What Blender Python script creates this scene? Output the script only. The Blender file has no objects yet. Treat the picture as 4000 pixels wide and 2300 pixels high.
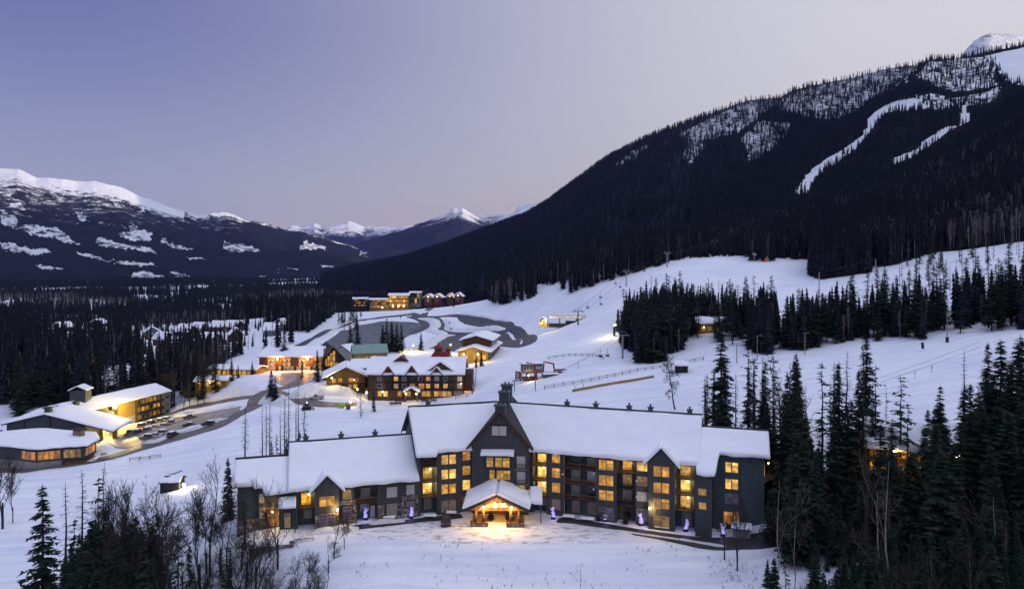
import bpy, bmesh, math, random
import numpy as np
from mathutils import Vector, Matrix
R = math.radians
random.seed(7); RNG = np.random.default_rng(11)
scn = bpy.context.scene
COL = scn.collection

# ---------------------------------------------------------------- camera (drone, level, about 49 m above the lodge drive)
F, CZ, HY = 2703.0, 49.0, 1040.0          # focal length and horizon in units of the 4000 x 2300 frame
cam = bpy.data.cameras.new('camera'); camo = bpy.data.objects.new('camera', cam); COL.objects.link(camo)
camo.location = (0, 0, CZ); camo.rotation_euler = (R(90), 0, 0)
cam.sensor_width = 36; cam.sensor_fit = 'HORIZONTAL'; cam.lens = 36 * F / 4000; cam.shift_y = -(1150 - HY) / 4000
cam.clip_start = 1; cam.clip_end = 60000
scn.camera = camo
scn.view_settings.view_transform = 'Standard'; scn.view_settings.look = 'None'
scn.view_settings.exposure = 0.0; scn.view_settings.gamma = 1
scn.render.engine = 'CYCLES'
scn.cycles.use_denoising = True; scn.cycles.max_bounces = 4; scn.cycles.diffuse_bounces = 2
scn.cycles.glossy_bounces = 2; scn.cycles.transparent_max_bounces = 8; scn.cycles.sample_clamp_indirect = 3
scn.cycles.use_light_tree = True
scn.cycles.volume_bounces = 0

# ---------------------------------------------------------------- dusk sky and low sun (behind the unseen ridge added on the right)
SUN_EL, SUN_AZ = R(3.2), R(116)
w = bpy.data.worlds.new('World'); scn.world = w; w.use_nodes = True
nt = w.node_tree; nt.nodes.clear(); N = nt.nodes.new; LK = nt.links.new
def math_node(op, a, b=None, clamp=False, c=None):
    n = N('ShaderNodeMath'); n.operation = op; n.use_clamp = clamp
    for i, v in enumerate((a, b, c)):
        if v is None: continue
        if isinstance(v, (int, float)): n.inputs[i].default_value = v
        else: LK(v, n.inputs[i])
    return n.outputs[0]
def maprange(v, a, b, c=0., d=1.):
    n = N('ShaderNodeMapRange'); n.interpolation_type = 'SMOOTHSTEP'; LK(v, n.inputs[0])
    for i, x in enumerate((a, b, c, d)): n.inputs[i + 1].default_value = x
    return n.outputs[0]
def mixc(f, a, b):
    n = N('ShaderNodeMix'); n.data_type = 'RGBA'
    if isinstance(f, (int, float)): n.inputs[0].default_value = f
    else: LK(f, n.inputs[0])
    for i, v in ((6, a), (7, b)):
        if isinstance(v, tuple): n.inputs[i].default_value = (*v, 1)
        else: LK(v, n.inputs[i])
    return n.outputs[2]
tc = N('ShaderNodeTexCoord'); sep = N('ShaderNodeSeparateXYZ'); LK(tc.outputs['Generated'], sep.inputs[0])
side = maprange(sep.outputs[0], -0.62, 0.60)
elev = maprange(sep.outputs[2], 0.0, 0.36)
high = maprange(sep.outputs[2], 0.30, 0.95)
horizon = mixc(side, (0.33, 0.315, 0.44), (0.61, 0.55, 0.54))
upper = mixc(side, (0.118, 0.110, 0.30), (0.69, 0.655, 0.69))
col = mixc(elev, horizon, upper)
pink = maprange(sep.outputs[2], 0.19, 0.0)
colp = mixc(math_node('MULTIPLY', math_node('MULTIPLY', pink, 0.75), maprange(sep.outputs[0], -0.55, -0.05)), col, (0.50, 0.405, 0.365))
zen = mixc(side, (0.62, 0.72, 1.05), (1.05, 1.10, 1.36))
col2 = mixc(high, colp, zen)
sky = N('ShaderNodeTexSky'); sky.sky_type = 'NISHITA'; sky.sun_disc = False
sky.sun_elevation = SUN_EL; sky.sun_rotation = SUN_AZ; sky.air_density = 1.0; sky.dust_density = 0.6; sky.ozone_density = 2.5
bg1 = N('ShaderNodeBackground'); LK(sky.outputs[0], bg1.inputs[0]); bg1.inputs[1].default_value = 0.05
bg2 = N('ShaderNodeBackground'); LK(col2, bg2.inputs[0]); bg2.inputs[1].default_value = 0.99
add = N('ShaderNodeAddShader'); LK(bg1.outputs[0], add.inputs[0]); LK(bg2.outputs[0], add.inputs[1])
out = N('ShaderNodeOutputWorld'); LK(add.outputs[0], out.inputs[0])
sl = bpy.data.lights.new('sun', 'SUN'); slo = bpy.data.objects.new('sun', sl); COL.objects.link(slo)
sl.energy = 4.6; sl.angle = R(0.6); sl.color = (1.0, 0.82, 0.60)
slo.rotation_euler = Vector((math.cos(SUN_EL) * math.sin(SUN_AZ), math.cos(SUN_EL) * math.cos(SUN_AZ), math.sin(SUN_EL))).to_track_quat('Z', 'Y').to_euler()

# ---------------------------------------------------------------- materials
MATS = {}
def new_mat(name):
    m = bpy.data.materials.new(name); m.use_nodes = True
    MATS[name] = m
    return m, m.node_tree, m.node_tree.nodes['Principled BSDF']
def nn(t, typ, **kw):
    n = t.nodes.new(typ)
    for k, v in kw.items(): setattr(n, k, v)
    return n
def noise(t, vec, scale, detail=3, rough=0.55):
    n = nn(t, 'ShaderNodeTexNoise'); n.inputs['Scale'].default_value = scale; n.inputs['Detail'].default_value = detail; n.inputs['Roughness'].default_value = rough
    if vec is not None: t.links.new(vec, n.inputs['Vector'])
    return n.outputs['Fac']
def ramp(t, fac, stops):
    r = nn(t, 'ShaderNodeValToRGB'); e = r.color_ramp.elements
    while len(e) < len(stops): e.new(0.5)
    for i, (p, c) in enumerate(stops):
        e[i].position = p; e[i].color = (*c, 1) if len(c) == 3 else c
    t.links.new(fac, r.inputs[0]); return r.outputs[0]
def bump(t, h, b, strength=0.3, dist=0.1):
    n = nn(t, 'ShaderNodeBump'); n.inputs['Strength'].default_value = strength; n.inputs['Distance'].default_value = dist
    t.links.new(h, n.inputs['Height']); t.links.new(n.outputs[0], b.inputs['Normal'])
def mapped(t, coord='Object', scale=(1, 1, 1), rot=(0, 0, 0)):
    c = nn(t, 'ShaderNodeTexCoord'); m = nn(t, 'ShaderNodeMapping')
    m.inputs['Scale'].default_value = scale; m.inputs['Rotation'].default_value = rot
    t.links.new(c.outputs[coord], m.inputs[0]); return m.outputs[0]
def geo_pos(t, scale=(1, 1, 1)):
    g = nn(t, 'ShaderNodeNewGeometry'); m = nn(t, 'ShaderNodeMapping'); m.inputs['Scale'].default_value = scale
    t.links.new(g.outputs['Position'], m.inputs[0]); return m.outputs[0]
def mixn(t, f, a, b, blend='MIX'):
    n = nn(t, 'ShaderNodeMix'); n.data_type = 'RGBA'; n.blend_type = blend
    if isinstance(f, (int, float)): n.inputs[0].default_value = f
    else: t.links.new(f, n.inputs[0])
    for i, v in ((6, a), (7, b)):
        if isinstance(v, tuple): n.inputs[i].default_value = (*v, 1)
        else: t.links.new(v, n.inputs[i])
    return n.outputs[2]
def simple(name, c, rough=0.7, var=0.25, scale=3.0, metal=0.0, spec=0.3, stretch=(1, 1, 1), bmp=0.0):
    m, t, b = new_mat(name)
    f = noise(t, geo_pos(t, stretch), scale, 4)
    lo = tuple(max(0, x * (1 - var)) for x in c); hi = tuple(min(1, x * (1 + var)) for x in c)
    t.links.new(ramp(t, f, [(0.3, lo), (0.7, hi)]), b.inputs['Base Color'])
    b.inputs['Roughness'].default_value = rough; b.inputs['Metallic'].default_value = metal; b.inputs['Specular IOR Level'].default_value = spec
    if bmp: bump(t, f, b, bmp, 0.05)
    return m
def emit(name, c, s):
    m, t, b = new_mat(name); b.inputs['Base Color'].default_value = (*c, 1); b.inputs['Emission Color'].default_value = (*c, 1); b.inputs['Emission Strength'].default_value = s
    return m
SNOW = (0.84, 0.85, 0.90)
m, t, b = new_mat('snow')
p = geo_pos(t); f1 = noise(t, p, 0.035, 6, .6); f2 = noise(t, p, 0.45, 7, 0.68)
gm = nn(t, 'ShaderNodeMapping'); gm.inputs['Rotation'].default_value = (0, 0, R(-32)); gm.inputs['Scale'].default_value = (.035, .55, .2); gg = nn(t, 'ShaderNodeNewGeometry'); t.links.new(gg.outputs['Position'], gm.inputs[0])
f3 = noise(t, gm.outputs[0], 1.0, 5, .6)
t.links.new(mixn(t, 1.0, ramp(t, f1, [(0.3, (0.76, 0.78, 0.87)), (0.7, (0.89, 0.895, 0.92))]), ramp(t, f3, [(0.36, (.84, .86, .91)), (.6, (1, 1, 1))]), 'MULTIPLY'), b.inputs['Base Color'])
b.inputs['Roughness'].default_value = 0.75; b.inputs['Specular IOR Level'].default_value = 0.15
bump(t, f2, b, 0.7, 0.55)
m, t, b = new_mat('roof_snow')
p = geo_pos(t); f1 = noise(t, p, 0.25, 4); f2 = noise(t, p, 1.6, 4, 0.6)
t.links.new(ramp(t, f1, [(0.3, (0.82, 0.83, 0.89)), (0.7, (0.88, 0.885, 0.92))]), b.inputs['Base Color'])
b.inputs['Roughness'].default_value = 0.7; b.inputs['Specular IOR Level'].default_value = 0.15
bump(t, f2, b, 0.15, 0.12)
m, t, b = new_mat('rough_snow')          # ploughed banks: lumpy, a little dirt
p = geo_pos(t); f1 = noise(t, p, 0.8, 6, 0.7); f2 = noise(t, p, 1.7, 6, 0.75)
t.links.new(ramp(t, f1, [(0.28, (0.42, 0.40, 0.40)), (0.42, (0.74, 0.75, 0.80)), (0.7, (0.86, 0.865, 0.90))]), b.inputs['Base Color'])
b.inputs['Roughness'].default_value = 0.8; bump(t, f2, b, 0.9, 0.6)
# packed, driven-on snow with dirt streaks
m, t, b = new_mat('packed_snow')
p = geo_pos(t, (1, 2.2, 1)); f1 = noise(t, p, 0.35, 8, 0.72); f2 = noise(t, geo_pos(t), 0.06, 3)
c1 = ramp(t, f1, [(0.33, (0.17, 0.125, 0.10)), (0.42, (0.52, 0.48, 0.47)), (0.50, (0.80, 0.80, 0.84))])
t.links.new(c1, b.inputs['Base Color'])
b.inputs['Roughness'].default_value = 0.7; bump(t, f1, b, 0.5, 0.25)
# wet road with slush streaks along it
def road_mat(name, lo, mid, hi, sc=0.5):
    m, t, b = new_mat(name)
    u = nn(t, 'ShaderNodeUVMap'); mp = nn(t, 'ShaderNodeMapping'); mp.inputs['Scale'].default_value = (1.6, 0.08, 1); t.links.new(u.outputs[0], mp.inputs[0])
    f1 = noise(t, mp.outputs[0], sc * 2, 6, 0.65); f2 = noise(t, geo_pos(t), 0.25, 6, 0.7)
    c = mixn(t, 0.5, ramp(t, f1, [(0.35, lo), (0.55, mid), (0.72, hi)]), ramp(t, f2, [(0.4, lo), (0.6, mid), (0.78, hi)]))
    t.links.new(c, b.inputs['Base Color']); b.inputs['Roughness'].default_value = 0.5; b.inputs['Specular IOR Level'].default_value = 0.35
    bump(t, f2, b, 0.3, 0.1)
road_mat('asphalt', (0.016, 0.016, 0.02), (0.04, 0.04, 0.046), (0.20, 0.20, 0.235))
road_mat('snowy_road', (0.06, 0.050, 0.043), (0.16, 0.135, 0.12), (0.52, 0.50, 0.51))
road_mat('dirty_snow', (0.15, 0.12, 0.095), (0.36, 0.32, 0.29), (0.72, 0.71, 0.73), .7)
road_mat('icy_lot', (0.03, 0.035, 0.045), (0.085, 0.095, 0.115), (0.34, 0.37, 0.44), 0.8)
simple('needles', (0.022, 0.034, 0.023), 0.8, 0.5, 0.6, spec=0.1)
simple('needles_dark', (0.015, 0.019, 0.025), 0.8, 0.5, 0.3, spec=0.1)
simple('bark', (0.06, 0.045, 0.038), 0.9, 0.4, 4)
simple('bark_dark', (0.030, 0.024, 0.024), 0.9, 0.4, 4)
simple('bark_pale', (0.30, 0.26, 0.21), 0.85, 0.45, 3)
simple('twigs', (0.050, 0.042, 0.042), 0.9, 0.3, 1)
simple('birch_twigs', (0.13, 0.105, 0.085), 0.9, 0.35, 0.6)
simple('grey_twigs', (0.20, 0.175, 0.17), 0.9, 0.35, 0.4)
# ---------------------------------------------------------------- object helpers
def link(o, parent=None):
    COL.objects.link(o)
    if parent is not None: o.parent = parent
    return o
def tag(o, label=None, cat=None, group=None, kind=None):
    if label: o['label'] = label
    if cat: o['category'] = cat
    if group: o['group'] = group
    if kind: o['kind'] = kind
    return o
def empty(name, loc=(0, 0, 0), rz=0, parent=None):
    o = bpy.data.objects.new(name, None); o.location = loc; o.rotation_euler = (0, 0, rz); o.empty_display_size = 0.5
    return link(o, parent)
def mesh_obj(name, verts, faces, mat, parent=None, smooth=False, uv=None):
    me = bpy.data.meshes.new(name)
    if isinstance(verts, np.ndarray): verts = verts.reshape(-1, 3)
    if isinstance(faces, np.ndarray) and faces.ndim == 2:
        nv, (nf, k) = len(verts), faces.shape
        me.vertices.add(nv); me.vertices.foreach_set('co', np.asarray(verts, np.float32).ravel())
        me.loops.add(nf * k); me.loops.foreach_set('vertex_index', faces.astype(np.int32).ravel())
        me.polygons.add(nf); me.polygons.foreach_set('loop_start', np.arange(0, nf * k, k, dtype=np.int32))
        me.polygons.foreach_set('loop_total', np.full(nf, k, np.int32)); me.update(calc_edges=True)
    else:
        me.from_pydata([tuple(v) for v in verts], [], [tuple(f) for f in faces])
    if mat is not None: me.materials.append(MATS[mat])
    if smooth: me.polygons.foreach_set('use_smooth', np.ones(len(me.polygons), bool))
    if uv is not None:
        l = me.uv_layers.new(name='UVMap'); li = np.empty(len(me.loops), np.int32); me.loops.foreach_get('vertex_index', li)
        l.data.foreach_set('uv', np.asarray(uv, np.float32)[li].ravel())
    me.update()
    return link(bpy.data.objects.new(name, me), parent)
def grid_faces(n, m):           # n rows, m columns
    i = np.arange((n - 1) * (m - 1)); r, c = i // (m - 1), i % (m - 1); a = r * m + c
    return np.stack([a, a + 1, a + m + 1, a + m], 1)
# smooth value noise, numpy
def vnoise(x, y, seed=0):
    xi, yi = np.floor(x).astype(np.int64), np.floor(y).astype(np.int64); fx, fy = x - xi, y - yi
    fx, fy = fx * fx * (3 - 2 * fx), fy * fy * (3 - 2 * fy)
    def h(a, b):
        n = (a * 374761393 + b * 668265263 + seed * 974711) & 0x7fffffff
        n = ((n ^ (n >> 13)) * 1274126177) & 0x7fffffff
        return ((n ^ (n >> 16)) & 0xffff) / 65535.0
    return (h(xi, yi) * (1 - fx) + h(xi + 1, yi) * fx) * (1 - fy) + (h(xi, yi + 1) * (1 - fx) + h(xi + 1, yi + 1) * fx) * fy
def fbm(x, y, oct=4, seed=0, g=0.5):
    s = 0; a = 1; tot = 0
    for k in range(oct):
        s = s + a * vnoise(x * 2 ** k + 17.3 * k, y * 2 ** k - 9.1 * k, seed + k); tot += a; a *= g
    return s / tot - 0.5
def inpoly(px, py, poly):
    px, py = np.asarray(px, float), np.asarray(py, float); r = np.zeros(px.shape, bool); n = len(poly)
    for i in range(n):
        (x1, y1), (x2, y2) = poly[i], poly[(i + 1) % n]
        c = ((y1 > py) != (y2 > py)) & (px < (x2 - x1) * (py - y1) / (y2 - y1 + 1e-12) + x1)
        r ^= c
    return r

# ---------------------------------------------------------------- the ground: heights surveyed as (bearing, drop below the horizon, distance)
SURVEY = [  # px, py, distance -> height 49-(py-1040)/F*d
 (1300,2050,131),(1750,2003,137),(2000,2030,134),(2170,2022,135),(2587,2063,129),(2860,2085,126),(1900,1990,150),(1900,1930,160),
 (2990,2070,124),(1080,2125,125),(920,2165,122),(1500,1960,145),(2500,1960,146),(2350,2190,121),(1800,2190,121),(2000,2300,113),(2900,2210,118),(1200,2190,121),
 (1500,2330,109),(2600,2310,112),(3200,2150,117),(3500,2150,112),(4000,2100,106),(3400,2450,92),(4100,2500,84),(2700,2700,84),(2000,2900,75),(1200,2700,88),
 (900,2330,119),(500,2330,125),(100,2330,135),(100,2100,160),(600,2060,152),(660,1915,176),(900,1850,185),(1000,1760,205),(0,1980,178),(300,1800,228),(-400,1900,190),
 (150,1835,218),(0,1840,222),(570,1713,238),(480,1790,222),(412,1672,262),(635,1620,303),(760,1640,262),(900,1580,268),(1000,1540,275),(1100,1520,280),(1250,1500,292),(1000,1620,240),
 (1440,1575,262),(1830,1545,262),(1150,1450,345),(1030,1455,345),(1290,1452,342),(900,1490,315),(1500,1700,200),(1800,1620,220),(1300,1640,232),
 (1500,1360,400),(1900,1360,405),(2070,1310,480),(1950,1260,560),(1500,1235,640),(1300,1290,520),(1200,1330,450),(1700,1240,650),(1600,1200,800),(1800,1180,880),(1400,1200,780),
 (2080,1520,228),(2300,1480,236),(2750,1400,246),(2130,1435,266),(2200,1265,415),(2230,1350,340),(2400,1320,330),(2000,1450,285),(1950,1400,345),
 (2050,1190,560),(2300,1120,520),(2480,1130,430),(2600,1060,500),(2760,1000,560),(2950,1000,520),(2100,1110,640),(2350,1050,600),
 (2550,1420,262),(2700,1300,300),(2900,1220,340),(3100,1090,440),(3300,1050,450),(3300,1150,360),(3200,1000,540),(3500,1000,470),(3800,950,440),(4000,900,430),(4200,880,430),
 (3000,1400,235),(3300,1330,250),(3650,1335,225),(3950,1300,215),(3300,1500,195),(3000,1620,180),(3600,1600,165),(4000,1550,160),(2850,1700,165),(2400,1620,205),
 (3300,1900,135),(3700,1850,128),(4100,1800,122),(4400,1400,180),
 (0,1500,330),(300,1480,340),(600,1470,345),(800,1400,420),(300,1330,560),(700,1310,600),(0,1350,540),(950,1280,640),(-600,1400,500),
]
sv = np.array(SURVEY, float)
CX, CY = (sv[:, 0] - 2000) * sv[:, 2] / F, sv[:, 2]; CV = CZ - (sv[:, 1] - HY) * sv[:, 2] / F
extra = [(-900, 900, -22), (-500, 900, -20), (-150, 1000, -16), (100, 1000, 0), (300, 1000, 45), (500, 900, 110), (600, 600, 120), (400, 350, 80), (330, 200, 45), (250, 100, 20), (-250, 120, -22), (-500, 300, -20), (0, 40, -8)]
CX = np.r_[CX, [e[0] for e in extra]]; CY = np.r_[CY, [e[1] for e in extra]]; CV = np.r_[CV, [e[2] for e in extra]]
def _k(d2): return 0.5 * d2 * np.log(d2 + 1e-6)
def _warp(x, y): return x / 100., 2.2 * np.log(np.maximum(y, 30) / 100.)
WX, WY = _warp(CX, CY)
def _warpx(x, y): return x / (0.35 * np.maximum(y, 30)), 3.0 * np.log(np.maximum(y, 30) / 100.)
WX, WY = _warpx(CX, CY)
_n = len(CX); _K = _k((WX[:, None] - WX) ** 2 + (WY[:, None] - WY) ** 2) + 0.02 * np.eye(_n)
_P = np.c_[np.ones(_n), WX, WY]; _A = np.zeros((_n + 3, _n + 3)); _A[:_n, :_n] = _K; _A[:_n, _n:] = _P; _A[_n:, :_n] = _P.T
_S = np.linalg.solve(_A, np.r_[CV, 0, 0, 0])
def _tps(x, y):
    wx, wy = _warpx(x, y); o = np.empty(x.size); wx = wx.ravel(); wy = wy.ravel()
    for i in range(0, o.size, 20000):
        a, b2 = wx[i:i + 20000], wy[i:i + 20000]
        o[i:i + 20000] = _k((a[:, None] - WX) ** 2 + (b2[:, None] - WY) ** 2) @ _S[:_n] + _S[_n] + _S[_n + 1] * a + _S[_n + 2] * b2
    return o.reshape(x.shape)
def sstep(a, b, x):
    t = np.clip((x - a) / (b - a), 0, 1); return t * t * (3 - 2 * t)
# polar sheet: rows by distance (geometric), columns by bearing
ND, NA = 560, 560
GD = 45 * (16000 / 45.) ** (np.arange(ND) / (ND - 1)); GA = np.linspace(-2600, 6600, NA)
_d, _a = np.meshgrid(GD, GA, indexing='ij'); _x, _y = (_a - 2000) * _d / F, _d
_near = _tps(_x, np.minimum(_y, 1300))
_far = -38 + 8 * fbm(_x / 900, _y / 900, 3, 5) + np.clip(_x - 100, 0, None) * 0.05
_b = sstep(650, 1250, _d)
GZ = _near * (1 - _b) + _far * _b
GZ += fbm(_x / 34, _y / 34, 2, 13) * 2.0 * sstep(160, 230, _d) * (1 - _b) + fbm(_x / 9, _y / 9, 3, 3) * 0.6 * sstep(140, 170, _d) * (1 - _b) + fbm(_x / 120, _y / 120, 3, 8) * 6 * _b
# the lodge stands on a levelled pad
_pad = np.exp(-(np.maximum(np.abs(_x + 2) - 40, 0) / 6) ** 2 - (np.maximum(np.abs(_y - 138) - 14, 0) / 6) ** 2)
GZ = GZ * (1 - _pad) + 0.0 * _pad
def ground(x, y):
    x, y = np.asarray(x, float), np.asarray(y, float)
    r = np.log(np.maximum(y, 46) / 45.) / math.log(16000 / 45.) * (ND - 1); c = (x * F / np.maximum(y, 46) + 2000 - GA[0]) / (GA[1] - GA[0])
    r = np.clip(r, 0, ND - 1.001); c = np.clip(c, 0, NA - 1.001); i, j = r.astype(int), c.astype(int); u, v = r - i, c - j
    return (GZ[i, j] * (1 - u) * (1 - v) + GZ[i + 1, j] * u * (1 - v) + GZ[i, j + 1] * (1 - u) * v + GZ[i + 1, j + 1] * u * v)
def on_ground(px, py):          # where the line of sight at a bearing/drop meets the ground
    ds = 60 * (5000 / 60.) ** (np.arange(1400) / 1399.)
    x = (px - 2000) * ds / F; zr = CZ - (py - HY) * ds / F; below = zr < ground(x, ds)
    k = int(np.argmax(below)) if below.any() else len(ds) - 1
    return Vector((x[k], ds[k], float(ground(x[k], ds[k]))))
def at(px, d, dz=0.0):
    x = (px - 2000) * d / F
    return Vector((x, d, float(ground(x, d)) + dz))
def zof(py, d): return CZ - (py - HY) * d / F
g = mesh_obj('snow_ground', np.stack([_x, _y, GZ], -1).reshape(-1, 3), grid_faces(ND, NA), 'snow', smooth=True); tag(g, kind='structure')

# ---------------------------------------------------------------- mountains: sheets from crest to foot (and down behind)
def sheet(name, crest, foot, ncol, nrow, back=0.35, rough=60, g=1.0, seed=0, mat='forest_slope', ridge=1.0, cover=None, crestrough=0.0):
    """crest: px, py, distance ; foot: px, z, distance"""
    c = np.array(crest, float); ft = np.array(foot, float)
    px = np.linspace(c[0, 0], c[-1, 0], ncol)
    pyc = np.interp(px, c[:, 0], c[:, 1]); dc = np.interp(px, c[:, 0], c[:, 2]); zc = CZ - (pyc - HY) * dc / F
    zf = np.interp(px, ft[:, 0], ft[:, 1]); df = np.interp(px, ft[:, 0], ft[:, 2])
    nb = int(nrow * 0.2); t = np.r_[np.linspace(-back, 0, nb, endpoint=False), np.linspace(0, 1, nrow)][:, None]
    tf = np.clip(t, 0, 1); tb = np.clip(-t, 0, 1)
    D = dc + (df - dc) * t; Z = zc + (zf - zc) * (tf ** g) - tb * (zc - zf) * 0.8
    X = (px - 2000) * D / F
    amp = rough * np.sin(np.pi * np.clip(tf, 0, 1)) ** 0.7
    L = np.median(np.abs(dc - df)) / 2.2
    gul = 0.5 - np.abs(fbm(X / L * 1.6 + 3.1 * seed, D / L * 0.55, 4, seed)) * 2.2
    Z = Z + amp * (gul - 0.15) * ridge + amp * 0.5 * fbm(X / L * 5, D / L * 5, 3, seed + 3)
    Z = Z + crestrough * (fbm(X / L * 9 + seed, D / L * 9, 4, seed + 50, .6)) * np.exp(-np.abs(t) / .12)
    Z[-1] -= 120
    V = np.stack([X, D, Z], -1)
    o = mesh_obj(name, V.reshape(-1, 3), grid_faces(len(t), ncol), mat, smooth=True); tag(o, kind='structure')
    PY = HY - F * (Z - CZ) / D; PX = np.broadcast_to(px, PY.shape)
    cv = np.zeros(PY.shape) if cover is None else cover(PX, PY, Z, np.broadcast_to(t, PY.shape))
    at_ = o.data.attributes.new('cover', 'FLOAT', 'POINT'); at_.data.foreach_set('value', np.asarray(cv, np.float32).ravel())
    return dict(o=o, V=V, cv=cv, px=px, t=t[:, 0], dc=dc, df=df)
def slope_mat(name, dark, speck_scale, tint=(0.82, 0.84, 0.90), soft=0.10, rock=None):
    m, t, b = new_mat(name)
    a = nn(t, 'ShaderNodeAttribute'); a.attribute_name = 'cover'
    f = noise(t, geo_pos(t, (1, 1, 0.45)), speck_scale, 8, 0.72); f3 = noise(t, geo_pos(t), speck_scale * 7, 4, 0.8)
    s = nn(t, 'ShaderNodeMath', operation='MULTIPLY_ADD'); t.links.new(f3, s.inputs[0]); s.inputs[1].default_value = 0.55; t.links.new(f, s.inputs[2])
    th = nn(t, 'ShaderNodeMath', operation='ADD'); t.links.new(s.outputs[0], th.inputs[0]); t.links.new(a.outputs['Fac'], th.inputs[1])
    mk = nn(t, 'ShaderNodeMapRange'); t.links.new(th.outputs[0], mk.inputs[0]); mk.inputs[1].default_value = 0.90; mk.inputs[2].default_value = 0.90 + soft
    lo = tuple(x * 0.6 for x in dark)
    dk = ramp(t, f3, [(0.35, lo), (0.65, dark)])
    t.links.new(mixn(t, mk.outputs[0], dk, tint), b.inputs['Base Color']); b.inputs['Roughness'].default_value = 0.9; b.inputs['Specular IOR Level'].default_value = 0.05
    bump(t, s.outputs[0], b, 0.9, 0.25 / speck_scale)
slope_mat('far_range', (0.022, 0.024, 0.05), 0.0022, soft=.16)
slope_mat('left_range', (0.014, 0.016, 0.026), 0.0075, soft=0.09)
slope_mat('right_range', (0.016, 0.018, 0.034), 0.045, soft=0.30)
slope_mat('near_slope', (0.015, 0.017, 0.017), 0.05, soft=.14)
slope_mat('forest_slope', (0.015, 0.017, 0.017), 0.03)
def hi(py0, py1):   # cover rising with height above a contour
    return lambda PX, PY, Z, T: np.interp(Z, [py0, py1], [-0.25, 0.5])
far_crest = [(900,930,22000),(1000,905,22000),(1080,905,22000),(1110,898,22000),(1136,880,22000),(1177,892,22000),(1208,877,22000),(1228,869,22000),(1254,880,22000),(1300,872,22000),(1326,869,22000),(1359,862,22000),(1390,876,22000),(1423,891,22000),(1465,889,22000),(1511,886,22000),(1550,889,22000),(1588,884,22000),(1618,890,22000),(1800,915,22000)]
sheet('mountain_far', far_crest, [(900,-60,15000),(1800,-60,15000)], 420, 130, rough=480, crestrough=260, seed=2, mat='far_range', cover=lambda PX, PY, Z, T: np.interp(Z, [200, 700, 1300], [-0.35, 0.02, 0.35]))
c2 = [(1750,960,15000),(1840,880,15000),(1870,858,15000),(1906,846,15000),(1940,849,15000),(1968,845,15000),(1998,834,15000),(2015,818,15000),(2029,808,15000),(2060,802,15000),(2091,796,15000),(2117,801,15000),(2157,780,15000),(2185,752,15000),(2215,735,15000),(2400,700,15000)]
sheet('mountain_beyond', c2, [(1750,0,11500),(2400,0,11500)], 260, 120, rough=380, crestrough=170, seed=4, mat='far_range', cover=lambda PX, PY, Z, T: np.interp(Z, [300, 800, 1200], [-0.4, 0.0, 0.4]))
c3 = [(1250,985,12500),(1330,962,12300),(1413,947,12000),(1490,925,12000),(1567,905,12000),(1625,880,12000),(1670,862,12000),(1700,849,12000),(1742,834,12000),(1758,822,12000),(1772,815,12000),(1790,817,12000),(1806,812,12000),(1824,824,12000),(1845,838,12000),(1870,857,12000),(1915,884,12000),(1980,910,12000),(2150,960,12000)]
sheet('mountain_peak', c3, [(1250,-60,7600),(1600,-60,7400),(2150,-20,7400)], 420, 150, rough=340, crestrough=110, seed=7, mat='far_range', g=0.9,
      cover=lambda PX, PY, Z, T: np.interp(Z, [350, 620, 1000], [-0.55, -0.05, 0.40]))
# left range with logged clearings
def Z1p(pts): return [(x / 2.427, 600 + y / 2.427) for x, y in pts]
def Z2p(pts): return [(900 + x / 1.948, 700 + y / 1.948) for x, y in pts]
CLEAR = [Z1p([(0,510),(60,560),(150,600),(170,680),(300,665),(420,690),(540,710),(620,760),(700,820),(770,860),(690,850),(610,840),(520,800),(420,790),(330,775),(220,735),(100,690),(0,670)]),
 Z1p([(60,480),(160,470),(220,495),(215,540),(130,520)]), Z1p([(60,370),(130,410),(210,470),(150,455),(90,410)]),
 Z1p([(0,850),(90,840),(180,870),(300,900),(420,890),(480,920),(380,960),(250,950),(100,930),(0,900)]),
 Z1p([(890,840),(960,795),(1040,810),(1090,850),(1220,870),(1380,880),(1480,920),(1490,945),(1390,940),(1290,910),(1100,895),(980,885)]),
 Z1p([(1220,655),(1290,680),(1380,730),(1440,760),(1420,830),(1330,835),(1200,810),(1110,770),(1200,745),(1240,710)]),
 Z1p([(1540,795),(1620,850),(1760,885),(1850,915),(1720,915),(1610,890),(1570,850),(1500,860)]),
 Z1p([(2110,820),(2200,850),(2330,860),(2420,900),(2430,940),(2300,930),(2160,925),(2110,870)]),
 Z1p([(680,930),(800,935),(950,975),(1000,1010),(1280,1020),(1440,1035),(1470,1070),(1280,1065),(1130,1040),(960,1010),(800,975)]),
 Z1p([(310,1055),(420,1060),(600,1085),(580,1105),(400,1100)]), Z1p([(1260,1130),(1400,1115),(1500,1145),(1590,1195),(1400,1215),(1230,1190)]), Z1p([(1610,1130),(1680,1120),(1850,1170),(1700,1180)]),
 Z1p([(1320,460),(1370,520),(1380,570),(1340,540)]), Z1p([(1080,440),(1130,470),(1110,510),(1075,490)]), Z1p([(700,560),(800,560),(830,640),(760,640)]), Z1p([(1720,980),(1850,985),(2000,1010),(1850,1005)]),
 Z2p([(575,460),(620,490),(700,505),(740,535),(650,530),(600,535),(515,530),(545,510)]), Z2p([(0,480),(60,490),(150,520),(240,545),(180,555),(60,545),(0,545)]), Z2p([(990,545),(1060,555),(1130,575),(1180,598),(1060,595),(1000,580)]), Z2p([(890,465),(960,470),(1010,485),(920,480)]),
 Z2p([(365,670),(380,672),(385,715),(370,720)]), Z2p([(440,670),(520,675),(525,685),(440,682)]), Z2p([(680,655),(790,655),(800,672),(700,675)]), Z2p([(215,730),(275,735),(270,750),(220,748)])]
LIT = np.random.default_rng(3)
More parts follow.
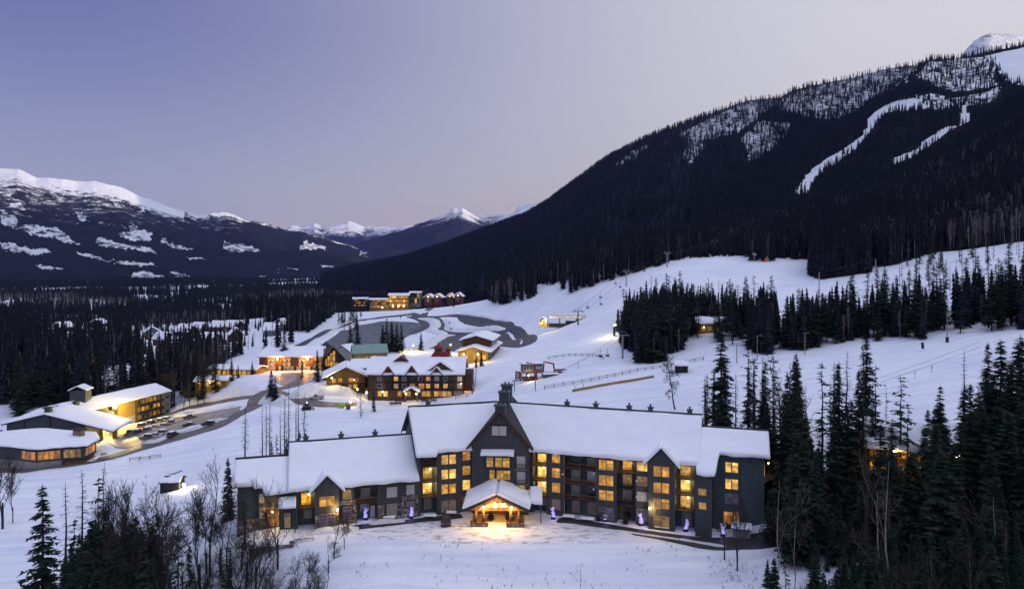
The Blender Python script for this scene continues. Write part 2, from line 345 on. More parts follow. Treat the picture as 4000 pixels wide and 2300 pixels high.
def left_cover(PX, PY, Z, T):
    c = np.interp(Z, [200, 420, 640, 880, 1050, 1250], [-.09, 0.0, 0.06, 0.13, .22, 0.45])
    c = np.maximum(c, np.interp(T, [0, .03, .08, .15], [.5, .36, .16, -.1]) - np.where(PX > 720, .22, 0))
    c = c + np.where(PX > 950, -0.10, 0)
    jx, jy = PX + 34 * fbm(PX / 12, PY / 12, 4, 31), PY + 20 * fbm(PX / 12, PY / 8, 4, 32)
    for p_ in CLEAR: c = np.where(inpoly(jx, jy, p_), 0.20 + .30 * fbm(PX / 16, PY / 7, 3, 35), c)
    return c
c4 = [(-900,560,8200),(-400,610,8400),(-150,640,8400),(0,660,8500),(70,662,8500),(105,676,8500),(140,689,8500),(190,692,8500),(240,703,8500),(297,711,8600),(367,710,8600),(415,722,8600),(470,730,8700),(515,755,8700),(577,775,8800),(659,810,8900),(775,843,9000),(800,838,9000),(832,832,9300),(850,836,9300),(882,830,9400),(920,842,9400),(955,857,9400),(1003,862,9500),(1069,882,9500),(1120,896,9600),(1177,897,9600),(1234,926,9700),(1362,955,9800),(1460,1000,10000),(1560,1040,10000)]
sheet('mountain_left', c4, [(-900,-45,3600),(600,-45,3900),(1560,-45,5200)], 760, 260, rough=170, crestrough=60, seed=9, mat='left_range', g=0.72, cover=left_cover)
# right mountain: four spurs, far to near
def Z3p(pts): return [(2000 + x / 1.2665, 100 + y / 1.2665) for x, y in pts]
RUNS = [Z3p([(1900,375),(1840,400),(1800,425),(1755,470),(1738,540),(1640,612),(1555,660),(1475,715),(1430,775),(1378,838),(1470,828),(1500,750),(1600,685),(1705,605),(1765,530),(1815,470),(1850,430),(1990,420),(2060,410),(2050,370),(1960,365)]),
 Z3p([(2190,375),(2245,395),(2268,475),(2180,510),(2060,600),(1990,645),(1875,695),(1890,655),(2010,610),(2030,575),(2140,505),(2225,485),(2215,420)]),
 Z3p([(2340,150),(2533,110),(2640,110),(2640,330),(2533,300),(2440,270),(2400,220)])]
FROST = [Z3p([(820,540),(1000,450),(1180,375),(1300,372),(1270,430),(1150,500),(1000,560),(860,580)]), Z3p([(1310,380),(1380,340),(1600,280),(1850,215),(2020,195),(1950,280),(1800,350),(1690,440),(1560,470),(1400,440),(1320,430)]), Z3p([(1130,560),(1230,470),(1380,480),(1360,560),(1240,640),(1180,680)]), Z3p([(830,650),(900,560),(960,600),(880,690)]), Z3p([(2000,250),(2060,180),(2200,165),(2380,150),(2400,300),(2200,330),(2080,300)]), Z3p([(1960,360),(2060,330),(2200,360),(2330,330),(2420,300),(2400,380),(2100,420)]), Z3p([(1480,345),(1650,355),(1700,400),(1680,450),(1560,420)]), Z3p([(960,515),(1080,480),(1200,470),(1120,530),(1000,560)]), Z3p([(500,690),(600,620),(680,585),(620,650),(560,690)])]
def right_cover(base, top):
    def f(PX, PY, Z, T):
        c = np.interp(Z, [300, 620, 900], [-0.30, base, top]); jx, jy = PX + 22 * fbm(PX / 9, PY / 9, 4, 41), PY + 18 * fbm(PX / 9, PY / 9, 4, 42)
        for p_ in RUNS: c = np.where(inpoly(PX + .35 * (jx - PX), PY + .35 * (jy - PY), p_), 0.55, c)
        for p_ in FROST: c = np.where(inpoly(jx, jy, p_), 0.22 + .26 * fbm(PX / 30, PY / 14, 2, 45), c)
        return c
    return f
dome = [(3550,330,5200),(3700,262,5200),(3752,221,5200),(3780,188,5200),(3807,158,5200),(3838,141,5200),(3870,131,5200),(3930,134,5200),(4000,139,5200),(4300,160,5200),(5200,150,5000)]
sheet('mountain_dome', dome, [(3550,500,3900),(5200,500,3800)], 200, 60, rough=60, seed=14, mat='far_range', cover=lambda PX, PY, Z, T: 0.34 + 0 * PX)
r1 = [(1250,1078,5600),(1375,1046,5400),(1480,1026,5300),(1580,1008,5200),(1738,963,5000),(1896,903,4900),(2053,845,4700),(2132,798,4600),(2211,742,4500),(2369,632,4400),(2527,553,4300),(2685,493,4200),(2843,434,4100),(2922,403,4000),(3001,393,4000),(3200,375,4000),(3600,330,4000)]
R1 = sheet('mountain_flank', r1, [(1250,-36,2300),(1600,-20,1500),(2000,5,1300),(2600,60,1150),(3000,140,1500),(3600,300,2500)], 640, 260, rough=55, seed=17, mat='right_range', g=1.25, cover=right_cover(-0.02, 0.10))
r2 = [(2480,760,2700),(2592,668,2800),(2710,605,2900),(2853,542,3000),(2947,455,3100),(3026,396,3200),(3096,355,3200),(3200,330,3200),(3317,308,3200),(3475,268,3200),(3562,257,3200),(3800,240,3200),(4400,200,3200)]
R2 = sheet('mountain_spur', r2, [(2480,160,1500),(3000,210,1700),(4400,400,2300)], 400, 200, rough=45, seed=19, mat='right_range', g=1.1, cover=right_cover(0.0, 0.12))
r3 = [(2700,770,1800),(2870,685,1900),(3066,605,2000),(3184,550,2050),(3342,455,2150),(3445,376,2250),(3570,276,2400),(3633,233,2500),(3744,230,2550),(3855,204,2600),(4000,176,2650),(4500,80,2700),(5400,-60,2500),(7000,-300,2200),(9500,-800,1500),(14000,-1700,950)]
R3 = sheet('mountain_shoulder', r3, [(2700,110,1150),(3400,160,1250),(4000,260,1350),(5400,240,1200),(9500,200,700),(14000,120,420)], 900, 220, rough=40, seed=23, mat='near_slope', g=1.05, cover=right_cover(-0.12, 0.02))
r4 = [(2350,985,1050),(2600,950,1150),(2950,865,1200),(3184,815,1250),(3413,728,1250),(3580,665,1250),(3800,539,1250),(3895,470,1250),(4000,390,1250),(4400,150,1250),(5000,-50,1200),(6000,-100,1000)]
R4 = sheet('mountain_foot', r4, [(2350,20,620),(2600,40,560),(2950,45,520),(3200,55,500),(3400,58,470),(3800,58,410),(4000,62,390),(5000,70,330),(6000,70,260)], 420, 160, rough=18, seed=29, mat='near_slope', g=1.05, cover=lambda PX, PY, Z, T: -0.4 + 0 * PX)

# unseen ridge added right and behind, continuing the range to shade the near valley
_u, _v = np.meshgrid(np.linspace(0, 1, 90), np.linspace(-1, 1, 50), indexing='ij')
_px = 1900 + 500 * _u + 1500 * _v; _py = 1300 - 6500 * _u
_pz = 950 * np.clip(1 - np.abs(_v), 0, 1) ** 1.1 * (0.8 + .5 * fbm(_u * 6, _v * 2, 3, 91)) - 60 + 60 * fbm(_px / 300, _py / 300, 3, 92)
o = mesh_obj('unseen_shade_ridge', np.stack([_px, _py, _pz], -1).reshape(-1, 3), grid_faces(90, 50), 'near_slope', smooth=True); tag(o, kind='structure'); o.data.attributes.new('cover', 'FLOAT', 'POINT')
# ---------------------------------------------------------------- trees: shared meshes
class TB:                                   # triangle collector
    def __init__(s): s.v = []; s.f = []
    def tri(s, a, b, c): n = len(s.v); s.v += [a, b, c]; s.f.append((n, n + 1, n + 2))
    def tube(s, pts, rad, k=4):
        base = len(s.v)
        for i, (p, r) in enumerate(zip(pts, rad)):
            d = (pts[min(i + 1, len(pts) - 1)] - pts[max(i - 1, 0)]).normalized(); a = d.orthogonal().normalized(); b = d.cross(a)
            for j in range(k):
                an = 2 * math.pi * j / k; s.v.append(p + (a * math.cos(an) + b * math.sin(an)) * r)
        for i in range(len(pts) - 1):
            for j in range(k):
                a0 = base + i * k + j; a1 = base + i * k + (j + 1) % k; s.f.append((a0, a1, a1 + k)); s.f.append((a0, a1 + k, a0 + k))
    def mesh(s, name, mat):
        me = bpy.data.meshes.new(name); me.from_pydata([tuple(v) for v in s.v], [], s.f); me.materials.append(MATS[mat]); me.update(); return me
def rv(r, s): return Vector((r.uniform(-s, s), r.uniform(-s, s), r.uniform(-s, s)))
def spruce_mesh(seed, h=22., rad=3.0, step=0.42, per=7, low=0.06, ragged=0.3, sprays=4, mat='needles', power=0.85, droop=0.35, wide=1.0):
    r = random.Random(seed); t = TB(); z = h * low
    while z < h * 0.985:
        q = z / h; Rr = rad * (1 - q) ** power * (0.55 + 0.45 * min(1, (q - low) / 0.12 + 0.25)) + 0.12
        n = max(3, int(per * (0.55 + 0.45 * (1 - q))))
        for i in range(n):
            if r.random() < ragged * 0.4: continue
            ph = r.uniform(0, 2 * math.pi); L = Rr * r.uniform(1 - ragged * 1.6, 1 + ragged * 0.5)
            d = Vector((math.cos(ph), math.sin(ph), 0)); s = Vector((-d.y, d.x, 0)); o = Vector((0, 0, z + r.uniform(-.2, .2)))
            lift = 0.25 * q
            for k in range(sprays):
                f0 = 0.15 + 0.85 * (k + r.random() * 0.7) / sprays
                p = o + d * (L * f0) + Vector((0, 0, L * (lift * f0 - droop * f0 * f0)))
                w = (0.30 + 0.26 * L * (1.15 - f0 * .7)) * wide
                for sg in (-1, 1):
                    e = p + s * sg * (w * r.uniform(.7, 1.5)) + d * (w * r.uniform(.3, 1.1)) - Vector((0, 0, w * r.uniform(.15, .8)))
                    t.tri(p - d * w * .45 + rv(r, .05), p + d * w * .5 - Vector((0, 0, w * .35)), e)
            tip = o + d * (L * 1.08) + Vector((0, 0, L * (lift - droop * 1.1)))
            t.tri(o + s * .05, o - s * .05, tip)
        z += step * r.uniform(.75, 1.25) * (0.7 + 0.6 * (1 - q))
    t.tri(Vector((-.06, 0, h * .95)), Vector((.06, 0, h * .95)), Vector((0, 0, h * 1.01))); t.tri(Vector((0, -.06, h * .95)), Vector((0, .06, h * .95)), Vector((0, 0, h * 1.01)))
    return t.mesh('spruce_crown', mat)
def trunk_mesh(h, r0, mat='bark_dark', seed=0, top=1.0, sway=0.15, name='conifer_trunk'):
    r = random.Random(seed); t = TB(); n = 7
    pts = [Vector((r.uniform(-sway, sway) * (0 < i), r.uniform(-sway, sway) * (0 < i), -1.2 + (h * top + 1.2) * i / n)) for i in range(n + 1)]
    t.tube(pts, [r0 * (1 - 0.93 * i / n) for i in range(n + 1)], 6); return t.mesh(name, mat)
def larch_mesh(seed, h=22., rad=2.1, step=0.5, per=5, low=0.2, mat='bark_dark', fuzz=3):
    r = random.Random(seed); t = TB(); z = h * low
    while z < h * 0.97:
        q = z / h; Rr = rad * (1 - q) ** 0.7 * min(1, (q - low) * 5 + 0.35) + 0.2
        for i in range(max(2, int(per * r.uniform(.6, 1.2)))):
            ph = r.uniform(0, 6.283); L = Rr * r.uniform(.35, 1.1); d = Vector((math.cos(ph), math.sin(ph), r.uniform(-.35, .12))); s = Vector((-d.y, d.x, 0))
            o = Vector((0, 0, z)); mid = o + d * L * .6 - Vector((0, 0, L * .1)); e = o + d * L + Vector((0, 0, L * .12)); up = Vector((0, 0, .045))
            t.tri(o + up, o - up, mid); t.tri(o + s * .04, o - s * .04, mid); t.tri(mid + up * .8, mid - up * .8, e); t.tri(mid + s * .035, mid - s * .035, e)
            for k in range(fuzz):
                p = o + d * L * r.uniform(.25, 1.0); g_ = p + s * r.uniform(-.35, .35) * L * .6 + d * .2 * L + Vector((0, 0, r.uniform(-.3, .1)))
                t.tri(p + up * .7, p - up * .7, g_)
        z += step * r.uniform(.5, 1.5)
    return t.mesh('bare_branches', mat)
def decid_mesh(seed, h=16., spread=0.5, trunk_r=0.2, mat='twigs', levels=5, kids=(2, 4), first=0.3, up=0.55, tw=0.028):
    r = random.Random(seed); t = TB()
    def grow(p, d, L, rad, lev):
        n = 3 if lev < 2 else 2; pts = [p]; q = p; dd = d
        for i in range(n):
            dd = (dd + rv(r, .22) + Vector((0, 0, .10 * up))).normalized(); q = q + dd * (L / n); pts.append(q)
        if lev >= levels - 1:
            s = dd.orthogonal().normalized() * max(tw, rad)
            t.tri(p + s, p - s, q); s2 = dd.cross(s); t.tri(p + s2, p - s2, q)
        else: t.tube(pts, [max(tw, rad * (1 - .45 * i / n)) for i in range(n + 1)], 5 if lev == 0 else 3)
        if lev >= levels: return
        for i in range(r.randint(*kids) + (1 if lev in (1, 2, 3) else 0)):
            f_ = r.uniform(.35 if lev else .4, 1.0); b_ = pts[0].lerp(pts[-1], f_) if lev else pts[min(n, max(1, int(f_ * n + .5)))]
            a = r.uniform(0, 6.283); o1 = dd.orthogonal().normalized(); o2 = dd.cross(o1)
            nd = (dd * r.uniform(.55, 1.0) + (o1 * math.cos(a) + o2 * math.sin(a)) * spread * r.uniform(.7, 1.5) + Vector((0, 0, up * .5))).normalized()
            grow(b_, nd, L * r.uniform(.5, .78), rad * r.uniform(.42, .6), lev + 1)
        if lev < levels - 1: grow(q, dd, L * .7, rad * .6, lev + 1)
    grow(Vector((0, 0, h * first * .6)), Vector((0, 0, 1)), h * .34, trunk_r * .8, 0)
    return t.mesh('bare_crown', mat)
def stem_mesh(h, r0, mat, name='stem', lean=(0, 0)):
    t = TB(); t.tube([Vector((0, 0, -1.)), Vector((lean[0] * .3, lean[1] * .3, h * .5)), Vector((lean[0], lean[1], h))], [r0 * 1.1, r0, r0 * .8], 6); return t.mesh(name, mat)
def far_conifer(seed, h=20., rad=2.6, n=9, per=5, mat='needles_dark', low=0.06):
    r = random.Random(seed); t = TB()
    for i in range(n):
        q = low + (1 - low) * i / n; z = h * q; Rr = rad * (1 - q) ** .8 * r.uniform(.75, 1.15) + .15; a0 = r.uniform(0, 6.28)
        for j in range(per):
            a = a0 + 6.283 * j / per + r.uniform(-.3, .3); Lr = Rr * r.uniform(.75, 1.2); s = Vector((-math.sin(a), math.cos(a), 0)) * Lr * .55
            e = Vector((math.cos(a) * Lr, math.sin(a) * Lr, z - Lr * .3)); t.tri(Vector((0, 0, z + h / n * 1.15)), e + s, e - s)
    t.tube([Vector((0, 0, -2.5)), Vector((0, 0, h * .6))], [.22, .1], 3)
    return t.mesh('far_conifer', mat)
def far_pole(seed, h=22., mat='needles_dark'):      # tall bare-stemmed conifer with a tuft on top
    r = random.Random(seed); t = TB()
    for i in range(9):
        q = .5 + .5 * i / 9; z = h * q; Rr = 1.7 * (1.15 - q) * r.uniform(.6, 1.2) + .1
        for j in range(4):
            a = r.uniform(0, 6.28); s = Vector((-math.sin(a), math.cos(a), 0)) * Rr * .4; e = Vector((math.cos(a) * Rr, math.sin(a) * Rr, z - .3)); t.tri(Vector((0, 0, z + .9)), e + s, e - s)
    nf = len(t.f); t.tube([Vector((0, 0, -2.5)), Vector((0, 0, h * .5)), Vector((0, 0, h * .9))], [.22, .17, .08], 4)
    me = t.mesh('far_pole', mat); me.materials.append(MATS['grey_twigs'])
    for p in me.polygons[nf:]: p.material_index = 1
    return me
def far_bare(seed, h=17., mat='grey_twigs'):
    r = random.Random(seed); t = TB(); t.tube([Vector((0, 0, -2.5)), Vector((0, 0, h * .5)), Vector((.3, 0, h * .8))], [.17, .13, .06], 3)
    for i in range(46):
        z = h * r.uniform(.35, .85); a = r.uniform(0, 6.28); L = r.uniform(.8, 2.6) * (1.2 - z / h); p = Vector((0, 0, z)); e = p + Vector((math.cos(a) * L, math.sin(a) * L, L * r.uniform(.6, 1.6))); s = Vector((-math.sin(a), math.cos(a), 0)) * .12
        t.tri(p + s, p - s, e); t.tri(p.lerp(e, .5) + s * .8, p.lerp(e, .5) - s * .8, e + rv(r, .7))
    return t.mesh('far_bare', mat)
# ---------------------------------------------------------------- forest masses: points carrying instances
def proto(me):
    return bpy.data.objects.new(me.name + '_source', me)      # never linked to the scene, only instanced
def scatter(name, pts, scl, source, label):
    me = bpy.data.meshes.new(name); n = len(pts); me.vertices.add(n); me.vertices.foreach_set('co', np.asarray(pts, np.float32).ravel())
    a = me.attributes.new('scl', 'FLOAT_VECTOR', 'POINT'); a.data.foreach_set('vector', np.asarray(scl, np.float32).ravel())
    rot = np.zeros((n, 3), np.float32); rot[:, 2] = RNG.uniform(0, 6.28, n); rot[:, :2] = RNG.normal(0, .03, (n, 2))
    a = me.attributes.new('rot', 'FLOAT_VECTOR', 'POINT'); a.data.foreach_set('vector', rot.ravel())
    o = link(bpy.data.objects.new(name, me)); tag(o, label, kind='stuff')
    ng = bpy.data.node_groups.new(name, 'GeometryNodeTree')
    ng.interface.new_socket('Geometry', in_out='INPUT', socket_type='NodeSocketGeometry'); ng.interface.new_socket('Geometry', in_out='OUTPUT', socket_type='NodeSocketGeometry')
    gi, go, ip, oi = [ng.nodes.new(k) for k in ('NodeGroupInput', 'NodeGroupOutput', 'GeometryNodeInstanceOnPoints', 'GeometryNodeObjectInfo')]
    s_, r_ = ng.nodes.new('GeometryNodeInputNamedAttribute'), ng.nodes.new('GeometryNodeInputNamedAttribute')
    for nd, nm in ((s_, 'scl'), (r_, 'rot')): nd.data_type = 'FLOAT_VECTOR'; nd.inputs[0].default_value = nm
    oi.inputs[0].default_value = source; oi.inputs['As Instance'].default_value = True
    ng.links.new(gi.outputs[0], ip.inputs['Points']); ng.links.new(oi.outputs['Geometry'], ip.inputs['Instance'])
    ng.links.new(s_.outputs[0], ip.inputs['Scale']); ng.links.new(r_.outputs[0], ip.inputs['Rotation']); ng.links.new(ip.outputs[0], go.inputs[0])
    md = o.modifiers.new('trees', 'NODES'); md.node_group = ng
    return o
def spread(name, P, label, kinds, base=(0.7, 1.15)):
    """kinds: (source, share)"""
    n = len(P); u = RNG.random(n); c = 0
    for src, sh in kinds:
        k = (u >= c) & (u < c + sh); c += sh
        if not k.any(): continue
        s = RNG.uniform(base[0], base[1], k.sum()); sc = np.stack([s * RNG.uniform(.85, 1.15, k.sum())] * 2 + [s * RNG.uniform(.9, 1.12, k.sum())], 1)
        scatter(name, P[k], sc, src, label)
SRC = [proto(far_conifer(i, h=20 + 2 * (i % 3), rad=2.3 + .4 * (i % 2), n=11, per=6)) for i in range(4)]
SRCF = [proto(far_conifer(20 + i, h=19, rad=2.9, n=6, per=4)) for i in range(2)]
BARE = [proto(far_bare(i)) for i in range(3)]
POLE = [proto(far_pole(i)) for i in range(2)]
BUILD_AT = []            # (x, y, r) kept clear of trees: filled from the village plan below
def clear_of(P):
    k = np.ones(len(P), bool)
    for x, y, r in BUILD_AT: k &= (P[:, 0] - x) ** 2 + (P[:, 1] - y) ** 2 > r * r
    return k
def terrain_points(n, px0, px1, d0, d1, poly=None, avoid=(), keep=None):
    px = RNG.uniform(px0, px1, n); d = np.sqrt(RNG.uniform(d0 * d0, d1 * d1, n)); x = (px - 2000) * d / F; z = ground(x, d); py = HY - F * (z - CZ) / d
    k = np.ones(n, bool) if poly is None else inpoly(px, py, poly)
    for a in avoid: k &= ~inpoly(px, py, a)
    P = np.stack([x, d, z], 1)[k]
    return P[clear_of(P)]
def sheet_points(S, n, tmin=0.0, tmax=1.0, dmax=9e9, cmax=0.42, pxr=None, thin=0.35):
    px, t, V, cv = S['px'], S['t'], S['V'], S['cv']
    c = RNG.uniform(0, len(px) - 1.001, n); tt = RNG.uniform(max(tmin, t[0]), tmax - 1e-4, n)
    r = np.interp(tt, t, np.arange(len(t))); i, j = np.clip(r.astype(int), 0, len(t) - 3), c.astype(int); u, v = (r - i)[:, None], (c - j)[:, None]
    u = np.clip(u, 0, 1)
    P = V[i, j] * (1 - u) * (1 - v) + V[i + 1, j] * u * (1 - v) + V[i, j + 1] * (1 - u) * v + V[i + 1, j + 1] * u * v
    k = (RNG.random(n) < P[:, 1] / P[:, 1].max()) & (P[:, 1] < dmax) & ((cv[i, j] < cmax) | (RNG.random(n) < .012)) & ((cv[i, j] < 0.03) | (RNG.random(n) < thin))
    if pxr: q = P[:, 0] * F / P[:, 1] + 2000; k &= (q > pxr[0]) & (q < pxr[1])
    return P[k]
LEFT_WOOD = [(-900,1075),(700,1082),(1330,1100),(1380,1150),(1390,1198),(1330,1205),(1290,1240),(1150,1335),(1120,1352),(1010,1362),(900,1400),(850,1440),(860,1490),(760,1560),(690,1575),(640,1540),(560,1560),(480,1570),(200,1590),(-100,1650),(-900,1700)]
MID_WOOD = [(1250,1085),(1370,1190),(1385,1142),(1560,1122),(1900,1122),(1915,1190),(1935,1200),(2060,1172),(2095,1150),(2100,1112),(2150,1115),(2195,1112),(2200,1152),(2300,1128),(2420,1085),(2560,1045),(2700,1000),(2860,958),(2905,935),(2914,1018),(3008,1023),(3063,999),(3128,985),(3194,966),(3250,950),(3400,930),(3500,900),(3500,500),(1250,500)]
LOBE = [(3160,1075),(3216,1090),(3392,1066),(3400,1000),(3380,940),(3200,955)]
RIGHT_WOOD = [(3410,1040),(3469,1043),(3579,1010),(3689,971),(3800,935),(4000,900),(4400,860),(4400,500),(3410,500)]
VCLEAR = [Z1p([(740,1215),(830,1210),(930,1230),(820,1245),(740,1240)]), Z1p([(1850,1270),(2070,1255),(2060,1290),(1860,1310)]), Z1p([(1600,1320),(1810,1305),(1810,1340),(1620,1350)]), Z1p([(0,1410),(90,1395),(290,1380),(270,1420),(0,1456)]), Z1p([(1230,1120),(1500,1110),(1590,1200),(1230,1200)])]
# ---------------------------------------------------------------- building kit
simple('slate_siding', (0.060, 0.066, 0.070), 0.75, 0.18, 1.2, stretch=(1, 1, .2))
simple('teal_siding', (0.058, 0.086, 0.094), 0.75, 0.15, 1.2, stretch=(1, 1, .2))
simple('dark_trim', (0.022, 0.022, 0.024), 0.7, 0.2, 2)
simple('brown_trim', (0.055, 0.026, 0.016), 0.7, 0.3, 2)
simple('timber', (0.16, 0.075, 0.030), 0.65, 0.35, 2, stretch=(1, 1, .3))
simple('shingle', (0.038, 0.035, 0.035), 0.9, 0.25, 3)
simple('chimney_metal', (0.055, 0.075, 0.080), 0.5, 0.2, 2)
simple('dark_metal', (0.03, 0.03, 0.032), 0.5, 0.2, 2, metal=0.4)
simple('grey_metal', (0.25, 0.25, 0.26), 0.5, 0.2, 2, metal=0.5)
simple('stone_grey', (0.17, 0.145, 0.145), 0.85, 0.45, 1.3, bmp=.3)
simple('stone_brown', (0.20, 0.15, 0.12), 0.85, 0.4, 1.7, bmp=.3)
simple('stone_light', (0.32, 0.29, 0.29), 0.85, 0.35, 1.1, bmp=.3)
simple('mortar', (0.05, 0.045, 0.045), 0.95, 0.2, 4)
simple('white_frame', (0.62, 0.62, 0.62), 0.6, 0.08, 2)
simple('tan_frame', (0.30, 0.22, 0.14), 0.6, 0.15, 2)
simple('dark_frame', (0.035, 0.033, 0.032), 0.5, 0.15, 2)
simple('concrete', (0.26, 0.25, 0.24), 0.9, 0.2, 1.2, bmp=.2)
simple('louvre_white', (0.62, 0.60, 0.57), 0.7, 0.08, 2)
def lit_mat(name, c, s, blob=1.0, furn=0.5, hot=0.0):
    """a lit room seen through the glass: bright lamp area, darker furniture low down"""
    m, t, b = new_mat(name); oi = nn(t, 'ShaderNodeObjectInfo'); u = nn(t, 'ShaderNodeTexCoord')
    off = nn(t, 'ShaderNodeVectorMath', operation='ADD'); mul = nn(t, 'ShaderNodeVectorMath', operation='SCALE'); cb = nn(t, 'ShaderNodeCombineXYZ')
    t.links.new(oi.outputs['Random'], cb.inputs[0]); t.links.new(oi.outputs['Random'], cb.inputs[2]); t.links.new(cb.outputs[0], mul.inputs[0]); mul.inputs['Scale'].default_value = 37.
    t.links.new(u.outputs['Object'], off.inputs[0]); t.links.new(mul.outputs[0], off.inputs[1])
    f1 = noise(t, off.outputs[0], 0.9, 1); vo = nn(t, 'ShaderNodeTexVoronoi'); vo.inputs['Scale'].default_value = 1.1; vo.feature = 'F1'; vo.distance = 'CHEBYCHEV'; t.links.new(off.outputs[0], vo.inputs['Vector'])
    a = ramp(t, f1, [(0.32, (0.55, 0.55, 0.55)), (0.52, (0.85, 0.85, 0.85)), (0.70, (1.5, 1.5, 1.5))])
    d = ramp(t, vo.outputs['Distance'], [(0.05, (1 - furn,) * 3), (0.35, (1.0, 1.0, 1.0))])
    k = mixn(t, 1.0, a, d, 'MULTIPLY')
    hotc = tuple(min(1, x * 1.0 + hot) for x in c)
    cc = mixn(t, f1, c, hotc); e = mixn(t, 1.0, k, cc, 'MULTIPLY')
    mr = nn(t, 'ShaderNodeMapRange'); t.links.new(oi.outputs['Random'], mr.inputs[0]); mr.inputs[3].default_value = s * .5; mr.inputs[4].default_value = s * 1.35
    t.links.new(e, b.inputs['Emission Color']); t.links.new(mr.outputs[0], b.inputs['Emission Strength']); b.inputs['Base Color'].default_value = (0.02, 0.02, 0.02, 1); b.inputs['Roughness'].default_value = 0.15
lit_mat('lit', (1.0, 0.45, 0.045), 0.74, furn=.62)
lit_mat('lit_bright', (1.0, 0.50, 0.06), 1.05, furn=.5, hot=.10)
lit_mat('lit_blind', (1.0, 0.53, 0.05), 0.5, furn=.06)
lit_mat('lit_dim', (0.9, 0.52, 0.16), 0.30, furn=.6)
lit_mat('lit_orange', (1.0, 0.38, 0.04), 0.5, furn=.5)
lit_mat('lit_purple', (0.42, 0.33, 0.8), 0.09, furn=.5)
def glass(name, c, cur=0.0):
    m, t, b = new_mat(name); f = noise(t, mapped(t, 'Object', (6, 6, .4)), 2.0, 2)
    t.links.new(ramp(t, f, [(0.35, tuple(x * .55 for x in c)), (0.65, c)]), b.inputs['Base Color']); b.inputs['Roughness'].default_value = 0.12; b.inputs['Specular IOR Level'].default_value = 0.5
glass('glass_dark', (0.03, 0.032, 0.037)); glass('glass_curtain', (0.30, 0.27, 0.24)); glass('glass_blind', (0.55, 0.54, 0.56)); glass('glass_blue', (0.10, 0.12, 0.18))
def frame_mat(x, y, z, rz): return Matrix.Translation((x, y, z)) @ Matrix.Rotation(R(rz), 4, 'Z')
class MB:
    def __init__(s): s.v = []; s.f = []
    def poly(s, pts): n = len(s.v); s.v += [tuple(p) for p in pts]; s.f.append(tuple(range(n, n + len(pts)))); return s
    def box(s, x0, x1, y0, y1, z0, z1):
        n = len(s.v); s.v += [(x, y, z) for z in (z0, z1) for x, y in ((x0, y0), (x1, y0), (x1, y1), (x0, y1))]
        s.f += [tuple(n + i for i in q) for q in ((3, 2, 1, 0), (4, 5, 6, 7), (0, 1, 5, 4), (1, 2, 6, 5), (2, 3, 7, 6), (3, 0, 4, 7))]; return s
    def prism(s, prof, a, b, axis='y'):       # prof in (x,z) extruded along y, or (y,z) along x
        n = len(s.v); k = len(prof)
        for t in (a, b): s.v += [(p, t, q) if axis == 'y' else (t, p, q) for p, q in prof]
        s.f += [tuple(range(n, n + k)), tuple(range(n + 2 * k - 1, n + k - 1, -1))] + [(n + i, n + k + i, n + k + (i + 1) % k, n + (i + 1) % k) for i in range(k)]; return s
    def bar(s, a, b, w, h=None):
        a, b = Vector(a), Vector(b); h = h or w; d = (b - a).normalized(); up = Vector((0, 0, 1)) if abs(d.z) < .9 else Vector((1, 0, 0)); r = d.cross(up).normalized() * w / 2; u = r.cross(d).normalized() * h / 2
        n = len(s.v); s.v += [tuple(p + o) for p in (a, b) for o in (-r - u, r - u, r + u, -r + u)]
        s.f += [tuple(n + i for i in q) for q in ((0, 1, 2, 3), (7, 6, 5, 4), (0, 4, 5, 1), (1, 5, 6, 2), (2, 6, 7, 3), (3, 7, 4, 0))]; return s
    def cyl(s, a, b, r0, r1=None, k=8):
        a, b = Vector(a), Vector(b); r1 = r0 if r1 is None else r1; d = (b - a).normalized(); x = d.orthogonal().normalized(); y = d.cross(x); n = len(s.v)
        for p, r in ((a, r0), (b, r1)): s.v += [tuple(p + (x * math.cos(2 * math.pi * i / k) + y * math.sin(2 * math.pi * i / k)) * r) for i in range(k)]
        s.f += [(n + i, n + (i + 1) % k, n + k + (i + 1) % k, n + k + i) for i in range(k)] + [tuple(range(n + k - 1, n - 1, -1)), tuple(range(n + k, n + 2 * k))]; return s
    def ball(s, c, r, sz=1., k=10, m=6):
        n = len(s.v); c = Vector(c)
        for i in range(m + 1):
            th = math.pi * i / m
            s.v += [tuple(c + Vector((r * math.sin(th) * math.cos(2 * math.pi * j / k), r * math.sin(th) * math.sin(2 * math.pi * j / k), r * sz * math.cos(th)))) for j in range(k)]
        s.f += [(n + i * k + j, n + (i + 1) * k + j, n + (i + 1) * k + (j + 1) % k, n + i * k + (j + 1) % k) for i in range(m) for j in range(k)]; return s
    def mesh(s, name, mat, smooth=False):
        me = bpy.data.meshes.new(name); me.from_pydata(s.v, [], s.f); me.materials.append(MATS[mat])
        bm = bmesh.new(); bm.from_mesh(me); bmesh.ops.recalc_face_normals(bm, faces=bm.faces); bm.to_mesh(me); bm.free()
        if smooth: me.polygons.foreach_set('use_smooth', np.ones(len(me.polygons), bool))
        me.update(); return me
    def build(s, name, mat, parent=None, M=None, smooth=False, kind=None):
        o = bpy.data.objects.new(name, s.mesh(name, mat, smooth)); link(o, parent)
        if M is not None: o.matrix_local = M
        if kind: o['kind'] = kind
        return o
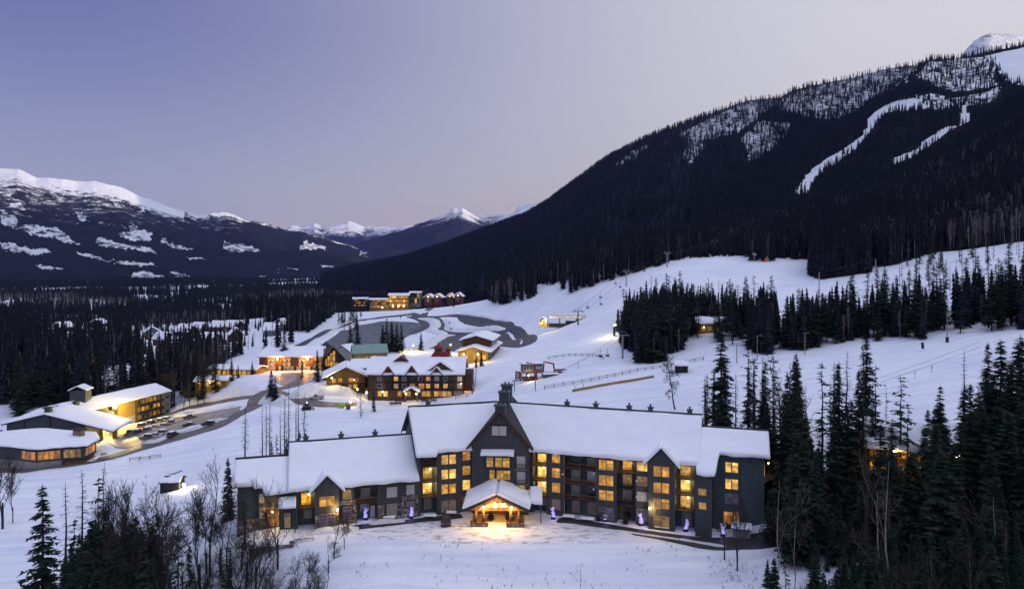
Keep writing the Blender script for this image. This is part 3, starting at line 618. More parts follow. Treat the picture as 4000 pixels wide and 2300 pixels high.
def snow_cover(parent, M, A, B, C, D, th=0.55, seed=0, name='snow_cover', mat='roof_snow', edge=0.5, nx=26, ny=16, ext=()):
    """snow blanket over the quad A-B (eave) C-D (ridge)"""
    A, B, C, D = [np.array(p, float) for p in (A, B, C, D)]
    lx, ly = np.linalg.norm(B - A), np.linalg.norm(D - A)
    def sp(n, L): e = min(.3, edge / L); return np.r_[0, 0, e * .15, e * .4, e * .8, np.linspace(e, 1 - e, n), 1 - e * .8, 1 - e * .4, 1 - e * .15, 1, 1]
    us, vs = sp(nx, lx), sp(ny, ly); U, V = np.meshgrid(us, vs)
    P = (A * (1 - U[..., None]) + B * U[..., None]) * (1 - V[..., None]) + (D * (1 - U[..., None]) + C * U[..., None]) * V[..., None]
    du, dv = np.minimum(U, 1 - U) * lx, np.minimum(V, 1 - V) * ly
    prof = np.clip(np.minimum(du, dv) / edge, 0, 1); prof = np.sqrt(np.clip(1 - (1 - prof) ** 2, 0, 1))
    h = th * (0.35 + .65 * prof) + th * .75 * fbm(U * lx / 4.5 + seed * 7.7, V * ly / 3.2, 4, seed) * prof + 0.06
    rim = np.zeros(U.shape, bool); rim[0] = rim[-1] = True; rim[:, 0] = rim[:, -1] = True
    wob = fbm(U * lx / 1.6 + seed, V * 0, 4, seed + 9) * min(.55, th)
    eave = (V <= 0.0)
    n = np.cross(B - A, D - A); n = n / np.linalg.norm(n); n = n if n[2] > 0 else -n
    outd = (A - D) / ly
    P = P + n * np.where(rim, 0.012, h)[..., None] + outd * (np.where(eave, wob + .12, 0))[..., None]
    xx = P[..., 0]
    for a, b_, L in ext: P = P + outd * (np.clip((xx - a) / .5 + .5, 0, 1) * np.clip((b_ - xx) / .5 + .5, 0, 1) * L * (1 - V) ** 1.5)[..., None]
    o = mesh_obj(name, P.reshape(-1, 3), grid_faces(*U.shape), mat, parent, smooth=True)
    if M is not None: o.matrix_local = M
    return o
def roof_plane(parent, M, x0, x1, e, r, th=0.55, snow=True, deck='dark_trim', seed=0, snow_kw={}, thick=0.22, ext=(), cap=False):
    (ye, ze), (yr, zr) = e, r; q = math.hypot(yr - ye, zr - ze); dy, dz = (ye - yr) / q, (ze - zr) / q
    mb = MB(); mb.prism([(ye, ze), (yr, zr), (yr, zr - thick), (ye, ze - thick)], x0, x1, 'x'); o = mb.build('roof', deck, parent, M)
    for a, b_, L in ext: MB().prism([(ye + dy * L, ze + dz * L), (ye - .001, ze - .003), (ye - .001, ze - thick), (ye + dy * L, ze + dz * L - thick)], max(a, x0), min(b_, x1), 'x').build('eave', deck, o)
    if snow:
        snow_cover(o, None, (x0, ye, ze), (x1, ye, ze), (x1, yr, zr), (x0, yr, zr), th, seed, ext=ext, **snow_kw)
        if cap: MB().box(x0, x1, yr - .3, yr + .3, zr - .1, zr + .62).build('ridge_cap', 'dark_trim', o)
    return o
def gable_roof(parent, M, hw, y0, y1, ze, zr, th=0.4, snow=(1, 1), deck='dark_trim', seed=0, xc=0., thick=.2):
    """ridge along y at xc, eaves at xc -/+ hw"""
    for sg, sn in ((-1, snow[0]), (1, snow[1])):
        mb = MB(); mb.prism([(xc, zr), (xc + sg * hw, ze), (xc + sg * hw, ze - thick), (xc, zr - thick)], y0, y1, 'y'); o = mb.build('roof', deck, parent, M)
        if sn: snow_cover(o, None, (xc + sg * hw, y0, ze), (xc + sg * hw, y1, ze), (xc, y1, zr), (xc, y0, zr), th * sn, seed + sg + 2, nx=12, ny=10)
_wcache = {}
def window(parent, M, x0, x1, z0, z1, y, glassm='lit', fr='tan_frame', bars=True, name='window', split=0.68, rot=None):
    w, h = round(x1 - x0, 2), round(z1 - z0, 2); key = (w, h, fr, bars, split, name)
    if key not in _wcache:
        mb = MB(); f_ = .07
        mb.box(-f_, w + f_, -.06, .06, -f_, 0); mb.box(-f_, w + f_, -.06, .06, h, h + f_); mb.box(-f_, 0, -.06, .06, 0, h); mb.box(w, w + f_, -.06, .06, 0, h)
        if bars: mb.box(0, w, -.04, .03, h * split - .025, h * split + .025)
        if bars and w > .8: mb.box(w / 2 - .02, w / 2 + .02, -.04, .03, h * split + .025, h)
        _wcache[key] = (mb.mesh(name + '_frame', fr), [MB().box(0, w, -.01, .02, 0, h * split - .025).mesh('pane', 'lit'), MB().box(0, w, -.01, .02, h * split + .025, h).mesh('pane', 'lit')] if bars else [MB().box(0, w, -.01, .02, 0, h).mesh('pane', 'lit')])
    fm, panes = _wcache[key]
    o = link(bpy.data.objects.new(name, fm), parent); o.matrix_local = (M if M is not None else Matrix()) @ (Matrix.Translation((x0, y - .05, z0)) if rot is None else Matrix.Translation(rot[0]) @ Matrix.Rotation(rot[1], 4, 'Z'))
    for pm in panes:
        p = link(bpy.data.objects.new('pane', pm), o)
        p.material_slots[0].link = 'OBJECT'; p.material_slots[0].material = MATS[glassm]
    return o
LAMP_GAIN = 2.2
def lamp(parent, loc, power, color=(1, .72, .36), size=0.15, bulb=None, name='lamp', bm='bulb'):
    """a lit lamp: a glowing globe and its light"""
    o = MB().ball((0, 0, 0), bulb or .14, 1.1).build(name, bm, parent, Matrix.Translation(loc), smooth=True)
    l = bpy.data.lights.new('lamp_light', 'POINT'); l.energy = power * LAMP_GAIN; l.color = color; l.shadow_soft_size = size
    lo = bpy.data.objects.new('lamp_light', l); link(lo, o); lo.location = (0, -((bulb or .14) * 1.1 + size + .08), -.05)
    o.visible_shadow = True
    return o
emit('bulb', (1.0, 0.78, 0.36), 14.0); emit('bulb_white', (1.0, 0.93, 0.75), 18.0); emit('bulb_orange', (1.0, 0.50, 0.16), 12.0)
def railing(parent, M, x0, x1, y, z, h=1.0, kind='bal', mat='brown_trim', y2=None, name='railing'):
    mb = MB(); mb.box(x0, x1, y - .05, y + .03, z + h - .09, z + h); mb.box(x0, x1, y - .04, y + .02, z + .10, z + .17)
    for x in (x0, (x0 + x1) / 2 if x1 - x0 > 4.5 else None, x1 - .09):
        if x is not None: mb.box(x, x + .09, y - .06, y + .04, z, z + h + .06)
    o = mb.build(name, mat, parent, M)
    b = MB()
    if kind == 'bal':
        n = int((x1 - x0) / .26)
        for i in range(1, n): b.box(x0 + (x1 - x0) * i / n - .03, x0 + (x1 - x0) * i / n + .03, y - .03, y + .01, z + .17, z + h - .09)
    else:
        n = max(2, int((x1 - x0) / 1.1))
        for i in range(n):
            a, c = x0 + (x1 - x0) * i / n, x0 + (x1 - x0) * (i + 1) / n; b.bar((a, y, z + .17), (c, y, z + h - .1), .05); b.bar((a, y, z + h - .1), (c, y, z + .17), .05)
    q = b.build('balusters', mat, o); q['kind'] = 'stuff'
    return o
def battens(parent, M, x0, x1, y, z0, z1, step=.42, mat='slate_siding', apex=None):
    mb = MB(); x = x0 + step / 2
    while x < x1 - .05:
        zt = z1
        if apex: zt = z1 + (apex[1] - z1) * (1 - abs(x - apex[0]) / (apex[2]))
        mb.box(x - .035, x + .035, y - .045, y - .002, z0, zt); x += step
    return mb.build('batten_strips', mat, parent, M, kind='stuff')
def stones(parent, M, x0, x1, z0, z1, y, holes=(), seed=0, size=.55):
    """a rubble facing: mortar bed and single stones proud of it"""
    r = random.Random(seed); MB().box(x0, x1, y, y + .12, z0, z1).build('stone_facing', 'mortar', parent, M); z = z0 + .02
    while z < z1 - .15:
        h = min(r.uniform(.32, .55) * size / .55, z1 - z - .01); x = x0 + .01
        while x < x1 - .12:
            w = min(r.uniform(.4, .85) * size / .55, x1 - x - .01)
            if not any(x < b_ and x + w > a and z < d and z + h > c for a, b_, c, d in holes):
                q = .07; p_ = r.uniform(.05, .12); mb = MB()
                prof = [(x + q * r.random(), z + .02 + q * r.random()), (x + w - .02 - q * r.random(), z + .02 + q * r.random() * .6), (x + w - .03, z + h * r.uniform(.4, .7)), (x + w - q * r.random() - .03, z + h - .02), (x + q * r.random() * 1.4 + .01, z + h - .02 - q * r.random())]
                mb.prism(prof, y - p_, y + .01); mb.build('stone', r.choice(['stone_grey', 'stone_grey', 'stone_brown', 'stone_light']), parent, M)
            x += w
        z += h
def chimney(parent, M, x, y, z, w=.9, h=1.3, mat='chimney_metal'):
    o = MB().box(x - w / 2, x + w / 2, y - w / 2, y + w / 2, z - 1, z + h).build('chimney', mat, parent, M)
    MB().box(x - w * .68, x + w * .68, y - w * .68, y + w * .68, z + h, z + h + .14).build('chimney_cap', mat, o)
    MB().cyl((x, y, z + h + .14), (x, y, z + h + .6), .16).box(x - .25, x + .25, y - .25, y + .25, z + h + .6, z + h + .68).build('flue', 'dark_metal', o)
    return o
# ---------------------------------------------------------------- the lodge: two splayed wings, a gabled tower and a porch
LO = Vector((-2.4, 137.0, 0.0))
lodge = empty('lodge', LO); tag(lodge, 'large slate-grey timber lodge with snow-covered roofs, lit windows and a gabled entrance porch', 'lodge')
def rel(x, y, z, rz): return frame_mat(x - LO.x, y - LO.y, z - LO.z, rz)
ML, MR, MT = rel(-8.0, 138.8, 0, 16.5), rel(3.3, 138.0, 0, -18.0), rel(-2.4, 137.0, 0, -5.0)
def wall(M, x0, x1, y0, y1, z0, z1, mat='slate_siding', bat=True, name='wall'):
    o = MB().box(x0, x1, y0, y1, z0, z1).build(name, mat, lodge, M)
    if bat: battens(o, None, x0, x1, y0, z0, z1, mat=mat)
    return o
def body(M, x0, x1, yf, yb, ze, zr, yr, zb, mat='teal_siding', base=-3):
    return MB().prism([(yf, base), (yf, ze), (yr, zr), (yb, zb), (yb, base)], x0, x1, 'x').build('wall', mat, lodge, M)
def balcony(M, x0, x1, zf, top, lit=None, kind='bal', yb=1.7, yf=-.55, door=True, doorw=1.7, doorx=None, glassm='glass_dark', power=45, rail='timber'):
    o = MB().box(x0 + .02, x1 - .02, yf, yb, zf - .16, zf).build('balcony', 'dark_trim', lodge, M)
    railing(o, None, x0 + .05, x1 - .05, yf + .08, zf, 1.0, kind, rail)
    if door:
        a = doorx if doorx is not None else (x0 + x1 - doorw) / 2
        window(o, None, a, a + doorw, zf + .08, zf + 2.1, yb, lit or glassm, bars=False, name='balcony_door')
    if lit:
        l = lamp(o, ((x0 + x1) / 2 + .5, yb - .45, zf + 2.0), power * 1.9, (1, .66, .22), .12, .13, 'balcony_lamp')
    return o
FL = [0.0, 3.75, 6.75, 9.75]
# --- left wing, tall part
body(ML, -10.7, 1.5, 1.8, 19, 13.7, 18.9, 9.5, 12.2)
wall(ML, -2.35, 0.6, 0, 1.9, -1, 12.55); wall(ML, -7.2, -2.4, -.35, 1.9, -1, 12.5); wall(ML, -10.75, -10.3, 0, 1.9, -1, 12.3)
for z0, z1, g_ in ((9.9, 11.7, 'lit_bright'), (7.0, 8.8, 'lit_bright'), (4.1, 5.9, 'lit'), (.5, 2.6, 'glass_curtain')):
    window(lodge, ML, -6.25, -5.0, z0, z1, -.35, g_); window(lodge, ML, -4.7, -3.45, z0, z1, -.35, g_)
for z0, z1, g_ in ((10.3, 12.0, 'lit_orange'), (7.4, 9.1, 'lit'), (4.4, 6.3, 'lit_bright'), (.8, 2.9, 'glass_curtain')): window(lodge, ML, -1.95, -.45, z0, z1, 0, g_)
balcony(ML, -10.3, -7.25, FL[3], 12, None, 'x', glassm='glass_dark'); balcony(ML, -10.3, -7.25, FL[2], 9.6, 'lit_bright'); balcony(ML, -10.3, -7.25, FL[1], 6.6, 'lit_bright')
window(lodge, ML, -9.4, -8.0, .7, 2.9, 1.75, 'glass_curtain')
roof_plane(lodge, ML, -11.5, 8.0, (-1.0, 12.45), (9.5, 19.2), .62, seed=1, cap=True, ext=[(-11.6, -7.35, .9)], snow_kw=dict(nx=34)); roof_plane(lodge, ML, -11.5, 8.0, (20, 12.4), (9.52, 19.2), .5, seed=3)
MB().prism([(-1.75, 11.7), (9.5, 18.95), (20, 12.1), (20, 11.6), (9.5, 18.3), (-1.75, 11.2)], -11.62, -11.5, 'x').build('barge_board', 'dark_trim', lodge, ML)
# --- left wing, low part
body(ML, -34.4, -10.6, 1.8, 19, 8.9, 13.2, 9.5, 7.2)
for a, b_, y in ((-14.2, -10.75, 0), (-18.7, -14.25, 0), (-25.9, -23.0, 0), (-30.4, -25.95, -1.5), (-34.4, -33.4, 0)): wall(ML, a, b_, y, 1.9, -2.2, 7.55)
for x0, x1, z0, z1, y, g_ in ((-13.1, -11.6, 4.5, 6.3, 0, 'glass_blind'), (-13.1, -11.6, 1.0, 3.1, -.12, 'lit_purple'), (-16.9, -15.0, 4.3, 6.2, 0, 'glass_blind'), (-16.9, -15.0, .8, 3.0, -.12, 'glass_curtain'),
     (-25.2, -23.7, 4.7, 6.4, 0, 'lit_dim'), (-25.2, -23.7, 1.1, 3.2, -.12, 'lit_purple'), (-29.5, -28.3, 4.3, 6.0, -1.5, 'lit'), (-28.1, -26.9, 4.3, 6.0, -1.5, 'lit'), (-29.5, -28.3, .8, 2.8, -1.62, 'lit_purple'), (-28.0, -26.8, .8, 2.8, -1.62, 'lit_purple')):
    window(lodge, ML, x0, x1, z0, z1, y, g_)
for i, (x0, x1, z1, y, h_) in enumerate(((-14.2, -10.8, 4.4, -.13, (-13.2, -11.5, .9, 3.2)), (-18.7, -14.25, 3.05, -.13, (-17, -14.9, .7, 3.1)), (-25.85, -22.65, 4.6, -.13, (-25.3, -23.6, 1, 3.3)), (-30.35, -26.0, 3.0, -1.63, (-29.6, -26.7, .7, 2.9)))):
    stones(lodge, ML, x0, x1, -.6, z1, y, [h_], i)
balcony(ML, -23.0, -18.75, FL[1] + .1, 6.6, None, 'bal', glassm='glass_curtain', rail='timber'); window(lodge, ML, -21.8, -20.3, 1.6, 3.5, 1.75, 'lit_purple'); window(lodge, ML, -19.9, -19.1, .2, 2.4, 1.75, 'glass_blind', bars=False, name='door')
balcony(ML, -33.4, -30.45, FL[1] + .1, 6.6, 'lit', rail='timber', power=35); window(lodge, ML, -32.3, -30.9, 1.3, 3.4, 1.75, 'glass_curtain')
roof_plane(lodge, ML, -35.2, -10.75, (-1.1, 7.35), (9.5, 13.5), .68, seed=5, cap=True, snow_kw=dict(nx=40)); roof_plane(lodge, ML, -35.2, -11.6, (20, 7.3), (9.52, 13.5), .5, seed=6)
MB().prism([(-30.4, 7.5), (-25.95, 7.5), (-28.17, 9.75)], -1.5, 3.0).build('gable_wall', 'slate_siding', lodge, ML); battens(lodge, ML, -30.4, -25.95, -1.5, 7.5, 7.5, apex=(-28.17, 9.7, 2.25))
gable_roof(lodge, ML, 3.0, -2.1, 4.6, 6.95, 10.05, .45, seed=7, xc=-28.17)
for x in (-32.0, -25.1, -18.3): chimney(lodge, ML, x, 9.6, 13.4)
chimney(lodge, ML, -7.3, 9.6, 19.1)
# --- left end block, lower and set back
body(ML, -44.2, -34.3, 3, 16, 8.2, 11.1, 8, 6.6); wall(ML, -44.2, -40.5, 2.9, 3.4, 1.9, 8.2, 'teal_siding')
wall(ML, -40.5, -36.7, 2.2, 3.2, -1.5, 7.6); wall(ML, -36.6, -34.45, .4, 3.2, -1.5, 6.6)
stones(lodge, ML, -44.2, -40.5, -3.2, 1.9, 2.75, (), 21, .8)
window(lodge, ML, -40.2, -39.3, 1.9, 3.8, 2.2, 'glass_curtain'); window(lodge, ML, -38.9, -36.85, .3, 3.7, 2.15, 'lit_orange', bars=False, name='entrance_window'); window(lodge, ML, -35.7, -34.8, .4, 2.9, .4, 'lit_dim', 'white_frame', name='door')
window(lodge, ML, -40.3, -39.5, 4.8, 6.4, 2.2, 'glass_blind')
lamp(lodge, ML @ Vector((-37.9, .9, 3.3)), 150, (1, .66, .22), .15, .12, 'wall_lamp')
roof_plane(lodge, ML, -45.0, -34.5, (2.1, 8.15), (8, 11.4), .55, seed=8, cap=True, ext=[(-41.3, -39.5, .9), (-39.5, -34.4, 2.7)], snow_kw=dict(nx=40)); roof_plane(lodge, ML, -45.0, -34.6, (16.6, 6.7), (8.02, 11.4), .5, seed=11)
roof_plane(lodge, ML, -36.8, -33.7, (-2.2, 4.75), (.35, 5.9), .45, seed=12, snow_kw=dict(nx=8, ny=6))
for x in (-36.6, -33.9): MB().box(x, x + .16, -2.0, -1.84, -1.2, 4.6).build('porch_post', 'dark_trim', lodge, ML)
# terrace with retaining wall beside the left entrance
tr = MB().box(-41.2, -34.2, -7.6, -1.2, -3.6, -.4).build('terrace', 'concrete', lodge, ML)
MB().box(-41.3, -34.1, -7.7, -7.3, -.4, .25).build('parapet', 'concrete', tr)
snow_cover(tr, None, (-41.1, -7.25, -.38), (-34.3, -7.25, -.38), (-34.3, -1.3, -.38), (-41.1, -1.3, -.38), .35, 14, nx=10, ny=8)
snow_cover(tr, None, (-41.3, -7.7, .26), (-34.1, -7.7, .26), (-34.1, -7.3, .26), (-41.3, -7.3, .26), .22, 15, nx=10, ny=2, edge=.15)
for x in (-41.3, -34.6):
    pt = MB().box(x - .1, x + .6, -7.85, -7.15, -3.2, .85).build('pillar', 'stone_grey', tr); snow_cover(pt, None, (x - .1, -7.85, .86), (x + .6, -7.85, .86), (x + .6, -7.15, .86), (x - .1, -7.15, .86), .2, 16, nx=3, ny=3, edge=.2)
railing(tr, None, -34.0, -30.6, -6.6, -.4, 1.0, 'bal', 'timber'); MB().box(-34.0, -30.6, -6.7, -6.3, -2.5, -.4).build('kerb_wall', 'concrete', tr)
# --- right wing, tall part
body(MR, -1.5, 32.3, 1.8, 19, 13.7, 18.9, 9.5, 12.2)
for a, b_, y in ((-1.0, .9, .3), (3.75, 7.3, 0), (13.75, 17.65, -.35), (21.2, 23.7, 0), (23.75, 28.6, -1.4), (32.0, 32.35, 0)): wall(MR, a, b_, y, 1.9, -1, 12.5)
for k_ in range(3):
    balcony(MR, .95, 3.7, FL[k_ + 1], 0, 'lit_bright', power=55)
    balcony(MR, 28.65, 32.0, FL[k_ + 1] - .05, 0, 'lit_bright', 'x', power=50)
    o = balcony(MR, 7.35, 13.7, FL[k_ + 1] - .05, 0, None, 'x' if k_ == 2 else 'bal', doorx=8.4, glassm='glass_curtain' if k_ != 2 else 'glass_dark'); window(o, None, 11.6, 13.3, FL[k_ + 1] + .05, FL[k_ + 1] + 2.05, 1.7, ['glass_dark', 'glass_blind', 'glass_curtain'][k_], bars=False, name='balcony_door')
balcony(MR, 17.7, 21.15, FL[3], 0, 'lit', power=30); balcony(MR, 17.7, 21.15, FL[2], 0, None, glassm='lit_dim', rail='dark_trim'); balcony(MR, 17.7, 21.15, FL[1], 0, None, glassm='glass_curtain', rail='dark_trim')
for x0, x1, y, rows in ((4.9, 6.45, 0, ((10.4, 12.2, 'lit'), (7.5, 9.3, 'lit'), (4.6, 6.4, 'lit'), (1.2, 3.1, 'glass_curtain'))), (14.3, 15.55, -.35, ((10, 11.85, 'lit'), (7, 8.9, 'lit'), (4.2, 6, 'lit'), (.7, 2.7, 'lit_purple'))), (15.75, 17.0, -.35, ((10, 11.85, 'lit'), (7, 8.9, 'lit'), (4.2, 6, 'lit'), (.6, 2.7, 'lit_purple'))),
     (21.5, 23.4, 0, ((10.3, 12.1, 'lit_bright'), (7.5, 9.2, 'lit_dim'), (4.6, 6.3, 'glass_blind'), (.9, 3.0, 'lit_purple'))), (24.8, 26.05, -1.4, ((10, 11.8, 'lit'), (7, 8.8, 'lit'), (4.1, 5.8, 'lit_dim'), (.6, 2.6, 'lit_dim'))), (26.3, 27.55, -1.4, ((10, 11.8, 'lit'), (7, 8.8, 'lit'), (4.1, 5.8, 'lit'), (.5, 2.6, 'lit_dim')))):
    for z0, z1, g_ in rows: window(lodge, MR, x0, x1, z0, z1, y, g_)
for x0, x1, z0, z1, g_ in ((2.0, 3.3, 1.2, 3.1, 'glass_curtain'), (8.5, 10.0, .5, 2.8, 'glass_curtain'), (11.7, 13.4, .4, 2.7, 'glass_curtain'), (18.5, 20.2, .4, 2.6, 'glass_dark'), (29.7, 31.4, .3, 2.7, 'glass_curtain')): window(lodge, MR, x0, x1, z0, z1, 1.75, g_)
window(lodge, MR, .25, .8, 7.7, 9.2, .3, 'glass_dark')
roof_plane(lodge, MR, -7.0, 33.0, (-1.05, 12.42), (9.5, 19.2), .64, seed=31, cap=True, snow_kw=dict(nx=52)); roof_plane(lodge, MR, -7.0, 33.0, (20, 12.4), (9.52, 19.2), .5, seed=32)
MB().prism([(-1.05, 12.2), (9.5, 18.95), (20, 12.1), (20, 11.6), (9.5, 18.3), (-1.05, 11.7)], 33.0, 33.12, 'x').build('barge_board', 'dark_trim', lodge, MR)
MB().prism([(23.75, 12.45), (28.6, 12.45), (26.18, 15.0)], -1.4, 3.6).build('gable_wall', 'slate_siding', lodge, MR); battens(lodge, MR, 23.75, 28.6, -1.4, 12.45, 12.45, apex=(26.18, 14.95, 2.45))
gable_roof(lodge, MR, 3.1, -2.0, 4.9, 12.05, 15.35, .5, seed=33, xc=26.18)
for x in (5.6, 11.7, 18.6, 22.9, 30.6): chimney(lodge, MR, x, 9.6, 19.1)
for x, z in ((6.95, 8.2), (13.1, 8.9), (13.1, 5.9), (21.3, 8.3), (21.3, 5.3), (28.5, 8.0), (28.5, 5.0)): MB().box(x, x + .28, -.5, -.36, z, z + .3).build('vent_box', 'white_frame', lodge, MR)
MB().box(7.3, 7.42, -.2, -.05, 0, 12.3).build('downpipe', 'tan_frame', lodge, MR)
# --- right end block
MB().box(32.3, 35.2, -2.3, 4, -2, 10.9).build('stair_bay', 'slate_siding', lodge, MR); window(lodge, MR, 32.9, 34.2, 7.6, 8.7, -2.3, 'lit_blind'); window(lodge, MR, 33.0, 34.2, 5.1, 6.2, -2.3, 'lit_blind')
body(MR, 32.2, 44.3, 3, 17, 14.2, 16.9, 8, 11.5); wall(MR, 35.3, 40.0, 2.6, 3.4, -2, 14.0, 'teal_siding'); wall(MR, 40.05, 44.3, 2.9, 3.3, -2, 14.0, 'teal_siding')
for z0, z1, g_ in ((10.8, 12.6, 'lit_bright'), (7.7, 9.5, 'lit_bright'), (5.0, 6.7, 'lit_purple')): window(lodge, MR, 37.5, 38.5, z0, z1, 2.6, g_); window(lodge, MR, 38.7, 39.7, z0, z1, 2.6, g_)
window(lodge, MR, 37.2, 38.7, 1.2, 3.4, 2.6, 'lit_orange'); window(lodge, MR, 39.0, 39.9, 1.4, 3.5, 2.6, 'lit_dim')
for z in FL[1:]:
    b_ = MB().box(44.3, 46.0, 4.0, 9.0, z - .15, z).build('balcony', 'dark_trim', lodge, MR); railing(b_, None, 44.4, 46.0, 4.1, z, 1.0, 'bal', 'brown_trim')
lamp(lodge, MR @ Vector((45.1, 5.0, 12.4)), 50, (1, .62, .16), .15, .12, 'balcony_lamp')
MB().box(44.31, 44.4, 4.6, 7.6, 9.9, 12.2).build('balcony_door', 'lit', lodge, MR)
roof_plane(lodge, MR, 32.4, 45.3, (2.0, 14.0), (8, 17.3), .6, seed=35, cap=True, ext=[(32.3, 36.1, 5.6)], snow_kw=dict(nx=44)); roof_plane(lodge, MR, 33.15, 45.3, (17.5, 12.0), (8.02, 17.3), .5, seed=37)
# --- tower
MB().prism([(-5.6, -1), (5.7, -1), (5.7, 13.7), (0.05, 19.9), (-5.6, 13.7)], 0, 18.5).build('tower_wall', 'slate_siding', lodge, MT)
battens(lodge, MT, -5.6, 5.7, 0, 0, 13.7, apex=(.05, 19.8, 5.7))
gable_roof(lodge, MT, 6.6, -1.0, 19.5, 13.2, 20.6, .3, snow=(0, 0), deck='shingle', xc=.05)
mb = MB()
for sg in (-1, 1): mb.bar((sg * 6.6 + .05, -1.03, 13.0), (.05, -1.03, 20.4), .12, .38)
mb.build('barge_board', 'brown_trim', lodge, MT)
for x, z in ((-4.9, 14.2), (-2.6, 16.8), (.05, 19.3), (2.7, 16.8), (5.0, 14.2)): MB().box(x - .14, x + .14, -.95, .2, z - .14, z + .14).build('roof_beam', 'timber', lodge, MT)
MB().box(-2.9, 2.6, -.06, -.01, 17.55, 17.75).build('trim_band', 'dark_trim', lodge, MT)
lv = MB().box(-1.7, 1.4, -.12, -.02, 15.5, 17.5).build('louvre_window', 'dark_trim', lodge, MT)
for x0, x1 in ((-1.58, -.2), (-.08, 1.3)):
    for i in range(11): MB().box(x0, x1, -.20, -.10, 15.6 + i * .168, 15.6 + i * .168 + .12).build('louvre_slat', 'louvre_white', lv)
by = MB().box(-2.8, 2.2, -.7, 0, 9.2, 11.9).build('bay', 'slate_siding', lodge, MT)
roof_plane(by, None, -3.7, 2.9, (-1.5, 11.95), (.02, 12.5), .5, seed=41, snow_kw=dict(nx=14, ny=4, edge=.35))
for x0, x1 in ((-2.5, -1.3), (-.8, .45), (.7, 1.95)): window(lodge, MT, x0, x1, 9.55, 11.35, -.7, 'lit_blind')
for x0, x1 in ((-2.0, -1.1), (-.6, .7), (.8, 2.0)): window(lodge, MT, x0, x1, 6.9, 8.65, 0, 'lit_blind')
for z in (9.2, 6.2):
    b_ = MB().box(2.95, 5.4, -.9, 0, z - .14, z).build('balcony', 'grey_metal', lodge, MT); railing(b_, None, 3.0, 5.35, -.85, z, 1.0, 'bal', 'dark_trim'); window(b_, None, 3.4, 5.0, z + .05, z + 2.3, 0, 'glass_blind', bars=False, name='balcony_door')
window(lodge, MT, 3.4, 4.9, 4.9, 5.75, 0, 'lit_blind', bars=False)
for x, y, w_, z0, z1 in ((-.05, 1.6, 2.0, 19.0, 21.1), (.05, 8.5, 2.1, 19.0, 22.5), (.05, 14.5, 2.2, 19.0, 22.9)):
    c_ = MB().box(x - w_ / 2, x + w_ / 2, y - .9, y + .9, z0, z1).build('chimney', 'chimney_metal', lodge, MT); MB().box(x - w_ / 2 - .22, x + w_ / 2 + .22, y - 1.1, y + 1.1, z1, z1 + .3).build('chimney_cap', 'chimney_metal', c_)
    MB().cyl((x - .4, y, z1 + .3), (x - .4, y, z1 + .9), .16).cyl((x + .4, y, z1 + .3), (x + .4, y, z1 + .8), .16).build('flue', 'dark_metal', c_)
# --- entrance porch
MP = rel(-2.85, 130.4, 0, -2.0)
gable_roof(lodge, MP, 6.15, -.9, 7.6, 3.55, 6.25, .95, seed=51, thick=.3)
mb = MB(); [mb.bar((sg * 6.1, -.92, 3.3), (0, -.92, 6.0), .12, .34) for sg in (-1, 1)]; mb.build('barge_board', 'dark_trim', lodge, MP)
mb = MB(); [mb.bar((sg * 5.9, -.86, 3.08), (0, -.86, 5.68), .08, .14) for sg in (-1, 1)]; mb.build('light_strip', 'timber', lodge, MP)
tr_ = MB().box(-5.4, 5.4, -.25, .1, 3.1, 3.5).build('porch_beam', 'timber', lodge, MP)
MB().box(-.12, .12, -.2, .05, 3.5, 5.8).bar((-3.2, -.08, 3.5), (0, -.08, 5.2), .2, .22).bar((3.2, -.08, 3.5), (0, -.08, 5.2), .2, .22).box(-2.5, 2.5, -.15, 0, 4.75, 4.95).build('truss', 'timber', tr_)
MB().prism([(-5.2, 3.45), (5.2, 3.45), (0, 5.75)], .25, .32).build('porch_gable', 'tan_frame', lodge, MP)
for x in (-4.0, -2.5, 2.6, 4.2):
    p_ = MB().cyl((x, -.1, .9), (x, -.1, 3.15), .3, .24, 10).build('porch_post', 'timber', lodge, MP, smooth=True)
for a, b_ in ((-4.95, -1.65), (1.8, 5.15)):
    p_ = MB().box(a, b_, -.55, .5, -.8, .78).build('stone_plinth', 'mortar', lodge, MP); stones(p_, None, a + .02, b_ - .02, -.3, .76, -.56, (), int(a * 7) % 50, .75); MB().box(a - .06, b_ + .06, -.75, .56, .78, .92).build('coping', 'timber', p_)
for y, x0, x1, mt, nm in ((6.55, -4.6, -1.9, 'lit_orange', 'porch_window'), (6.5, 1.9, 4.8, 'lit_orange', 'porch_window')): window(lodge, MP, x0, x1, .4, 3.0, y, mt, 'timber', name=nm)
for x in (-1.25, .05): 
    d_ = MB().box(x, x + 1.2, 6.3, 6.42, .02, 2.5).build('entrance_door', 'timber', lodge, MP)
    for i in range(2):
        for j in range(3): MB().box(x + .14 + i * .5, x + .56 + i * .5, 6.27, 6.31, .75 + j * .56, 1.22 + j * .56).build('pane', 'lit', d_)
MB().box(-5.0, 5.1, .6, 6.2, -.6, .02).build('porch_floor', 'tan_frame', lodge, MP)
sg_ = MB().box(.45, 1.75, -.42, -.33, 3.72, 4.6).build('sign_board', 'louvre_white', lodge, MP)
def lettering(txt, parent, loc, size, mat, rx=90, rz=0, name='lettering'):
    c = bpy.data.curves.new(name, 'FONT'); c.body = txt; c.size = size; c.extrude = .008; c.align_x = 'CENTER'; c.materials.append(MATS[mat])
    tmp = bpy.data.objects.new(name, c); COL.objects.link(tmp); me = bpy.data.meshes.new_from_object(tmp.evaluated_get(bpy.context.evaluated_depsgraph_get())); bpy.data.objects.remove(tmp)
    o = link(bpy.data.objects.new(name, me), parent); o.location = loc; o.rotation_euler = (R(rx), 0, R(rz)); return o
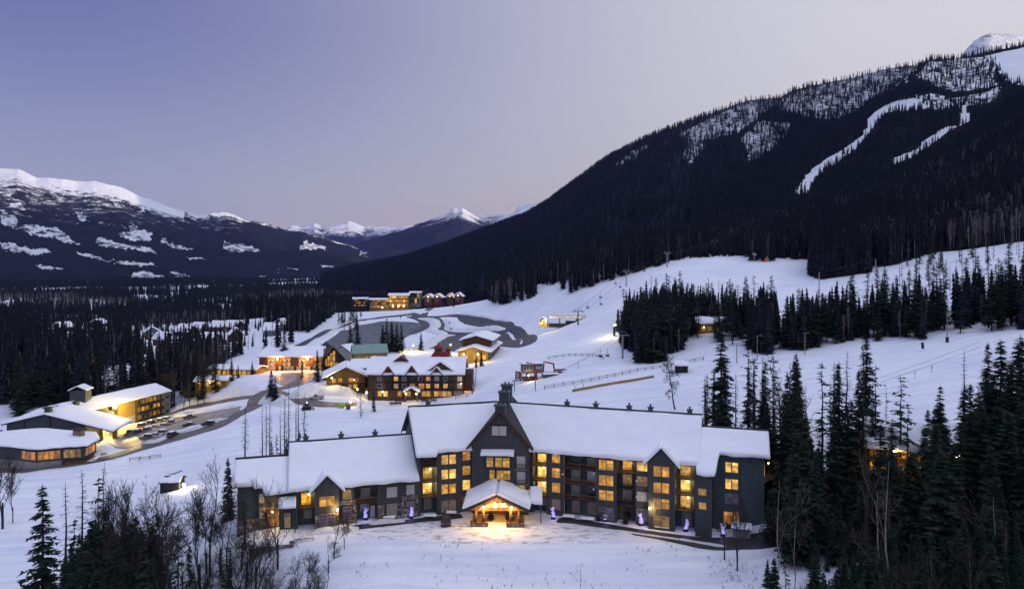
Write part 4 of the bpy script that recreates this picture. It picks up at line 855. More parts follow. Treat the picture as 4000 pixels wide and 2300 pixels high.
lettering('BEAR', sg_, (1.15, -.435, 3.95), .42, 'dark_trim')
lamp(lodge, MP @ Vector((-.25, -.75, 4.25)), 400, (1, .48, .09), .25, .42, 'porch_lamp')
for x in (-2.45, 2.75): lamp(lodge, MP @ Vector((x, -.5, 3.8)), 260, (1, .62, .22), .12, .2, 'porch_lamp')
lamp(lodge, MP @ Vector((0, 3.6, 3.4)), 330, (1, .60, .22), .2, .12, 'porch_lamp')
roof_plane(lodge, MP, 6.2, 8.6, (1.5, 3.9), (5.5, 5.6), .6, seed=55, snow_kw=dict(nx=8, ny=8)); MB().box(8.2, 8.4, 2.0, 2.2, -.5, 3.8).build('porch_post', 'chimney_metal', lodge, MP)
for M_, x, y, z, pw in ((MR, 24.1, -1.75, 4.0, 190), (ML, -26.3, -1.9, 3.55, 190)):
    lamp(lodge, M_ @ Vector((x, y, z)), pw, (1, .62, .2), .12, .2, 'wall_lamp')
LAMP_GAIN = 3.6
# ---------------------------------------------------------------- village buildings
simple('brown_siding', (0.050, 0.026, 0.019), 0.8, 0.25, 1.5); simple('olive_siding', (0.10, 0.070, 0.022), 0.8, 0.25, 1.5); simple('black_siding', (0.022, 0.019, 0.020), 0.8, 0.25, 1.5)
simple('red_metal', (0.20, 0.018, 0.016), 0.55, 0.25, 1.0); simple('green_metal', (0.19, 0.31, 0.27), 0.5, 0.12, .6); simple('grey_siding', (0.13, 0.14, 0.15), 0.8, 0.15, 1); simple('slate_hall', (0.055, 0.065, 0.075), .8, .15, 1)
simple('umber_siding', (.075, .050, .026), .8, .25, 1.5); simple('wine_siding', (.085, .018, .022), .8, .25, 1); simple('ochre_siding', (0.26, 0.17, 0.05), 0.8, 0.2, 1.2); simple('cream_wall', (0.34, 0.30, 0.23), .85, .15, 1); simple('log_wall', (0.10, 0.045, 0.02), .8, .3, 2)
def building(name, label, cat, x, y, z, rz, w, d, h, rise, wallm, axis='x', group=None, th=.5, over=.9, deck='dark_trim', snow=True, base=None, basem='concrete', ro=None, yr=None, gable=None):
    """front faces local -y; origin at the middle of the front at ground level"""
    o = empty(name, (x, y, z), R(rz)); tag(o, label, cat, group); yr = d / 2 if yr is None else yr
    CLEARR = 1
    BUILD_AT.append((x - math.sin(R(rz)) * d / 2, y + math.cos(R(rz)) * d / 2, max(w, d) * .62)); BUILD_AT.append((x + math.sin(R(rz)) * 4, y - math.cos(R(rz)) * 4, w * .45))
    if axis == 'x':
        MB().prism([(0, -4), (0, h), (yr, h + rise * .97), (d, h), (d, -4)], -w / 2, w / 2, 'x').build('wall', wallm, o)
        k = rise / yr; k2 = rise / (d - yr)
        roof_plane(o, None, -w / 2 - over * .7, w / 2 + over * .7, (-over, h - over * k + .15), (yr, h + rise + .15), th, snow, deck, seed=int(abs(x)) % 91); roof_plane(o, None, -w / 2 - over * .7, w / 2 + over * .7, (d + over, h - over * k2 + .15), (yr + .02, h + rise + .15), th, snow, deck, seed=int(abs(y)) % 89)
    else:
        MB().prism([(-w / 2, -4), (-w / 2, h), (0, h + rise * .97), (w / 2, h), (w / 2, -4)], 0, d, 'y').build('wall', wallm, o); k = rise / (w / 2)
        gable_roof(o, None, w / 2 + over, -over, d + over * .7, h - over * k + .15, h + rise + .15, th, (1, 1) if snow else (0, 0), deck, seed=int(abs(x)) % 91)
    if base: MB().box(-w / 2 - .06, w / 2 + .06, -.06, .4, -3, base).build('base_wall', basem, o)
    return o
def win_row(o, xs, z0, z1, w, mats, fr='white_frame', y=0, bars=False, seed=0, split=.68):
    r = random.Random(seed)
    for x in xs: window(o, None, x - w / 2, x + w / 2, z0, z1, y, r.choice(mats) if isinstance(mats, (list, tuple)) else mats, fr, bars, split=split)
def side_rot(o, sgn, xw, ys, z0, z1, w, mats, fr='white_frame', seed=0):     # windows on the +x / -x side walls
    r = random.Random(seed)
    for y in ys: window(o, None, 0, w, 0, z1 - z0, 0, r.choice(mats), fr, False, rot=((sgn * (xw + .05), y - sgn * w / 2, z0), R(90 * sgn)))
LITS = ['lit', 'lit_bright', 'lit_dim', 'lit_orange']; MIX = ['lit', 'glass_dark', 'glass_blue', 'glass_curtain']
# hotel wing at the lower left
hx, hy = -153.6, 275.0
hotel = building('hotel_wing', 'long three-storey olive hotel wing with floodlight and snowy low roof behind the car park', 'hotel', hx, hy, -14.0, 75.4, 46, 14, 9.6, 2.4, 'olive_siding', over=1.2, th=.45)
for k_, z in enumerate((.4, 3.4, 6.4)):
    for j, (a, b_) in enumerate(((-15, -5), (6, 19))):
        q = MB().box(a, b_, -1.3, 0, z - .25, z - .05).build('balcony', 'dark_trim', hotel); MB().box(a, b_, -1.35, -1.25, z - .05, z + .8).build('balcony_front', 'black_siding', q)
        win_row(hotel, np.arange(a + 1, b_, 2.1), z + .5, z + 2.1, 1.3, ['lit', 'lit_dim', 'glass_dark', 'lit_orange', 'glass_curtain'], 'tan_frame', seed=j * 5 + k_)
    win_row(hotel, (-21, -18.5, -3, -.5), z + .7, z + 2.0, 1.3, ['lit_dim', 'glass_dark', 'lit'], 'tan_frame', seed=k_ + 30)
MB().box(-3.8, 4.6, -.25, 0, -3, 9.3).build('stair_panel', 'ochre_siding', hotel); MB().box(-3.8, 4.6, -.32, -.26, -3, 3.2).build('base_panel', 'cream_wall', hotel)
MB().box(19.6, 23.4, -1.0, 0, -3, 9.2).build('stair_tower', 'grey_siding', hotel); win_row(hotel, (21.4,), .8, 1.8, 1.6, 'glass_dark', 'dark_frame', -1.0); win_row(hotel, (21.4,), 3.8, 4.8, 1.6, 'glass_blue', 'dark_frame', -1.0); win_row(hotel, (21.4,), 6.8, 7.8, 1.6, 'glass_dark', 'dark_frame', -1.0)
lamp(hotel, (-7.5, -2.4, 8.9), 5200, (1, .70, .17), .3, .75, 'floodlight', 'bulb').children[0].location = (0, -4.2, .6); chimney(hotel, None, -19, 4, 11.2, 1.6, 1.5, 'slate_hall')
for i in range(5): MB().cyl((-12 + i * 7, 8.5, 11.5), (-12 + i * 7, 8.5, 12.6), .12).box(-12.5 + i * 7, -11.5 + i * 7, 8, 9, 12.6, 12.7).build('roof_vent', 'dark_metal', hotel)
# lobby hall with an asymmetric gable and its lift tower
lob = empty('lobby_hall', (-160, 240, -14), R(8)); tag(lob, 'grey gabled lobby hall whose long snowy roof sweeps down to a drive-through', 'hall'); BUILD_AT += [(-160, 252, 24), (-150, 245, 14)]
MB().prism([(-14, -4), (-14, 9), (-1.5, 11.6), (11, 7.2), (11, -4)], 0, 24, 'y').build('wall', 'slate_hall', lob)
for sg, (xe, ze), y1 in ((-1, (-15.2, 8.9), 25), (1, (20.5, 5.3), 16)):
    q = MB().prism([(-1.5, 12.0), (xe, ze), (xe, ze - .4), (-1.5, 11.6)], -1.2, y1, 'y').build('roof', 'dark_trim', lob); snow_cover(q, None, (xe, -1.2, ze), (xe, y1, ze), (-1.5, y1, 12.0), (-1.5, -1.2, 12.0), .45, 60 + sg)
MB().box(-8.5, -8.1, -.3, .02, -2, 9.4).build('corner_trim', 'dark_trim', lob); MB().box(-.3, .1, -.3, .02, -2, 10.8).build('corner_trim', 'dark_trim', lob)
MB().box(9.0, 14.5, .6, .75, 1, 5.2).build('lobby_glazing', 'lit', lob)
for x in (15, 19.4): MB().box(x, x + 1.2, 1.5, 2.7, -3, 5.2).build('canopy_pier', 'ochre_siding', lob)
MB().prism([(-1, 0), (1, 0), (.75, 2.4), (-.75, 2.4)], -1, 1.4).build('chimney', 'slate_hall', lob, Matrix.Translation((-1.5, 1.5, 11.2))); MB().box(-3.0, 0, .3, 3.1, 13.6, 13.9).build('chimney_cap', 'dark_metal', lob)
lt = MB().box(-3.5, 2.0, 21, 26.0, 5, 16.2).build('lift_tower', 'slate_hall', lob); gable_roof(lt, None, 3.2, 20.6, 26.4, 16.2, 17.8, .3, seed=66, xc=-.75)
lamp(lob, (17, 4, 4.6), 800, (1, .72, .2), .3, .2, 'canopy_lamp')
# round restaurant with hipped roof
EV = [(-192, 232), (-166, 222.5), (-149.5, 217.5), (-143, 220.5), (-136.3, 222), (-137.5, 231), (-143, 238.5), (-172, 241)]
rs = empty('restaurant', (-158, 231, -14)); tag(rs, 'low polygonal restaurant under one broad snowy roof with a stone chimney', 'restaurant'); BUILD_AT += [(-160, 230, 20), (-180, 232, 16)]
cx, cy, cz = -158., 232.5, -5.6
def rl(p, z): return (p[0] + 158, p[1] - 231, z + 14)
inner = [(cx + (p[0] - cx) * .93, cy + (p[1] - cy) * .93) for p in EV]
mb = MB(); n_ = len(EV)
for i in range(n_): mb.poly([rl(inner[i], -19), rl(inner[(i + 1) % n_], -19), rl(inner[(i + 1) % n_], -8.7), rl(inner[i], -8.7)])
mb.build('wall', 'slate_hall', rs)
mb = MB()
for i in range(n_):
    mb.poly([rl(EV[i], -8.7), rl(EV[(i + 1) % n_], -8.7), rl((cx, cy), cz)]); mb.poly([rl(EV[i], -9.1), rl(EV[(i + 1) % n_], -9.1), rl(EV[(i + 1) % n_], -8.7), rl(EV[i], -8.7)]); mb.poly([rl(EV[i], -9.1), rl(EV[(i + 1) % n_], -9.1), rl((cx, cy), -8.9)])
rf = mb.build('roof', 'dark_trim', rs)
V_, F_ = [], []
for r_ in range(9):
    f_ = [1.0, 1.0, .985, .95, .85, .65, .4, .2, .02][r_]; h_ = [.0, .3, .48, .55, .55, .5, .5, .45, .35][r_]
    for i in range(n_ * 6):
        a, b_ = EV[i // 6], EV[(i // 6 + 1) % n_]; k_ = (i % 6) / 6; x, y = a[0] * (1 - k_) + b_[0] * k_, a[1] * (1 - k_) + b_[1] * k_
        V_.append(rl((cx + (x - cx) * f_, cy + (y - cy) * f_), cz + (-8.68 - cz) * f_ + h_ + .1 * math.sin(i * 1.7 + r_)))
M_ = n_ * 6
F_ = [(r_ * M_ + i, r_ * M_ + (i + 1) % M_, (r_ + 1) * M_ + (i + 1) % M_, (r_ + 1) * M_ + i) for r_ in range(8) for i in range(M_)] + [tuple(range(8 * M_, 9 * M_))]
mesh_obj('snow_cover', np.array(V_), F_, 'roof_snow', rf, smooth=True)
def wall_win(root, a, b_, t0, t1, z0, z1, mat, org, n=1, fr='tan_frame'):
    a, b_ = Vector(a), Vector(b_); L = (b_ - a).length; an = math.atan2(b_.y - a.y, b_.x - a.x); w_ = (t1 - t0) * L / n
    for i in range(n):
        p = a.lerp(b_, t0 + (t1 - t0) * i / n); window(root, None, 0, w_ - .2, 0, z1 - z0, 0, mat, fr, False, rot=((p.x - org[0] + math.sin(an) * .08, p.y - org[1] - math.cos(an) * .08, z0 - org[2]), an))
OR = (-158, 231, -14)
wall_win(rs, inner[1], inner[2], .62, .98, -12.2, -9.7, 'lit_orange', OR, 3); wall_win(rs, inner[2], inner[3], .05, .97, -12.2, -9.7, 'lit_orange', OR, 4); wall_win(rs, inner[3], inner[4], .1, .9, -12.2, -9.7, 'lit_dim', OR, 3); wall_win(rs, inner[4], inner[5], .1, .9, -12.2, -9.8, 'lit_orange', OR, 3)
mb = MB()
for i in (0, 1, 2): p, q = inner[i], inner[i + 1]; nx_, ny_ = q[1] - p[1], -(q[0] - p[0]); l_ = math.hypot(nx_, ny_); nx_, ny_ = nx_ / l_ * .1, ny_ / l_ * .1; mb.poly([rl((p[0] + nx_, p[1] + ny_), -19), rl((q[0] + nx_, q[1] + ny_), -19), rl((q[0] + nx_, q[1] + ny_), -12.9), rl((p[0] + nx_, p[1] + ny_), -12.9)])
mb.build('base_wall', 'concrete', rs)
ch = MB().box(12.6, 15.2, -2.0, .4, 5.4, 8.6).build('chimney', 'stone_brown', rs); MB().box(12.3, 15.5, -2.3, .7, 8.9, 9.05).build('chimney_cap', 'dark_metal', ch); MB().cyl((-14, 1.5, 6.3), (-14, 1.5, 8.0), .8, .8, 10).build('roof_dome', 'grey_metal', rs)
lamp(rs, (-29, -12.5, 1.8), 160, (1, .7, .25), .2, .15, 'wall_lamp')
dk = MB().box(15.5, 34, -10.5, 1, -4, .6).build('deck', 'timber', rs); railing(dk, None, 15.5, 34, -10.3, .6, 1.0, 'bal', 'dark_trim'); snow_cover(dk, None, (22, -9.5, .61), (33.5, -9.5, .61), (33.5, .5, .61), (22, .5, .61), .2, 71, nx=10, ny=8, edge=.8)
BUILD_AT += [(-133, 226, 12)]
for i, (x, y) in enumerate(((20, -6), (23.5, -3), (27, -6.5), (30, -2.5), (31.5, -6))):
    px_, py_ = x - 158, y + 231; tb = empty('picnic_table', (px_, py_, -13.25), .4 * i); tag(tb, 'snow-dusted picnic table on the restaurant deck, %s from the restaurant wall' % ['first', 'second', 'third', 'fourth', 'fifth'][i], 'table', 'picnic tables on the restaurant deck')
    MB().box(-.95, .95, -.4, .4, .7, .78).build('table_top', 'timber', tb); MB().box(-.95, .95, -.85, -.6, .4, .46).build('bench_seat', 'timber', tb); MB().box(-.95, .95, .6, .85, .4, .46).build('bench_seat', 'timber', tb); MB().bar((-.7, -.8, 0), (-.7, .35, .72), .08).bar((-.7, .8, 0), (-.7, -.35, .72), .08).bar((.7, -.8, 0), (.7, .35, .72), .08).bar((.7, .8, 0), (.7, -.35, .72), .08).build('leg', 'timber', tb)
# motel with two orange lamps
mo = building('motel', 'dark brown two-storey motel with two glowing orange wall lamps and a broad snowy roof', 'motel', -110, 345, -3.2, 0, 32, 20, 7.3, 3.2, 'brown_siding', over=1.1, base=2.4, basem='cream_wall', yr=12)
for z in (3.0, 5.3):
    win_row(mo, (-11.2, -9.3, -3.2, -1.2, 4.4, 6.4, 12.4, 14.2), z, z + 1.3, 1.4, ['lit', 'glass_curtain', 'lit_blind', 'lit'], seed=int(z)); 
    for x in (-11.2, -9.3, -3.2, -1.2, 4.4, 6.4): MB().box(x - .35, x + .35, -.3, 0, z - .55, z - .15).build('wall_heater', 'white_frame', mo)
win_row(mo, (-2.6, -.8, 5.2, 7.2), .6, 1.6, 1.1, 'lit_dim')
for x in (-14.5, -7.6, -5.0, 1.4, 9.6): MB().box(x, x + 1.1, -.9, 0, -2, 2.5).build('buttress', 'brown_siding', mo)
for x in (-6.6, 8.4): lamp(mo, (x, -.9, 6.3), 1700, (1, .42, .10), .3, .55, 'wall_lamp', 'bulb_orange')
mb2 = building('glazed_chalet', 'dark chalet with a tall glazed gable glowing yellow behind the two spruces', 'chalet', -88.5, 343, -3.2, 24, 11, 24, 6.2, 6.0, 'black_siding', 'y', th=.25, snow=False, over=.7, deck='shingle')
for i, (x, h_) in enumerate(((-4.2, 6.6), (-2.9, 7.9), (-1.6, 9.2), (-.3, 10.3))):
    for j in range(3): 
        if 3.2 + j * 2.6 < h_: window(mb2, None, x, x + 1.05, 2.9 + j * 2.55, min(h_, 5.2 + j * 2.55), 0, 'lit', 'dark_frame', False)
win_row(mb2, (1.5, 3.4), 3, 4.6, 1.2, 'lit_dim', 'dark_frame')
ll = building('low_lodge', 'low lodge with warm lit window front and flat snowy roof left of the motel', 'lodge', -135, 334, -4, -8, 24, 9, 3.4, 1.0, 'ochre_siding', over=1.4); win_row(ll, np.arange(-9.5, 10, 2.6), .8, 2.6, 2.0, ['lit', 'lit_bright', 'lit_orange'], 'tan_frame', seed=4)
ll2 = building('low_lodge', 'small lit pavilion with snowy roof among bare trees below the motel', 'pavilion', -134, 308, -5, 10, 13, 8, 3.2, 1.0, 'ochre_siding', over=1.1); win_row(ll2, (-4.5, -2, .6, 3.2), .7, 2.6, 2.0, ['lit', 'lit_bright'], 'tan_frame', seed=4); lamp(ll2, (0, -2, 2.6), 90, (1, .62, .2), .2, .12, 'wall_lamp')
# central brown lodge
gz = building('brown_lodge', 'brown and black timber-framed lodge with red gable trim and snowy roof in the village centre', 'lodge', -37, 265, -1.2, 0, 36.6, 18, 9.3, 4.6, 'umber_siding', over=1.1, deck='red_metal', th=.6)
MB().box(-8.7, -1.4, -.12, 0, 2.9, 9.2).build('cladding_panel', 'black_siding', gz); MB().box(4.6, 10.4, -.12, 0, 2.9, 8.6).build('cladding_panel', 'black_siding', gz); MB().box(-18.3, 18.3, -.2, 0, 2.75, 2.95).build('trim_band', 'dark_trim', gz)
for x in (-18.1, -14.8, -9, 1, 12.2, 15, 18): MB().box(x, x + .18, -.16, 0, 2.95, 9.3).build('trim_board', 'dark_trim', gz)
for z in (3.7, 6.5): win_row(gz, (-13.8, -7.4, -4.2, 1.9, 8.2, 11.6, 17.0), z, z + 1.5, 1.5, ['glass_blue', 'glass_curtain', 'glass_blind', 'glass_dark', 'lit'], 'white_frame', -.13, seed=int(z * 3)); win_row(gz, (4.9,), z, z + 1.5, 1.5, 'lit' if z < 5 else 'lit_orange', 'white_frame', -.13)
for x, gl in ((-10.2, 'glass_dark'), (-1.2, 'lit_orange'), (4.6 - 2.2, 'lit_orange'), (14.0, 'glass_dark')):
    for z in (3.2, 6.0):
        q = MB().box(x - 1.6, x + 1.6, -1.4, 0, z - .15, z).build('balcony', 'dark_trim', gz); railing(q, None, x - 1.6, x + 1.6, -1.35, z, 1.0, 'bal', 'brown_trim'); window(q, None, x - 1.0, x + 1.0, z + .1, z + 2.2, -.14, gl if z < 5 else 'glass_dark', 'dark_frame', False, 'balcony_door')
win_row(gz, (-13.6, -11.4, -6.0, -2.6, 3.2, 5.0, 8.0, 9.6, 11.2, 13.0), .5, 2.4, 1.5, ['lit', 'lit_bright', 'lit_orange', 'lit'], 'tan_frame', seed=3); win_row(gz, (15.5, 17.2), .5, 2.4, 1.4, 'glass_curtain', 'tan_frame')
for xc_, zt in ((-10.2, 12.2), (-1.2, 12.4), (8.2, 11.7)):
    MB().prism([(xc_ - 1.9, 9.0), (xc_ + 1.9, 9.0), (xc_, zt - .5)], -.8, 4.5).build('gable_wall', 'olive_siding', gz); gable_roof(gz, None, 2.6, -1.5, 5.0, 8.8, zt, .4, deck='red_metal', seed=int(xc_) + 20, xc=xc_)
    mb = MB(); [mb.bar((xc_ + sg * 2.55, -1.52, 8.7), (xc_, -1.52, zt - .1), .12, .34) for sg in (-1, 1)]; mb.build('barge_board', 'red_metal', gz); win_row(gz, (xc_,), 9.1, 10.4, 1.2, 'glass_dark', 'dark_frame', -.8)
MB().prism([(3.6, 9.0), (15.6, 9.0), (9.6, 13.2)], .4, 9).build('gable_wall', 'umber_siding', gz); gable_roof(gz, None, 7.2, -.4, 10.5, 8.6, 13.6, .6, deck='red_metal', seed=44, xc=9.6)
dm = MB().box(-8.4, -4.4, 5.5, 10, 11.5, 13.6).build('dormer', 'olive_siding', gz); gable_roof(dm, None, 2.9, 4.7, 10.5, 13.3, 15.2, .2, (0, 0), 'red_metal', xc=-6.4)
q = MB().prism([(3.5, 12.5), (13.5, 12.5), (11.0, 16.2), (6, 16.2)], 9, 16).build('hall_roof', 'red_metal', gz)
cu = MB().cyl((7.5, 12, 15.5), (7.5, 12, 17.6), 1.5, 1.5, 8).build('cupola', 'olive_siding', gz); MB().cyl((7.5, 12, 17.6), (7.5, 12, 18.9), 2.1, .6, 8).build('cupola_roof', 'red_metal', cu); MB().cyl((7.5, 12, 18.9), (7.5, 12, 19.6), .3).build('flue', 'dark_metal', cu)
cu = MB().cyl((11.4, 13, 15), (11.4, 13, 16.8), .8, .8, 8).build('cupola', 'red_metal', gz); MB().cyl((11.4, 13, 16.8), (11.4, 13, 17.5), 1.2, .3, 8).build('cupola_roof', 'red_metal', cu)
MB().poly([(10.5, 9, 14.2), (12.6, 9, 14.2), (14.4, 2.2, 11.0), (13.2, 2.0, 10.9)]).build('bare_roof_strip', 'red_metal', gz)
gable_roof(gz, None, 3.0, -4.0, 0.2, 2.7, 4.3, .6, seed=77, xc=-1.0)
for x in (-3.2, 1.2): MB().cyl((x, -3.6, -1), (x, -3.6, 2.8), .2).build('porch_post', 'timber', gz)
for x in (-3.0, 1.0): lamp(gz, (x, -4.2, 2.2), 60, (1, .66, .2), .15, .28, 'porch_lamp')
lamp(gz, (-12.3, -1.0, 2.4), 45, (1, .6, .15), .15, .25, 'wall_lamp'); lamp(gz, (17.6, -1.4, 5.6), 60, (1, .66, .2), .15, .2, 'wall_lamp')
MB().box(18.3, 21.5, 2, 15, -3, 8.8).build('side_wing', 'brown_siding', gz); MB().prism([(18.3, 3.6), (22.3, 2.4), (22.3, 2.2), (18.3, 3.4)], 1.5, 6).build('awning', 'red_metal', gz); MB().box(18.6, 21.2, 1.9, 1.99, -.5, 2.2).build('side_window', 'lit', gz)
# chalet between motel and brown lodge
cn = building('chalet', 'rambling brown chalet with lit balconies and sweeping snowy roofs beside the brown lodge', 'chalet', -66, 275, 0, 14, 15, 14, 5.4, 3.6, 'umber_siding', 'y', over=1.6, th=.6)
win_row(cn, (-4.6, -2.2, 1.8, 4.2), 3.0, 4.6, 1.5, LITS, 'dark_frame', seed=2); win_row(cn, (-5, -2.6, 1.4, 3.6), .3, 2.0, 1.7, LITS, 'dark_frame', seed=6); q = MB().box(-7, 7, -1.8, 0, 2.4, 2.6).build('balcony', 'dark_trim', cn); railing(q, None, -7, 7, -1.7, 2.6, 1, 'bal', 'timber'); lamp(cn, (-5.4, -2.2, 5.2), 260, (1, .66, .16), .2, .32, 'wall_lamp'); lamp(cn, (3, -2.2, 4.2), 90, (1, .66, .16), .2, .15, 'wall_lamp')
cn2 = building('chalet', 'olive timber annexe with a long snowy lean-to roof behind the rambling chalet', 'annexe', -58, 288, 1, -4, 20, 12, 6.0, 2.2, 'umber_siding', over=1.2); win_row(cn2, (4, 6.5), 2.5, 4.2, 1.4, ['lit', 'lit_dim'], 'dark_frame')
gr = building('green_roofed_hall', 'hall with a pale green metal roof half free of snow behind the chalets', 'hall', -72, 352, 0, 18, 17, 10, 5.4, 3.4, 'ochre_siding', over=.8, deck='green_metal', snow=False); win_row(gr, (-6, -2, 2, 6), 1.5, 3.5, 1.8, ['lit', 'lit_dim'], 'tan_frame')
bl = building('blue_roofed_house', 'white house with a blue-grey roof left of the green-roofed hall', 'house', -89, 362, -1, -20, 10, 9, 5.4, 3.2, 'white_frame', 'y', th=.3, over=.5)
# day lodge on the right of the village
dl = building('day_lodge', 'two-tier snowy-roofed day lodge with yellow-lit front terrace at the foot of the slope', 'day lodge', -19, 338, 3.2, -7, 15, 40, 4.2, 2.2, 'ochre_siding', 'y', over=1.3, th=.6)
up = MB().prism([(-7.2, 5.6), (7.2, 5.6), (6.6, 9.0), (0, 10.6), (-6.6, 9.0)], 9, 33, 'y').build('upper_storey', 'log_wall', dl); gable_roof(up, None, 8.6, 8.0, 34.5, 8.6, 11.0, .6, seed=81)
win_row(dl, (-5.5, -3.3, -1.1, 1.1, 3.3, 5.5), .5, 2.6, 1.6, ['lit', 'lit_bright'], 'tan_frame', seed=2); side_rot(dl, 1, 7.5, np.arange(3, 38, 2.6), 1.2, 2.8, 1.5, ['lit', 'lit', 'glass_curtain', 'lit_dim'], 'white_frame', 3); side_rot(dl, 1, 7.5, np.arange(11, 32, 3), 6.2, 8.0, 1.6, ['glass_blue', 'glass_dark', 'lit_dim'], 'white_frame', 4)
MB().box(7.45, 7.6, 0, 40, -2, 4.1).build('side_cladding', 'log_wall', dl); lamp(dl, (3, -3.5, 3.4), 420, (1, .66, .18), .3, .4, 'terrace_lamp'); lamp(dl, (-4.2, -2.2, 3.1), 260, (1, .66, .18), .3, .3, 'terrace_lamp')
# far row of modern hotels
def far_block(px0, px1, py0, d, h, rz, wallm, lab, rows=2, litm=LITS, rise=.8, depth=14, axis='x', name='hotel_block', cat='hotel'):
    x0, x1 = (px0 - 2000) * d / F, (px1 - 2000) * d / F; z = zof(py0, d)
    o = building(name, lab, cat, (x0 + x1) / 2, d, z, rz, (x1 - x0), depth, h, rise, wallm, axis, over=1.5, th=.7)
    w_ = x1 - x0
    for k_ in range(rows): win_row(o, np.arange(-w_ / 2 + 2, w_ / 2 - 1, 2.6), h * k_ / rows + .8, h * (k_ + 1) / rows - .5, 2.2, litm, 'dark_frame', seed=int(px0) + k_)
    return o
far_block(1380, 1436, 1198, 790, 9, 12, 'black_siding', 'dark modern hotel block at the left end of the distant lit row', 3, ['glass_dark', 'lit_orange', 'glass_dark', 'lit_dim'])
a = far_block(1444, 1518, 1203, 785, 9.5, 6, 'olive_siding', 'long flat-roofed timber hotel with yellow balconies in the distant row', 3, ['lit', 'lit_dim', 'glass_dark', 'lit_orange'])
b2 = far_block(1519, 1597, 1198, 790, 13, 4, 'log_wall', 'tall glass-fronted hotel blazing with light in the distant row', 3, ['lit', 'lit_bright', 'lit_orange'], rise=1.6); far_block(1600, 1642, 1186, 800, 12.5, 0, 'grey_siding', 'plain grey hotel block beside the glass-fronted hotel', 2, ['glass_dark', 'lit', 'glass_dark', 'glass_dark'])
for o, x in ((a, 4), (b2, -6), (b2, 6), (b2, 0)): lamp(o, (x, -6, 1.0), 420, (1, .66, .16), .4, .7, 'path_lamp')
for i, (p0, p1, py0, dd_) in enumerate(((1656, 1690, 1183, 800), (1692, 1724, 1182, 800), (1746, 1768, 1180, 805), (1776, 1803, 1177, 810))):
    o = far_block(p0, p1, py0, dd_, 6.5, -4, 'wine_siding', ['wine-red gabled lodge nearest the grey block in the distant row', 'second wine-red gabled lodge in the distant row, lit under its gable', 'third wine-red gabled lodge in the distant row, the smallest', 'wine-red gabled lodge at the right end of the distant row beside the road'][i], 1, ['glass_dark', 'lit_dim', 'lit_purple'], 3.4, 16, 'y', 'gabled_lodge', 'lodge')
    w_ = (p1 - p0) * dd_ / F; MB().prism([(-w_ * .33, 6.4), (w_ * .33, 6.4), (0, 8.9)], -.15, -.05).build('gable_window', 'lit_orange', o); lamp(o, (0, -1.6, 7.2), 90, (1, .6, .2), .3, .4, 'gable_lamp')
# chalets in the valley forest
r = random.Random(5)
HS = [(1160, 497, .9), (1375, 487, 1), (1490, 458, .9), (1640, 446, .9), (1745, 446, .9), (1205, 552, 1), (1310, 600, 1.1), (1440, 603, 1.1), (1560, 562, 1), (1800, 520, .9), (2060, 482, .9), (2120, 436, .8), (430, 622, 1), (605, 618, .9), (430, 446, .9), (320, 543, .8), (730, 415, .8), (830, 630, .8), (690, 525, .7)]
WH = ['nearest the front, with a steep gable', 'beside the bare cottonwoods']
ORD = 'first second third fourth fifth sixth seventh eighth ninth tenth eleventh twelfth thirteenth fourteenth fifteenth sixteenth seventeenth eighteenth nineteenth'.split()
_rank = {v_: k_ for k_, v_ in enumerate(sorted(range(len(HS)), key=lambda j: HS[j][0]))}
for i, (hx_, hy_, sc) in enumerate(HS):
    p = on_ground(hx_ / 1.948, 1050 + (hy_ + 32) / 1.948); ax = r.choice('xy'); w_, d_ = r.uniform(12, 16) * sc * p.y / 600, r.uniform(10, 13) * sc * p.y / 600
    o = building('forest_chalet', 'snow-roofed chalet among the valley trees, %s from the left of the scattered hamlet' % ORD[_rank[i]], 'chalet', p.x, p.y, p.z - .3, r.uniform(-35, 35), w_, d_, 5.2, 4.2, r.choice(['black_siding', 'brown_siding', 'grey_siding']), ax, 'chalets in the valley forest', .6, 1.0)
    win_row(o, (-w_ * .25, w_ * .22), 1.0, 2.8, 1.8, ['glass_dark', 'glass_blue', 'lit_dim', 'lit_orange', 'glass_dark'], 'white_frame', seed=i); win_row(o, (0,), 3.6, 5.0, 1.4, ['glass_dark', 'glass_blind', 'lit_orange'], 'white_frame', seed=i + 50)
    if i in (1, 4, 13, 17): lamp(o, (w_ * .3, -1, 2.6), 150, (1, .45, .12), .3, .35, 'porch_lamp', 'bulb_orange')
# houses half hidden by the stands on the right
p = on_ground(2785, 1300); o = building('hillside_house', 'snow-roofed hillside house glowing faintly yellow between the stands of spruce', 'house', p.x, p.y, p.z, -10, 13, 9, 4, 2, 'ochre_siding'); win_row(o, (-4, -1.5, 1.5, 4), .8, 2.6, 1.6, ['lit_dim', 'lit_dim'], 'tan_frame'); lamp(o, (-4, -3, 2.5), 14, (1, .6, .18), .3, .2, 'wall_lamp')
p = on_ground(3610, 1880); o = building('timber_chalet', 'timber chalet with orange lit balconies hidden behind the dark spruces at the right', 'chalet', p.x, p.y, p.z, -24, 20, 12, 6.0, 3.4, 'ochre_siding', over=1.4)
for z in (.4, 3.2): win_row(o, (-8, -5.5, -3, 0, 2.6, 5.2, 8), z + .3, z + 2.2, 1.9, ['lit_orange', 'lit', 'lit_orange'], 'dark_frame', seed=int(z)); q = MB().box(-9.8, 9.8, -1.8, 0, z - .25, z - .05).build('balcony', 'timber', o); railing(q, None, -9.8, 9.8, -1.7, z, 1, 'bal', 'timber'); lamp(o, (-5, -1.5, z + 2.1), 110, (1, .5, .12), .2, .14, 'balcony_lamp'); lamp(o, (5, -1.5, z + 2.1), 110, (1, .5, .12), .2, .14, 'balcony_lamp')
